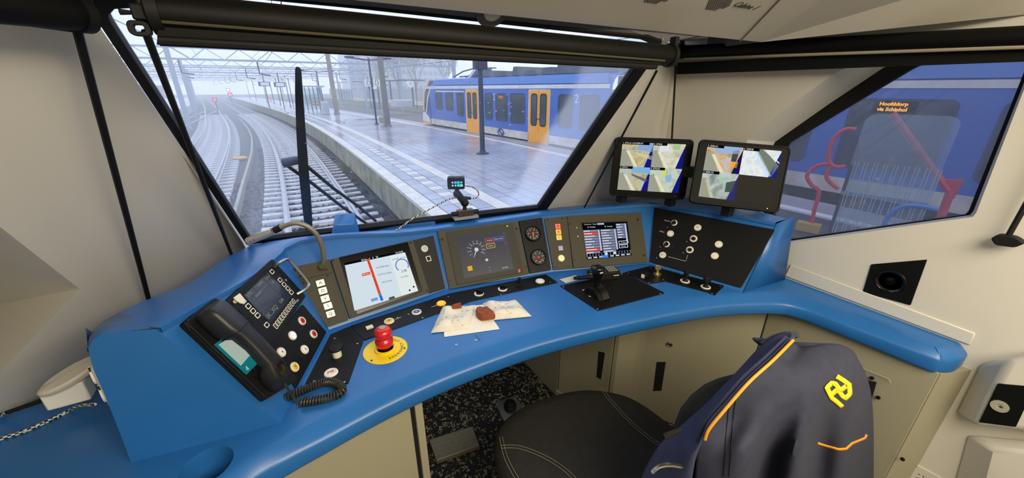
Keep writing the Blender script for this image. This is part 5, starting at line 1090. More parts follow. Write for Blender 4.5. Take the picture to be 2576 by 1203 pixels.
for u, v, c in ((1451, 573, '6cff5a'), (1454, 595, 'd9d4c0')): m = MB(); m.cyl(FM, *FM.px(u, v, H), H, H + .001, .0022, seg=10); m.build('indicator_led', emi('led_' + c, c, 1.2), tm)
for u, v in [(1433, 564), (1445, 656), (1604, 553), (1619, 643)]: screw(FM, u, v, tm, .0046, .010)
# ---- right-hand switch panel
sw_ = thing('switch_panel', 'large slanted black panel with white rotary switches and round buttons on the right', 'control panel', FRt(*FRt.px(1790, 625)))
plate('plate', FRt, [(1647, 523), (1950, 579), (1864, 725), (1635, 660)], M_bk, sw_, -.002, .005, .006)
for u, v, a in ((1696, 561, -.3), (1677, 615, -.25)): knob(FRt, u, v, .0125, sw_, .005, a)
for u, v, s in ((1686.5, 588, ''), (1667, 642, 'TEST'), (1755, 573, 'TEST'), (1808, 615, '='), (1798, 644, '=')): rbut(FRt, u, v, .0135, sw_, M_cream, M_white, .005, cr=.6, sym=s or None, sz=.0055)
for u, v in ((1745, 601), (1735.6, 629)):
    a, b = FRt.px(u, v, .005); m = MB(); m.lathe(FRt, a, b, [(.0135, .005), (.0135, .008), (.0085, .0085), (.0085, .006)], 24); o = m.build('key_switch', M_cream, sw_); m = MB(); m.lathe(FRt, a, b, [(.008, .005), (.007, .012), (.004, .02), (1e-6, .021)], 16); m.build('barrel', M_bkg, o)
m = MB(); m.tube([FRt(*FRt.px(u, v, .005), .0053) for u, v in [(1681, 646), (1725, 657.5), (1730, 642)]], .0008, 4); m.build('link_line', M_wink, sw_)
for u, v, s, c in ((1678, 556, 'TRACTIE', M_wink), (1665, 583, 'CABINE', M_wink), (1692, 619, '-o', M_redc), (1661, 622, 'O', M_wink), (1728, 608, 'X', M_wink), (1719, 636, 'O', M_wink), (1652, 649, 'O', M_wink), (1692, 546, '.', M_wink), (1708, 550, '.', M_wink), (1679, 572, 'P', M_wink)): text('marking', s, FRt, *FRt.px(u, v, .005), .006, c, sw_, h=.0053, ang=-.05)
for u, v in [(1657, 532), (1938, 583), (1861, 717), (1642, 658)]: screw(FRt, u, v, sw_, .0034, .005)
# ================================================================ things on the desk top
DF = Fr((0, 0, ZD), (1, 0, 0), (0, 1, 0))
ls = thing('side_switch_plate', 'black plate on the desk with a mushroom pull knob and a button marked HB', 'control panel', DF(*DF.px(840, 910)))
plate('plate', DF, [(832, 843), (880, 823), (914, 860), (876, 967), (768, 968)], M_bk, ls, -.004, .003, .004)
a, b = DF.px(849, 896, .003); m = MB(); m.lathe(DF, a, b, [(.011, .003), (.011, .022), (.010, .024)], 20); o = m.build('pull_knob', M_cream, ls); m = MB(); m.lathe(DF, a, b, [(.011, .022), (.0175, .026), (.018, .030), (.016, .033), (1e-6, .034)], 24); m.build('mushroom_cap', M_rub, o)
o = rbut(DF, 833, 939, .0165, ls, M_white, mat('pale_cap', 'e6ded0', .4), .003, sym='HB', symcol=M_redc, sz=.012)
for u, v in [(842, 852), (899, 865), (866, 962), (790, 960)]: screw(DF, u, v, ls, .003, .003, M_steel)
cs = thing('desk_switch_strip', 'long black switch strip along the foot of the displays with coloured buttons', 'control panel', DF(*DF.px(1130, 765)))
plate('plate', DF, [(881, 822), (1131, 740), (1373, 692), (1403, 712), (1182, 760), (1107, 788), (988, 831), (915, 858)], M_bk, cs, -.004, .003, .003)
sa = math.atan2(*(lambda p, q: (q[1] - p[1], q[0] - p[0]))(DF.px(979, 809), DF.px(1110, 764)))
key(DF, 930, 826, .02, .014, cs, M_cream, .003, 'square_button', .001, sa, .006, M_bk)
rbut(DF, 979, 809, .0155, cs, M_cream, M_yelc, .003, sym='<', sz=.014); rbut(DF, 1048, 786, .0155, cs, M_cream, M_bluc, .003, sym='X', symcol=M_wink, sz=.012); rbut(DF, 1110, 764, .0155, cs, mat('lit_orange_ring', 'f2a03a', .4, emit=.5), emi('lit_orange', 'ffb62a', 1.5), .003)
knob(DF, 1205, 740, .0165, cs, .003, .6); knob(DF, 1264.6, 728, .0165, cs, .003, .9)
a, b = DF.px(1306, 720, .003); m = MB(); m.lathe(DF, a, b, [(.010, .003), (.010, .008), (.006, .009), (.005, .03), (.007, .036), (1e-6, .038)], 14); m.build('toggle_lever', M_rub, cs)
rbut(DF, 1358.6, 708, .017, cs, M_cream, M_white, .003)
for u, v in [(1128, 747), (1028, 791), (1000, 800), (1384, 710), (1260, 742), (1063, 800)]: screw(DF, u, v, cs, .0028, .003, M_steel)
for u0, u1, v0, v1 in ((994, 1009, 804, 798), (1085, 1100, 773, 768)): m = MB(); m.tube([DF(*DF.px(u0, v0, .003), .0032), DF(*DF.px(u1, v1, .003), .0032)], .0006, 4); m.build('marking_line', M_wink, cs)
# emergency stop
ea, eb = DF.px(970, 881); es = thing('emergency_stop', 'red mushroom emergency stop button on a round yellow plate', 'emergency stop', DF(ea, eb))
R_ = .058; m = MB(); m.lathe(DF, ea, eb, [(R_, 0), (R_, .002), (R_ * .99, .003), (1e-6, .003)], 48); m.build('yellow_plate', M_yel, es)
m = MB(); m.lathe(DF, ea, eb, [(.028, .003), (.027, .009), (.023, .010), (.020, .006), (.020, .003)], 32); m.build('yellow_collar', M_yel, es)
m = MB(); m.lathe(DF, ea, eb, [(.013, .003), (.013, .024)], 20); m.build('stem', M_rub, es)
m = MB(); m.lathe(DF, ea, eb, [(.014, .014), (.021, .017), (.0235, .024), (.0235, .033), (.020, .038), (.0165, .041), (.0165, .044), (.021, .047), (.0235, .053), (.0232, .060), (.019, .068), (.011, .072), (1e-6, .073)], 36); m.build('mushroom', mat('estop_red', 'c9161f', .25, coat=.3), es, ang=60)
m = MB(); m.lathe(DF, ea, eb, [(.0085, .0725), (.0085, .0745), (1e-6, .075)], 18); m.build('grey_cap', mat('estop_cap', 'a3977c', .5), es)
for i, ch in enumerate('EMERGENCY'):
    th = math.radians(-88 + i * 11.5); text('lettering', ch, DF, ea + R_ * .76 * math.cos(th - .0), eb + R_ * .76 * math.sin(th), .0105, M_ink, es, h=.0032, ang=th + math.pi / 2)
for i, ch in enumerate('STOP'):
    th = math.radians(24 + i * 10.5); text('lettering', ch, DF, ea + R_ * .76 * math.cos(th), eb + R_ * .76 * math.sin(th), .0105, M_ink, es, h=.0032, ang=th + math.pi / 2)
for th in (-.45, 3.75): m = MB(); m.cyl(DF, ea + R_ * .88 * math.cos(th), eb + R_ * .88 * math.sin(th), .002, .0036, .0028, seg=10); m.build('screw', M_ink, es)
# paper bags, napkin, snack
M_pap = mat('paper_bag', 'ded6c2', .8, var=.06, vscale=40, bump=.35, bscale=60); M_nap = mat('napkin', 'ebe3cf', .85, bump=.2, bscale=120); M_snk = mat('brown_snack', '7a3415', .7, col2='93491f', vscale=120, bump=.8, bscale=160)
M_pmark = mat('bag_print_red', 'b0503c', .8); M_pmark2 = mat('bag_print_blue', '6c84a8', .8)
def sheet(name, pxs, z0, puff, m_, label, cat, n=14, fold=0.):
    q = [V(p) for p in DF.pts(pxs)]; rr = random.Random(len(name) + int(pxs[0][0])); rows = []
    for j in range(n + 1):
        row = []
        for i in range(n + 1):
            x, y = i / n, j / n; p = (q[0] * (1 - x) + q[1] * x) * (1 - y) + (q[3] * (1 - x) + q[2] * x) * y
            e = min(x, 1 - x, y, 1 - y); hgt = z0 + puff * min(1, e * 5) ** .7 * (.6 + .4 * math.sin(5 * x + 3 * y + z0 * 90) * math.cos(4 * y - 2 * x)) + rr.uniform(-.0008, .0008) * (puff > .004)
            row.append(DF(p.x, p.y, hgt))
        rows.append(row)
    t = thing(name, label, cat, DF(*center([tuple(v) for v in q]), 0)); m = MB(); m.loft(rows); m.loft([[DF(*DF.px(0, 0)) * 0 + V((p.x, p.y, ZD + z0 * .5)) for p in r] for r in rows]); 
    edge = [rows[0][i] for i in range(n + 1)] + [rows[j][n] for j in range(1, n + 1)] + [rows[n][i] for i in range(n - 1, -1, -1)] + [rows[j][0] for j in range(n - 1, 0, -1)]
    m.loft([edge, [V((p.x, p.y, ZD + z0 * .5)) for p in edge]], closed=True); m.build('paper', m_, t, ang=50); return t, rows, n
def prints(t, rows, n, k, seed):
    rr = random.Random(seed)
    for i in range(k):
        a, b = rr.randrange(1, n - 1), rr.randrange(1, n - 1); p, q_ = rows[b][a], rows[b][a + 1]; p = p.lerp(rows[b + 1][a], rr.random()); mm = MB(); d = (q_ - rows[b][a]).normalized(); e = V((-d.y, d.x, 0)); mm.quad(p + Z * .0012, p + d * .006 + Z * .0012, p + d * .006 + e * .0018 + Z * .0012, p + e * .0018 + Z * .0012); mm.build('print_mark', (M_pmark, M_pmark2)[i % 3 == 0], t, smooth=False)
sheet('napkin', [(1112, 780), (1215, 768), (1257, 829), (1118, 849)], .002, .002, M_nap, 'cream folded napkin lying under the paper bag', 'napkin', 8)
t, r_, n_ = sheet('paper_bag', [(1113, 777), (1196, 771), (1180, 831), (1085, 840)], .005, .022, M_pap, 'crumpled white paper bag on the left with a greasy patch', 'paper bag'); prints(t, r_, n_, 22, 1)
t, r_, n_ = sheet('paper_bag', [(1214, 767), (1298, 758), (1337, 798), (1232, 808)], .004, .022, M_pap, 'crumpled white paper bag on the right with its corner flat', 'paper bag'); prints(t, r_, n_, 22, 2)
def lump(name, pxs, h0, h1, label):
    m = MB(); q = rpoly(DF.pts(pxs), .006, 3); m.prism(DF, q, h0, h1 * .6, ); m.prism(DF, scale_poly(q, .985), h1 * .6, h1, scale_poly(q, .86)); o = m.build(name, M_snk, label=label, cat='snack', bevel=.001)
lump('snack_piece', [(1196, 790), (1208, 786), (1214, 790), (1226, 786), (1247, 803), (1244, 808), (1211, 812), (1199, 803)], .006, .026, 'dark brown meaty snack piece lying between the two paper bags')
lump('snack_crust', [(1136, 786), (1161, 778), (1163, 783), (1138, 791)], .012, .028, 'small brown snack end sticking out of the left paper bag')
# master controller
mc = thing('master_controller', 'black traction lever on a square black plate with two white wedge marks', 'controller', DF(*DF.px(1540, 735)))
plate('plate', DF, [(1409, 721), (1571, 688), (1671, 739), (1504, 783)], M_bk, mc, -.004, .004, .002)
for L_ in ([(1464, 732), (1470, 731), (1486, 742), (1483, 744)], [(1490, 746), (1493, 745), (1509, 757), (1503, 759)]): plate('wedge_mark', DF, L_, M_cream, mc, .003, .0046, 0)
text('mark', '0', DF, *DF.px(1484, 746, .004), .012, M_cream, mc, h=.0046, ang=.5)
c0 = V(DF.px(1478, 730, .004)); c1 = V(DF.px(1515, 755, .004)); cd_ = c1 - c0; KF2 = DF.at(c0.x, c0.y, 0, math.atan2(cd_.y, cd_.x)); Lq = cd_.length
m = MB(); prof_ = [(Lq / 2 + Lq * .62 * math.cos(a), max(.004, -.03 + .065 * math.sin(a))) for a in [math.pi * i / 14 for i in range(15)]]
SFm = Fr(KF2(0, 0, 0), KF2.x, KF2.z); SFm = Fr(KF2(0, 0, 0), KF2.x, KF2.z, -KF2.y)
m.prism(SFm, prof_ + [(Lq * -.1, .003)], -.03, -.003); m.build('quadrant', mat('quadrant_black', '0e0d0b', .3), mc, bevel=.001)
m = MB(); m.prism(SFm, [(x, max(.0042, y * .86)) for x, y in prof_] + [(Lq * -.1, .003)], -.003, .016); m.build('quadrant_side', M_bk, mc, bevel=.001)
kb = DF(*DF.px(1501, 728, .02), .03); kt = pY(1504, 672, kb.y - .005)
m = MB(); m.tube([kb - Z * .02, kb.lerp(kt, .45)], [.0095, .009], 12); m.build('shaft', M_bkg, mc)
LF = Fr(kb.lerp(kt, .3), (1, 0, 0), (0, 1, 0)); hgt = (kt - kb).length * .78
m = MB(); m.loft([[kb.lerp(kt, t_) + V((math.cos(a) * r, math.sin(a) * r, 0)) for a in [2 * math.pi * i / 20 for i in range(20)]] for t_, r in ((.30, .010), (.42, .0125), (.6, .0165), (.8, .0215), (.93, .0235), (1.02, .0205), (1.07, .011), (1.08, .001))], closed=True, caps=True); m.build('grip', mat('grip_black', '0b0b0d', .22), mc, ang=70)
m = MB(); gp_ = kb.lerp(kt, .86) + V((-.004, -.0225, 0)); m.box(W0, gp_.x, gp_.y, gp_.z, .012, .003, .004); m.build('grip_mark', M_cream, mc)
for u, v in [(1417, 722), (1564, 690), (1661, 739), (1503, 778)]: screw(DF, u, v, mc, .0036, .004, M_steel)
# handheld radio and note card
wt = thing('handheld_radio', 'black handheld radio with stubby antenna lying behind the traction lever', 'radio', DF(*DF.px(1525, 700)))
w0, w1_ = V(DF.px(1494, 703)), V(DF.px(1556, 697)); wd_ = w1_ - w0; WF = DF.at(w0.x, w0.y, 0, math.atan2(wd_.y, wd_.x)); wl = wd_.length
m = MB(); m.prism(WF, rrect(wl / 2, .012, wl, .058, .006), .0, .03, rrect(wl / 2, .012, wl * .97, .052, .006)); m.build('body', M_rub, wt, bevel=.003)
for i in range(4):
    for j in range(3): m = MB(); m.box(WF, wl * (.58 + .1 * i), -.002 + .014 * j, .0305, .007, .009, .002); m.build('key', mat('radio_key', '9d937a', .5), wt)
m = MB(); m.box(WF, wl * .28, .012, .0302, .035, .03, .001); m.build('display', mat('radio_lcd', '30332c', .2), wt)
m = MB(); m.tube([WF(.004, -.008, .016), WF(-.02, -.008, .016), WF(-.075, -.006, .016), WF(-.082, -.006, .016)], [.009, .0085, .0065, .005], 12); m.build('antenna', M_rub, wt)
m = MB(); m.tube([WF(.002, .026, .018), WF(-.014, .026, .018)], .0075, 12); m.build('volume_knob', M_rub, wt); m = MB(); m.tube([WF(-.004, .012, .016), WF(-.014, .012, .016)], .0045, 10); m.build('brass_stud', mat('brass', 'b89a5a', .35, metal=1.), wt)
m = MB(); m.box(WF, wl * .82, -.0145, .016, .022, .002, .004); m.build('name_plate', M_cream, wt)
m = MB(); m.prism(DF, DF.pts([(1408, 704), (1447, 694), (1466, 702), (1423, 713)]), .0005, .002); m.build('note_card', mat('note_paper', 'd9cfb6', .8, var=.05, vscale=200), label='small cream note card tucked under the radio antenna', cat='card', smooth=False)
# key switch plate on the right
kp = thing('key_switch_plate', 'black plate at the foot of the right switch panel with brass key and two joysticks', 'control panel', DF(*DF.px(1690, 700)))
plate('plate', DF, [(1572, 687), (1637, 671), (1821, 721), (1799, 742), (1674, 709), (1633, 715)], M_bk, kp, -.004, .004, .003)
for u, v in [(1581, 688), (1638, 674), (1713, 690), (1812, 721), (1791, 739), (1669, 704), (1633, 712)]: screw(DF, u, v, kp, .003, .004, M_steel)
a, b = DF.px(1621, 697, .004); m = MB(); f_ = DF.at(a, b, .004, .3); m.box(f_, 0, 0, .008, .03, .022, .016); o = m.build('toggle_block', M_rub, kp, bevel=.002); m = MB(); m.box(f_, -.0155, 0, .009, .002, .012, .014); m.build('white_edge', M_cream, o)
a, b = DF.px(1653, 692, .004); M_brass = mat('brass_key', 'b3a468', .35, metal=.9); m = MB(); m.lathe(DF, a, b, [(.014, .004), (.014, .010), (.010, .011), (1e-6, .011)], 20); o = m.build('lock_barrel', M_brass, kp)
m = MB(); kf = Fr(DF(a, b, .011), V((.85, -.5, 0)), Z); m.box(kf, 0, .008, 0, .009, .016, .003); m.prism(kf, rrect(0, .024, .024, .018, .006), -.0018, .0018); m.build('key', M_brass, o, bevel=.0006)
for u, v, tp, hd_ in ((1723, 708, 1, 0), (1775, 723, 1, 1)):
    a, b = DF.px(u, v, .004); m = MB(); m.lathe(DF, a, b, [(.0165, .004), (.0165, .007), (.012, .0075), (.011, .005)], 24); o = m.build('joystick', M_cream, kp)
    m = MB(); m.lathe(DF, a, b, [(.011, .004), (.007, .012), (.0055, .022), (.0055, .032)], 16); m.build('boot', M_rub, o); m = MB(); f_ = DF.at(a, b, .036, -.3)
    m.box(f_, 0, 0, 0, .026 if hd_ else .014, .014, .02 if hd_ else .024); m.build('stick_head', M_rub, o, bevel=.003)
# bolts, scratch and hatch seam in the worktop
ht = thing('hatch_screws', 'two screws and a thin seam in the blue worktop in front of the napkin', 'screws', DF(*DF.px(1170, 862)))
for u, v in ((1148, 868), (1197, 856)): screw(DF, u, v, ht, .004, .0005, M_steel)
m = MB(); m.tube([DF(*DF.px(1196, 843), .0003), DF(*DF.px(1208, 857), .0003)], .0008, 4); m.build('seam', M_drk, ht)
# ================================================================ blinds
def roller(name, label, a, b, r, bar_a, bar_b, bar_h, cord, group='roller blinds'):
    a, b = V(a), V(b); t = thing(name, label, 'roller blind', (a + b) / 2, group)
    m = MB(); m.tube([a, b], r, 20); m.build('roller', mat('blind_roll', '070605', .55, spec=.2), t)
    for p, q in ((a, b), (b, a)):
        d = (p - q).normalized(); m = MB(); m.tube([p - d * .004, p + d * .008, p + d * .012], [r * 1.12, r * 1.12, r * .7], 20); m.build('end_cap', M_rub, t)
        m = MB(); m.box(Fr(p + d * .012, d, Z), 0, r * .6, 0, .012, r * 2.4, r * .9); m.build('bracket', M_rub, t, bevel=.003)
    return t
# front blind
fa, fb = pY(398, 31, .70), pY(1683, 140, .70)
bl = roller('windscreen_blind', 'dark roller blind rolled up along the top of the windscreen', fa, fb, .0235, None, None, None, None)
q = [pY(394, 112, .685), pY(400, 56, .685), pY(1672, 152, .685), pY(1645, 175, .685)]
m = MB(); m.add([p for p in q] + [p + V((0, .006, 0)) for p in q], [(0, 1, 2, 3), (7, 6, 5, 4), (0, 4, 5, 1), (1, 5, 6, 2), (2, 6, 7, 3), (3, 7, 4, 0)]); m.build('cloth', M_fab, bl)
m = MB(); m.tube([pY(400, 103, .682), pY(1650, 168, .682)], .006, 10); m.build('hem_bar', M_rub, bl)
m = MB(); m.tube([pY(402, 54, .681), pY(1672, 153, .681)], .0022, 6); m.build('cloth_edge', mat('olive_edge', '4b4632', .5), bl)
# guide cords and clamps of the front blind
m = MB(); c0 = pY(366, 80, .69); c1 = LW(*LW.px(570, 650), .03); m.tube([c0, c1], .0045, 8); m.build('guide_cord', M_rub, bl)
m = MB(); c0 = pY(1652, 178, .70); c1 = pz(1470, 522, 1.0); m.tube([c0, c1], .0032, 8); m.build('guide_cord', M_rub, bl)
k0 = pY(352, 72, .69); kf = Fr(k0, (1, 0, 0), Z); m = MB(); o_ = rrect(0, 0, .022, .017, .006); m.ring(kf, o_, [(x * .45, y * .45) for x, y in o_], -.005, .005); m.build('cord_clamp', M_rub, bl, bevel=.001)
m = MB(); m.box(kf, .008, .018, 0, .022, .018, .01); m.build('cord_clamp', M_rub, bl, bevel=.002); m = MB(); m.tube([kf(-.014, .017), kf(.0, .017)], [.0035, .002], 8); m.build('thumb_screw', M_rub, bl)
# right blind
ra0, rb0 = pX(1718, 130, 1.455), pX(2720, 86, 1.455)
br_ = roller('side_window_blind', 'dark roller blind above the right side window', ra0, rb0, .0225, None, None, None, None)
q = [pX(1702, 187, 1.462), pX(1704, 158, 1.462), pX(2720, 108, 1.462), pX(2720, 150, 1.462)]
m = MB(); m.add([p for p in q] + [p + V((.006, 0, 0)) for p in q], [(0, 1, 2, 3), (7, 6, 5, 4), (0, 4, 5, 1), (1, 5, 6, 2), (2, 6, 7, 3), (3, 7, 4, 0)]); m.build('cloth', M_fab, br_)
m = MB(); m.tube([pX(1722, 148, 1.445), pX(2160, 133, 1.445), pX(2720, 113, 1.445)], .0045, 8); m.build('rail', mat('blind_rail', 'a39a84', .4), br_)
m = MB(); m.tube([pX(1700, 165, 1.462), pX(1690, 352, 1.462)], .004, 8); m.build('guide_cord', M_rub, br_)
m = MB(); k1 = pX(2534, 598, 1.49); k2 = pX(2600, 480, 1.49); m.tube([k1, k1 + (k2 - k1) * ((1.52 - k1.z) / (k2.z - k1.z))], .0055, 8); m.build('guide_cord', M_rub, br_)
kf = Fr(pX(2532, 604, 1.49), (0, -1, 0), Z); m = MB(); m.prism(kf, rpoly([(-.024, -.002), (-.012, -.016), (.018, -.012), (.03, .004), (.012, .014), (-.014, .012)], .006), -.012, .012); m.build('cord_clamp', M_rub, br_, bevel=.003)
# left blind
la0, lb0 = LW(*LW.px(195, 34, .06), .06), LW(*LW.px(-420, -40, .06), .06)
blf = roller('side_window_blind', 'dark roller blind at the upper left corner beside the pillar', la0, lb0, .02, None, None, None, None)
q = [LW(*LW.px(u, v, .045), .045) for u, v in [(186, 82), (182, 42), (-420, -40), (-420, 2)]]
m = MB(); m.add([p for p in q] + [p - LW.z * .006 for p in q], [(0, 1, 2, 3), (7, 6, 5, 4), (0, 4, 5, 1), (1, 5, 6, 2), (2, 6, 7, 3), (3, 7, 4, 0)]); m.build('cloth', mat('blind_grey', '3b3b3d', .6), blf)
m = MB(); m.tube([LW(*LW.px(185, 40, .05), .05), LW(*LW.px(375, 757, .02), .02)], .0052, 8); m.build('guide_cord', M_rub, blf)
m = MB(); f_ = LW.at(*LW.px(196, 47, .05), .05, -.25); m.box(f_, 0, 0, 0, .03, .012, .02); m.build('cord_clamp', M_rub, blf, bevel=.003)
# ================================================================ monitors
def monitor(c, X_, U_, N_, label, cells, gap):
    fr = Fr(c, X_, U_, N_); w, h = .285, .225; t = thing('camera_monitor', label, 'monitor', fr(0, -h / 2, -.02), 'camera monitors')
    m = MB(); m.prism(fr, rrect(0, 0, w * .97, h * .97, .014), -.035, -.012); m.prism(fr, rrect(0, 0, w, h, .016), -.014, .0); m.build('housing', mat('monitor_case', '090909', .55, spec=.18), t, bevel=.003)
    m = MB(); m.prism(fr, rrect(0, 0, w * .95, h * .93, .008), -.002, .0008); m.build('front_glass', mat('monitor_glass', '070707', .5, spec=.12), t)
    m = MB(); o_ = rrect(0, 0, w * .985, h * .98, .014); m.ring(fr, o_, [(x * .965, y * .955) for x, y in o_], -.002, .0035); m.build('rim', MATS['monitor_case'], t, bevel=.001)
    sw2, sh2 = .114, .0905; x0, y0 = -.1 + .0, .078
    for (i, j, lab, pal) in cells:
        ax, ay = -sw2 + i * sw2, sh2 + .004 - j * sh2; qd = [(ax, ay - sh2), (ax + sw2, ay - sh2), (ax + sw2, ay), (ax, ay)]
        sub_ = flat(fr, [(x, y) for x, y in qd], cctv(pal), t, 'camera_picture', .0, .0014)
        if lab: lw_ = .008 + .0046 * len(lab); flat(fr, rrect(ax + lw_ / 2 - .001, ay - .003, lw_, .0095, 0), emi('cctv_black', '08080a', .3), sub_, 'caption_bar', .001, .0018); text('caption', lab, fr, ax + .001, ay - .003, .0078, emi('cctv_white', 'f0f4f6', .9), sub_, h=.0021, align='LEFT', xs=.95)
        S = lambda L_: [(ax + sw2 * x, ay - sh2 * y) for x, y in L_]
        for poly, col, e in pal['shapes']:
            flat(fr, S(poly), emi('cctv_' + col, col, e), sub_, 'picture_area', .001, .0016)
    m = MB(); m.cyl(fr, .105, -.1, 0, .0012, .0015, seg=8); m.build('status_light', M_steel, t); return t, fr
def cctv(p):
    n = 'cctv_bg_' + p['n']
    if n in MATS: return MATS[n]
    m = bpy.data.materials.new(n); m.use_nodes = True; nt = m.node_tree; nt.nodes.clear(); N = nt.nodes.new; L = nt.links.new; tc = N('ShaderNodeTexCoord'); nz = N('ShaderNodeTexNoise'); nz.inputs['Scale'].default_value = 34; nz.inputs['Detail'].default_value = 3; nz.inputs['Distortion'].default_value = .6
    L(tc.outputs['Object'], nz.inputs['Vector']); r = N('ShaderNodeValToRGB'); els = r.color_ramp.elements; els[0].position = .34; els[1].position = .66; els[0].color = lin(p['c'][0]); els[1].color = lin(p['c'][2]); e = els.new(.5); e.color = lin(p['c'][1])
    L(nz.outputs['Fac'], r.inputs[0]); em = N('ShaderNodeEmission'); L(r.outputs[0], em.inputs[0]); em.inputs[1].default_value = 1.0; o = N('ShaderNodeOutputMaterial'); L(em.outputs[0], o.inputs[0]); MATS[n] = m; return m
edge_ = lambda c='1a1f8c': ([(1.0, .05), (1.0, 1.0), (.78, 1.0), (.9, .45)], c, .7)
line_ = ([(.15, .35), (.24, .33), (.58, 1.0), (.48, 1.0)], 'e9e3c4', .95); road = ([(.0, .3), (.13, .25), (.42, 1.0), (.0, 1.0)], 'a9ab98', .85)
P1 = dict(n='a', c=('b9a774', 'cfc096', '9aa29a'), shapes=[road, line_, ([(.55, .0), (1, .0), (1, .36), (.5, .3)], '8fb0dc', .9), ([(.45, .38), (1, .52), (1, .68), (.5, .5)], 'd8cfa4', .9), edge_()])
P2 = dict(n='b', c=('a8b4a8', 'cfc9ae', 'd8ddd6'), shapes=[road, line_, ([(.62, .05), (.85, .02), (.82, .25), (.62, .22)], 'a9cf8a', .9), ([(.2, .05), (.5, .05), (.5, .3), (.2, .35)], 'dfe6e8', .95), edge_()])
P3 = dict(n='c', c=('9a9a7e', 'c6b98c', 'a8c0d0'), shapes=[road, line_, ([(.35, .0), (1, .0), (1, .28), (.4, .2)], '7fb4e4', .95), ([(.4, .28), (.95, .5), (.9, .62), (.42, .36)], '7b7a86', .7), edge_()])
P4 = dict(n='d', c=('9fb2b4', 'c9cfae', 'b5c9d4'), shapes=[road, line_, ([(.35, .05), (.5, .05), (.5, .3), (.35, .3)], 'd8dc6a', .95), ([(.5, .3), (.7, .25), (.72, .55), (.55, .58)], '8fb8de', .95), edge_()])
P5 = dict(n='e', c=('a08a62', 'd2b082', 'b6c4d4'), shapes=[road, line_, ([(.72, .58), (.92, .55), (.9, .78), (.76, .76)], 'f0a820', 1.0), ([(.2, .0), (.95, .0), (.9, .25), (.25, .3)], '9cb8dc', .95), ([(.72, .15), (.9, .1), (.86, .55), (.72, .55)], '5a5a6a', .6), edge_('241c5c')])
P6 = dict(n='f', c=('d6dde0', 'e9eeee', 'cfdad8'), shapes=[([(.3, .0), (.55, .0), (1, .55), (.85, 1.0)], '8b9480', .7), ([(.28, .02), (.36, .0), (.86, .95), (.72, 1.0)], 'c9e2f6', 1.0), ([(.5, .0), (.54, .0), (1, .42), (1, .48)], 'e8e8e0', .95), edge_('2430a0')])
P7 = dict(n='g', c=('7f8f88', 'a9b4ae', 'c4ccc8'), shapes=[road, ([(.1, .3), (.16, .28), (.42, 1.0), (.32, 1.0)], 'd8d2ae', .95), ([(.5, .2), (.66, .15), (.68, .4), (.52, .42)], 'a9cfb8', .9), ([(.7, .35), (.95, .25), (.9, .7), (.7, .72)], '5f7068', .6), edge_('3a3a80')])
yw, pt = math.radians(-39.2), math.radians(5.4)
def mframe(y, p, r):
    X = V((math.cos(y), math.sin(y), 0)); N = V((math.sin(y), -math.cos(y), 0)); U = Z * math.cos(p) - N * math.sin(p); N2 = N * math.cos(p) + Z * math.sin(p); return X * math.cos(r) + U * math.sin(r), -X * math.sin(r) + U * math.cos(r), N2
t, mf1 = monitor((1.1782, .9792, 1.1546), *mframe(math.radians(-39.2), math.radians(5.4), math.radians(-1)), 'left camera monitor showing four pictures on the right of the console', [(0, 0, '1. 2774-A1 ACHTERUIT', P1), (1, 0, '2. 2774-B', P2), (0, 1, '3. 2774-C', P3), (1, 1, '4. 2774-A2', P4)], 0)
t, mf2 = monitor((1.3223, .7242, 1.1604), *mframe(math.radians(-45.8), math.radians(18.5), math.radians(-3.2)), 'right camera monitor with three pictures and one dark corner', [(0, 0, '5. 2020-A1', P5), (1, 0, '6. 2020-B', P6), (0, 1, '7. 2020-A2', P7)], 0)
m = MB(); m.prism(mf2, [(0, -.0865), (.114, -.0865), (.114, .004), (0, .004)], 0, .0014); m.build('dark_picture', mat('dark_cell', '141310', .5, spec=.1, emit=.25), t, smooth=False)
mn = thing('monitor_mount', 'black bracket carrying the two camera monitors on the console', 'bracket', (1.3, .9, 1.0))

for p_, l_ in ((mf1(-.09, -.1, -.03), .04), (mf1(.1, -.1, -.04), .045), (mf2(0, -.09, -.05), .05)): m = MB(); m.bar(p_, p_ - Z * l_, .03); m.build('foot', M_rub, mn)
m = MB(); m.bar(mf1(.06, 0, -.045), mf2(-.06, 0, -.05), .04, .02); m.build('cross_arm', M_rub, mn)
# ================================================================ action camera on its clamp
acy = 1.265
A_ = lambda u, v, y=acy: pY(u, v, y)
ac_ = thing('action_camera', 'small black action camera with lit blue menu screen on a ball mount', 'camera', A_(1165, 545))
cf = Fr(A_(1147, 462), V((.94, -.3, 0)), Z); cf = Fr(cf.o, V((.90, -.42, 0)), Z, V((-.42, -.90, 0)))
m = MB(); m.prism(cf, rrect(0, 0, .062, .044, .006), -.03, .0); m.build('body', M_rub, ac_, bevel=.002)
flat(cf, rrect(.004, -.001, .046, .033, .002), emi('cam_screen', '10183a', .6), ac_, 'screen', -.001, .0008)
for i in range(4):
    for j in range(2):
        c = {(1, 0): '35c8ea', (2, 0): '35d0f0', (2, 1): '4ae0ea', (3, 1): '8ff0ea'}.get((i, j), 'd9dce6'); flat(cf, rrect(-.012 + i * .0105, .004 - j * .011, .0092 if c != 'd9dce6' else .006, .009 if c != 'd9dce6' else .006, .001), emi('cam_' + c, c, 1.0), ac_, 'menu_tile', 0, .0013)
m = MB(); b0, b1 = A_(1149, 487), A_(1157, 497); m.tube([cf(.002, -.022, -.012), b0], .008, 10); m.build('adapter', M_rub, ac_)
m = MB(); b2 = A_(1168, 510); m.tube([A_(1150, 486), A_(1170, 512)], .013, 14); m.ball(A_(1150, 488), .0145); m.ball(A_(1169, 510), .0155); m.build('ball_arm', M_rub, ac_)
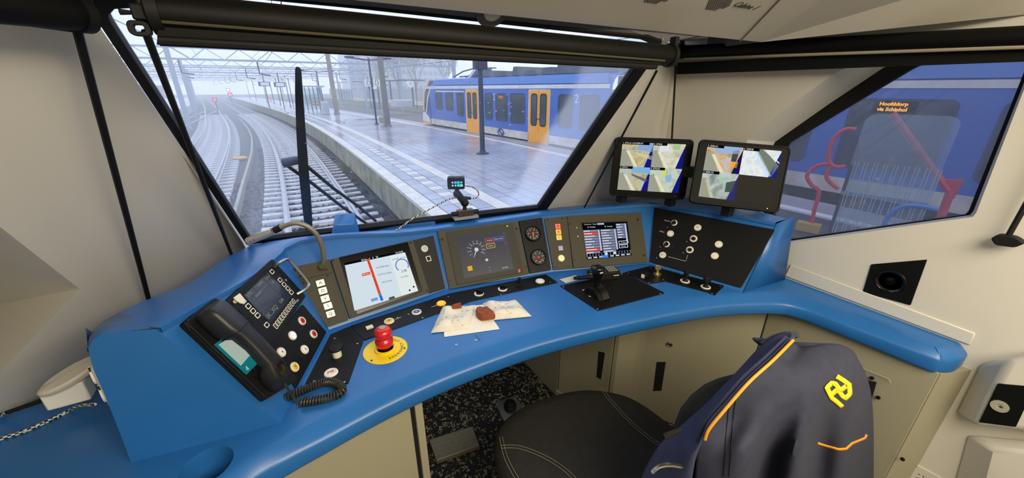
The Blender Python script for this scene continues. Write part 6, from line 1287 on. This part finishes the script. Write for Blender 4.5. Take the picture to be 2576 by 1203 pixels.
m = MB(); m.tube([A_(1160, 497), A_(1183, 499)], .006, 10); m.build('arm_knob', M_rub, ac_)
m = MB(); m.tube([A_(1169, 512), A_(1169, 527)], [.006, .008], 10); m.build('stem', M_scr, ac_); bf = Fr(A_(1170, 534), (1, -.12, 0), Z)
m = MB(); m.prism(bf, rrect(0, 0, .062, .024, .004), -.012, .014, ); m.build('clamp', mat('clamp_brown', '3a3424', .4), ac_, bevel=.003)
for s in (-1, 1): m = MB(); m.tube([bf(s * .03, -.002), bf(s * .052, -.002)], .009, 12); m.build('clamp_knob', M_rub, ac_)
m = MB(); m.prism(bf, rrect(0, -.017, .095, .010, .003), -.022, .02); m.build('foot_plate', mat('foot_grey', '8e8c94', .5), ac_)
def braid(pts, r, name, parent, n=90):
    cv = smooth_curve(pts, 24); m1 = MB(); m1.tube(cv, r, 8); return m1.build(name, M_braid, parent)
def braid_mat():
    m = bpy.data.materials.new('braided_cable'); m.use_nodes = True; nt = m.node_tree; N = nt.nodes.new; L = nt.links.new; b = nt.nodes['Principled BSDF']; tc = N('ShaderNodeTexCoord'); w = N('ShaderNodeTexChecker'); w.inputs['Scale'].default_value = 190; w.inputs[1].default_value = lin('17171a'); w.inputs[2].default_value = lin('d8d6d0')
    L(tc.outputs['Object'], w.inputs[0]); L(w.outputs[0], b.inputs['Base Color']); b.inputs['Roughness'].default_value = .7; return m
M_braid = braid_mat()
braid([cf(.033, -.014, -.02), A_(1186, 470), A_(1200, 478), A_(1204, 490), A_(1196, 499), A_(1180, 499), A_(1160, 496), A_(1140, 498), A_(1115, 508), A_(1080, 527), A_(1040, 549), A_(1008, 572), A_(995, 579)], .0026, 'braided_cable', ac_)
# ================================================================ wiper outside the screen
wp = thing('windscreen_wiper', 'black windscreen wiper standing upright outside the screen with two thin arms', 'wiper', WS(*WS.px(780, 560), -.04))
wq = lambda u, v, c=-.045: WS(*WS.px(u, v, c), c)
m = MB(); m.loft([[wq(u - w, v, -.035), wq(u + w, v, -.035), wq(u + w, v, -.055), wq(u - w, v, -.055)] for u, v, w in [(748, 168, 4), (750, 175, 8), (752, 230, 10), (757, 330, 12), (764, 430, 13), (772, 520, 12), (778, 590, 9)]], closed=True, caps=True); m.build('blade', M_rub, wp, bevel=.002)
m = MB(); m.tube([wq(756, 402, -.06), wq(712, 410, -.06)], [.011, .013], 12); m.build('pivot', mat('wiper_hub', '35435c', .5), wp)
for L_ in ([(724, 418), (790, 465), (860, 520), (935, 572)], [(774, 420), (840, 475), (900, 518), (945, 556)]): m = MB(); m.tube([wq(u, v, -.06) for u, v in L_], .0052, 8); m.build('arm', M_rub, wp)
# ================================================================ sockets and chargers at the left end
sk = thing('power_sockets', 'pair of grey round power socket covers on the left end of the console', 'socket', pz(250, 985, .85))
sdn = V((-.95, -.30, 0)); SKF = Fr(ep[3] + V((-.006, .05, .0)), V((.30, -.95, 0)), Z); SKF = Fr(SKF.o, SKF.x, SKF.y, V((-.95, -.30, 0)))
s1_, s2_ = SKF.px(240, 940, .02), SKF.px(262, 985, .02)
M_skt = mat('socket_grey', 'c4bfb0', .5)
for k, (u, v) in enumerate(((243, 940), (266, 985))):
    a, b = SKF.px(u, v, .012); m = MB(); m.prism(SKF, rrect(a, b, .05, .05, .01), -.004, .014); o = m.build('socket_body', M_skt, sk, bevel=.003); m = MB(); m.lathe(SKF, a, b, [(.02, .012), (.018, .018), (1e-6, .018)], 24); m.build('socket_face', M_white, o)
    m = MB(); m.lathe(SKF, a + .012, b + .018, [(.004, .014), (.004, .017), (1e-6, .017)], 10); m.build('hinge_screw', M_scr, o)
a, b = SKF.px(225, 930, .05); lidf = Fr(pz(185, 945, .88), V((.80, .40, .25)), V((-.45, .88, .1)))
m = MB(); m.lathe(lidf, 0, 0, [(.040, -.004), (.043, 0), (.043, .006), (.038, .010), (1e-6, .011)], 32, 1.25, .62); m.build('lid', M_skt, sk)
ch = thing('charger_plug', 'white square charger block plugged into the grey socket', 'charger', pz(175, 990, .82))
c_ = [pz(105, 978, .845), pz(213, 950, .845), pz(228, 1000, .845)]
CF = Fr(pz(172, 985, .84), pz(225, 968, .84) - pz(120, 995, .84), V((0, 0, 1)))
m = MB(); cw = (pz(225, 968, .84) - pz(115, 995, .84)).length; m.box(CF, 0, 0, 0, cw, .05, .035); m.build('block', M_white, ch, bevel=.004)
m = MB(); m.tube([CF(-cw / 2, -.004, 0), CF(-cw / 2 - .012, -.006, 0), CF(-cw / 2 - .06, -.012, .0)], [.006, .005, .004], 10); m.build('plug_sleeve', M_rub, ch)
e0_ = CF(-cw / 2 - .058, -.012, 0); braid([e0_, pz(20, 1040, .80), pz(-40, 1052, .79), pz(-160, 1085, .785)], .0035, 'braided_cable', ch)
cb = thing('charging_cable', 'black and white braided cable trailing over the blue worktop at lower left', 'cable', pz(120, 1060, ZD)); braid([pz(238, 1018, .83), pz(195, 1022, .80), pz(170, 1036, ZD + .004), pz(120, 1060, ZD + .004), pz(60, 1086, ZD + .004), pz(0, 1105, ZD + .004), pz(-120, 1150, ZD + .004)], .0036, 'braid', cb)
# ================================================================ right wall fittings
ws_ = thing('wall_speaker', 'black trapezoid loudspeaker plate with round cone on the white right wall', 'speaker', RW(*RW.px(2250, 710)))
plate('plate', RW, [(2192, 665), (2333, 653), (2291, 768), (2171, 735)], M_bk, ws_, -.004, .003, .003)
a, b = RW.px(2240, 708, .003); m = MB(); m.lathe(RW, a, b, [(.036, .003), (.034, .006), (.031, .004), (.022, .0015), (.012, .003), (1e-6, .005)], 32); m.build('cone', M_bkg, ws_)
for u, v in [(2200, 672), (2322, 662), (2284, 760), (2180, 733)]: screw(RW, u, v, ws_, .004, .003)
hs = thing('wall_housing', 'moulded white housing with a black lock plate on the lower right wall', 'housing', RW(*RW.px(2500, 1000)))
F2 = RW.pts([(2448, 1072), (2660, 1090), (2760, 880), (2540, 902)], .07); B2_ = RW.pts([(2400, 1040), (2700, 1120), (2800, 850), (2462, 912)], 0.)
m = MB(); m.prism(RW, B2_, 0, .07, F2); m.build('shell', M_wall, hs, bevel=.012)
plate('lock_plate', RW, [(2510, 965), (2604, 973), (2556, 1074), (2463, 1062)], M_bk, hs, .066, .0725, .003, .07)
a, b = RW.px(2515, 1022, .0725); m = MB(); m.lathe(RW, a, b, [(.0155, .072), (.0155, .0755), (.006, .0755), (.006, .074), (1e-6, .074)], 24); m.build('lock', mat('lock_silver', 'c4bfae', .4, metal=.4), hs)
m = MB(); m.box(RW, a + .002, b, .0745, .004, .003, .002); m.build('keyhole', M_ink, hs)
m = MB(); F3 = RW.pts([(2500, 1130), (2700, 1150), (2600, 1400), (2430, 1400)], .05); B3 = RW.pts([(2430, 1090), (2760, 1120), (2700, 1450), (2330, 1450)], 0.); m.prism(RW, B3, 0, .05, F3); m.build('wall_bulge', M_wall, label='moulded white bulge on the wall below the lock housing', cat='moulding', bevel=.01)
vp = thing('vent_plate', 'cream plate with small vent holes at the bottom right', 'vent', RW(*RW.px(2340, 1200))); plate('plate', RW, [(2296, 1163), (2480, 1262), (2440, 1330), (2262, 1240)], M_wall, vp, -.002, .003, .002)
screw(RW, 2302, 1172, vp, .004, .003)
for i in range(6):
    for j in range(4): a, b = RW.px(2312 + i * 11 + j * -5, 1194 + i * 5 + j * 9, .003); m = MB(); m.cyl(RW, a, b, .002, .0034, .0018, seg=8); m.build('hole', M_ink, vp, smooth=False)
# ================================================================ floor fittings
FF = Fr((0, 0, 0), (1, 0, 0), (0, 1, 0))
tp = thing('tread_plate', 'shiny metal tread plate pedal on the speckled floor', 'pedal', FF(*FF.px(1142, 1115)))
q5 = Quad(FF, [(1079, 1107), (1188, 1073), (1206, 1121), (1098, 1160)], .02); m = MB(); m.prism(FF, q5.rect(0, 0, 1, 1), .0, .022); m.build('plate', mat('tread_metal', '8f8a7a', .5, metal=.6), tp, bevel=.002)
for i in range(9):
    for j in range(5):
        p = q5(.07 + i * .108, .10 + j * .2); f_ = FF.at(p[0], p[1], .022, q5.ang() + (.9 if (i + j) % 2 else -.9)); m = MB(); m.prism(f_, [(.009 * math.cos(a), .0032 * math.sin(a)) for a in [i_ * math.pi / 4 for i_ in range(8)]], 0, .0022, [(.006 * math.cos(a), .0014 * math.sin(a)) for a in [i_ * math.pi / 4 for i_ in range(8)]]); m.build('tread_bump', mat('tread_metal', '8f8a7a', .5), tp)
fs = thing('foot_switch', 'black round foot switch on a square steel plate on the floor', 'foot switch', FF(*FF.px(1283, 1030)))
plate('plate', FF, [(1244, 1015), (1296, 998), (1326, 1042), (1272, 1070)], M_steel, fs, 0, .006, .002); a, b = FF.px(1283, 1024, .006); m = MB(); m.lathe(FF, a, b, [(.03, .006), (.03, .02), (.026, .024), (.024, .034), (.02, .036), (.017, .030), (.012, .034), (1e-6, .036)], 28); m.build('button', M_rub, fs)
for u, v in [(1250, 1017), (1295, 1003)]: screw(FF, u, v, fs, .004, .006, M_steel)
# ================================================================ driver's seat
st = thing('driver_chair', 'dark upholstered driver chair with grey double stitching, backrest under the jacket', 'chair', (.62, .52, 0))
ZS = .5
so_ = [pz(u, v, ZS).xy for u, v in [(1246, 1092), (1262, 1058), (1325, 1012), (1420, 982), (1500, 976), (1590, 996), (1680, 1055), (1715, 1095)]] + [V((.80, .36)), V((.72, .30)), V((.52, .36)), V((.38, .44)), V((.335, .55)), V((.34, .66))]
so_ = [V(p) for p in so_]; cs_ = V((.6, .56)); cl = smooth_curve(so_ + [so_[0]], 5)[:-1]
def srow(k, z): return [V((cs_.x + (p.x - cs_.x) * k, cs_.y + (p.y - cs_.y) * k, z)) for p in cl]
M_seat = mat('seat_fabric', '1c1b19', .85, var=.15, vscale=60, bump=.3, bscale=900)
m = MB(); m.loft([srow(.93, ZS - .10), srow(1.0, ZS - .085), srow(1.02, ZS - .05), srow(1.0, ZS - .015), srow(.95, ZS - .002), srow(.8, ZS + .004), srow(.5, ZS - .004), srow(.2, ZS - .010), srow(.001, ZS - .011)], closed=True); m.build('cushion', M_seat, st, ang=80)
m = MB(); m.lathe(Fr((.6, .55, 0), (1, 0, 0), (0, 1, 0)), 0, 0, [(.22, 0), (.22, .02), (.06, .05), (.05, .36), (.14, .40), (.14, .41)], 24); m.build('pedestal', M_rub, st)
M_stc = mat('grey_stitch', '8d8877', .8)
def stitch(L_, dz=.004, name='stitching'):
    cv = smooth_curve([pz(u, v, ZS + dz) for u, v in L_], 10); 
    for off in (0, .009):
        m = MB(); acc = 0
        for i in range(0, len(cv) - 1): 
            d = (cv[i + 1] - cv[i]); n = V((-d.y, d.x, 0)).normalized() * off
            for h_ in (0, .5): m.bar(cv[i] + d * (h_ + .05) + n, cv[i] + d * (h_ + .38) + n, .0016, .001)
        m.build(name, M_stc, st, smooth=False)
stitch([(1512, 978), (1530, 1005), (1580, 1060), (1640, 1110), (1710, 1150), (1760, 1180)]); stitch([(1262, 1128), (1300, 1128), (1345, 1142), (1390, 1165), (1430, 1195), (1470, 1240)]); stitch([(1256, 1100), (1268, 1150), (1290, 1195), (1320, 1240)])
# backrest behind the seat, hidden below the jacket
AJ0, AJ1 = V((.57, .285)), V((1.0, .185)); jd = (AJ1 - AJ0).normalized(); jn = V((jd.y, -jd.x))   # jn points to the camera side
bc = AJ0.lerp(AJ1, .52) - jn * .055; bfr = Fr((bc.x, bc.y, .45), V((jd.x, jd.y, 0)), Z)
m = MB(); m.prism(bfr, rrect(0, .19, .40, .44, .1), -.035, .035); m.build('backrest', M_seat, st, bevel=.02)
# ================================================================ jacket
jk = thing('uniform_jacket', 'dark navy uniform jacket with yellow emblem and orange zip hung over the seat back', 'jacket', (.8, .2, .45))
M_nav = mat('navy_cloth', '292c3f', .85, var=.12, vscale=40, bump=.25, bscale=700); M_nav2 = mat('navy_lining', '2b3150', .85, var=.1, vscale=40, bump=.25, bscale=500); M_org = mat('orange_piping', 'f59a1a', .5); M_emb = mat('emblem_yellow', 'f3dd12', .5)
JP = Fr((AJ0.x, AJ0.y, 0), V((jd.x, jd.y, 0)), Z, V((jn.x, jn.y, 0)))
# grid of picture points, columns from the zip edge to the right sleeve, with their bulge towards the viewer
cols = [[(1985, 852, -.03), (1930, 908, .01), (1870, 962, .02), (1805, 1040, .025), (1762, 1100, .03), (1748, 1200, .03), (1740, 1330, .03), (1735, 1500, .03)],
        [(2010, 872, -.03), (1962, 925, .02), (1905, 985, .035), (1845, 1060, .03), (1815, 1130, .05), (1800, 1215, .055), (1790, 1340, .055), (1780, 1500, .055)],
        [(2035, 872, -.02), (2000, 935, .03), (1950, 1005, .045), (1905, 1080, .06), (1878, 1140, .075), (1865, 1220, .07), (1850, 1340, .07), (1840, 1500, .07)],
        [(2062, 866, -.02), (2035, 935, .035), (2000, 1010, .055), (1965, 1090, .05), (1945, 1150, .035), (1930, 1225, .03), (1915, 1340, .03), (1900, 1500, .03)],
        [(2090, 864, -.02), (2072, 930, .035), (2045, 1005, .06), (2020, 1085, .075), (2005, 1150, .085), (1990, 1225, .085), (1975, 1340, .085), (1960, 1500, .085)],
        [(2118, 868, -.02), (2110, 925, .03), (2092, 1000, .055), (2072, 1080, .045), (2062, 1150, .03), (2052, 1225, .03), (2040, 1340, .03), (2025, 1500, .03)],
        [(2140, 878, -.025), (2142, 925, .02), (2135, 1000, .045), (2122, 1080, .05), (2115, 1150, .05), (2108, 1225, .05), (2098, 1340, .05), (2085, 1500, .05)],
        [(2152, 890, -.035), (2165, 930, .005), (2170, 1000, .02), (2165, 1080, .025), (2160, 1150, .02), (2155, 1225, .02), (2145, 1340, .02), (2135, 1500, .02)],
        [(2156, 900, -.06), (2180, 945, -.03), (2194, 1010, -.02), (2198, 1090, -.02), (2198, 1160, -.02), (2197, 1230, -.02), (2190, 1340, -.02), (2180, 1500, -.02)]]
grid = [[JP(*JP.px(u, v, c), c) for u, v, c in col] for col in cols]
def refine(G, n=5):
    G1 = [smooth_curve(c, n) for c in G]; return [list(r) for r in zip(*[smooth_curve(list(r), n) for r in zip(*G1)])]
G = refine(grid); G = [c for c in G]
back = [[p - JP.z * .02 for p in c] for c in G]
top_f = [c[0] - JP.z * .09 - Z * .06 for c in G]; bot_b = [V((c[0].x, c[0].y, 0)) - JP.z * .12 + Z * .42 for c in G]
m = MB(); m.loft([list(c) for c in G]); m.build('body', M_nav, jk, ang=80, solid=.006)
m = MB(); m.loft([[bot_b[i], bot_b[i].lerp(top_f[i], .5) - JP.z * .01, top_f[i], c[0]] for i, c in enumerate(G) if i >= 12]); m.build('back_half', M_nav, jk, ang=80, solid=.006)
# folds of the collar and turned-back front edge on the left
lc_ = [[(1990, 836, -.03), (1958, 841, -.035), (1914, 870, -.035), (1865, 922, -.035), (1815, 975, -.035), (1775, 1017, -.035), (1711, 1072, -.035), (1660, 1118, -.035), (1618, 1190, -.035), (1575, 1290, -.035)],
       [(1992, 841, -.01), (1955, 868, -.005), (1900, 912, .0), (1845, 968, .005), (1800, 1015, .01), (1770, 1058, .01), (1735, 1096, .01), (1690, 1140, .0), (1655, 1210, .0), (1620, 1300, .0)],
       [(1988, 850, .005), (1938, 898, .03), (1880, 950, .04), (1822, 1015, .045), (1782, 1062, .045), (1768, 1092, .045), (1758, 1120, .045), (1742, 1150, .045), (1728, 1215, .045), (1715, 1310, .045)],
       [(1984, 856, -.01), (1934, 910, .015), (1874, 964, .025), (1808, 1042, .03), (1766, 1100, .03), (1762, 1120, .03), (1756, 1140, .03), (1748, 1165, .03), (1738, 1230, .03), (1728, 1320, .03)]]
LG = refine([[JP(*JP.px(u, v, c), c) for u, v, c in col] for col in lc_], 5)
m = MB(); m.loft(LG); m.build('front_flap', M_nav2, jk, ang=80, solid=.008)
zp = smooth_curve([JP(*JP.px(u, v, .045), .049) for u, v in [(1984, 853), (1936, 903), (1877, 956), (1815, 1030), (1776, 1080), (1760, 1106)]], 8); zp = [c[0] * 0 + p for c, p in zip(G, zp)] if False else zp
ce = [(LG[10][k] * .0 + LG[11][k]) for k in range(0, 5 * 5 + 1)]
m = MB(); m.tube([p + JP.z * .006 for p in ce], .0026, 8); m.build('orange_zip_edge', M_org, jk)
m = MB(); fz = [JP(*JP.px(u, v, -.05), -.04) for u, v in [(1905, 862), (1935, 845), (1965, 836), (1990, 836)]]; m.tube(smooth_curve(fz, 6), .007, 8); m.build('collar_edge', M_nav, jk); m = MB(); m.tube([JP(*JP.px(1896, 853, -.07), -.07), JP(*JP.px(1920, 862, -.07), -.07)], [.003, .010], 8); m.build('collar_tab', M_nav, jk)
m = MB(); zt_ = [JP(*JP.px(u, v, .035), .035) for u, v in [(1640, 1190), (1660, 1175), (1690, 1172), (1733, 1180)]]; cvz = smooth_curve(zt_, 10); m.tube(cvz, .003, 6); m.build('metal_zip', M_steel, jk)
for i in range(0, len(cvz) - 1, 1): mm = MB(); d = (cvz[i + 1] - cvz[i]); mm.bar(cvz[i] + Z * .004, cvz[i] + d * .5 + Z * .004, .003, .004); mm.build('zip_tooth', M_steel, jk, smooth=False)
m = MB(); m.tube([JP(*JP.px(1672, 1100, .015), .015), JP(*JP.px(1708, 1075, .015), .02)], [.006, .004], 8); m.build('zip_puller', M_scr, jk)
# emblem and pocket piping follow the cloth
import mathutils
from mathutils.bvhtree import BVHTree
fv = [p for c in G for p in c]; nr = len(G[0]); bv = BVHTree.FromPolygons(fv, [(i * nr + k, i * nr + k + 1, (i + 1) * nr + k + 1, (i + 1) * nr + k) for i in range(len(G) - 1) for k in range(nr - 1)])
def on_cloth(u, v, lift=.004):
    d = ray(u, v).normalized(); h = bv.ray_cast(EYE, d)
    return (h[0] - d * lift) if h[0] else JP(*JP.px(u, v, .06), .06)
def emb_strip(L_, w, m_, name, lift=.004):
    pts = [V(p) for p in L_]; m = MB(); dense = []
    for a, b in zip(pts, pts[1:]):
        for k in range(4): dense.append(a.lerp(b, k / 4))
    dense.append(pts[-1]); Lp, Rp = [], []
    for i, p in enumerate(dense):
        t1 = dense[min(i + 1, len(dense) - 1)] - dense[max(i - 1, 0)]; n = V((-t1.y, t1.x)).normalized(); Lp.append(p + n * w / 2); Rp.append(p - n * w / 2)
    m.loft([[on_cloth(*p, lift) for p in Lp], [on_cloth(*p, lift) for p in dense], [on_cloth(*p, lift) for p in Rp]]); m.build(name, m_, jk, solid=.001)
emb_strip([(2106, 947), (2122, 957), (2137, 968), (2139, 992), (2128, 1003), (2120, 997), (2112, 986), (2104, 983), (2094, 993)], 11.5, M_emb, 'emblem', .005)
emb_strip([(2120, 1025), (2106, 1012), (2093, 1002), (2081, 976), (2093, 964), (2102, 966), (2110, 977), (2118, 981), (2129, 972)], 11.5, M_emb, 'emblem', .006)
emb_strip([(2058, 1116), (2080, 1124), (2110, 1132), (2130, 1130), (2145, 1116), (2165, 1108), (2178, 1102), (2181, 1094)], 6, M_org, 'pocket_piping', .004)
for off in (0, 14): emb_strip([(1852 - off, 1000 + off * .2), (1846 - off, 1040), (1842 - off, 1090), (1838 - off, 1150), (1834 - off, 1200)], 1.4, M_ink, 'seam', .002)

# ================================================================ rain haze over the tracks
hz_m = bpy.data.materials.new('rain_haze'); hz_m.use_nodes = True; nt = hz_m.node_tree; nt.nodes.clear()
vs = nt.nodes.new('ShaderNodeVolumeScatter'); vs.inputs['Color'].default_value = (.93, .96, 1, 1); vs.inputs['Density'].default_value = .0075; vs.inputs['Anisotropy'].default_value = .2
ou = nt.nodes.new('ShaderNodeOutputMaterial'); nt.links.new(vs.outputs[0], ou.inputs['Volume'])
m = MB(); m.box(W0, 0, 98, ZR + 14, 160, 178, 34); m.build('rain_haze', hz_m, label='thin rain haze hanging over the station', cat='haze', kind='stuff', smooth=False)
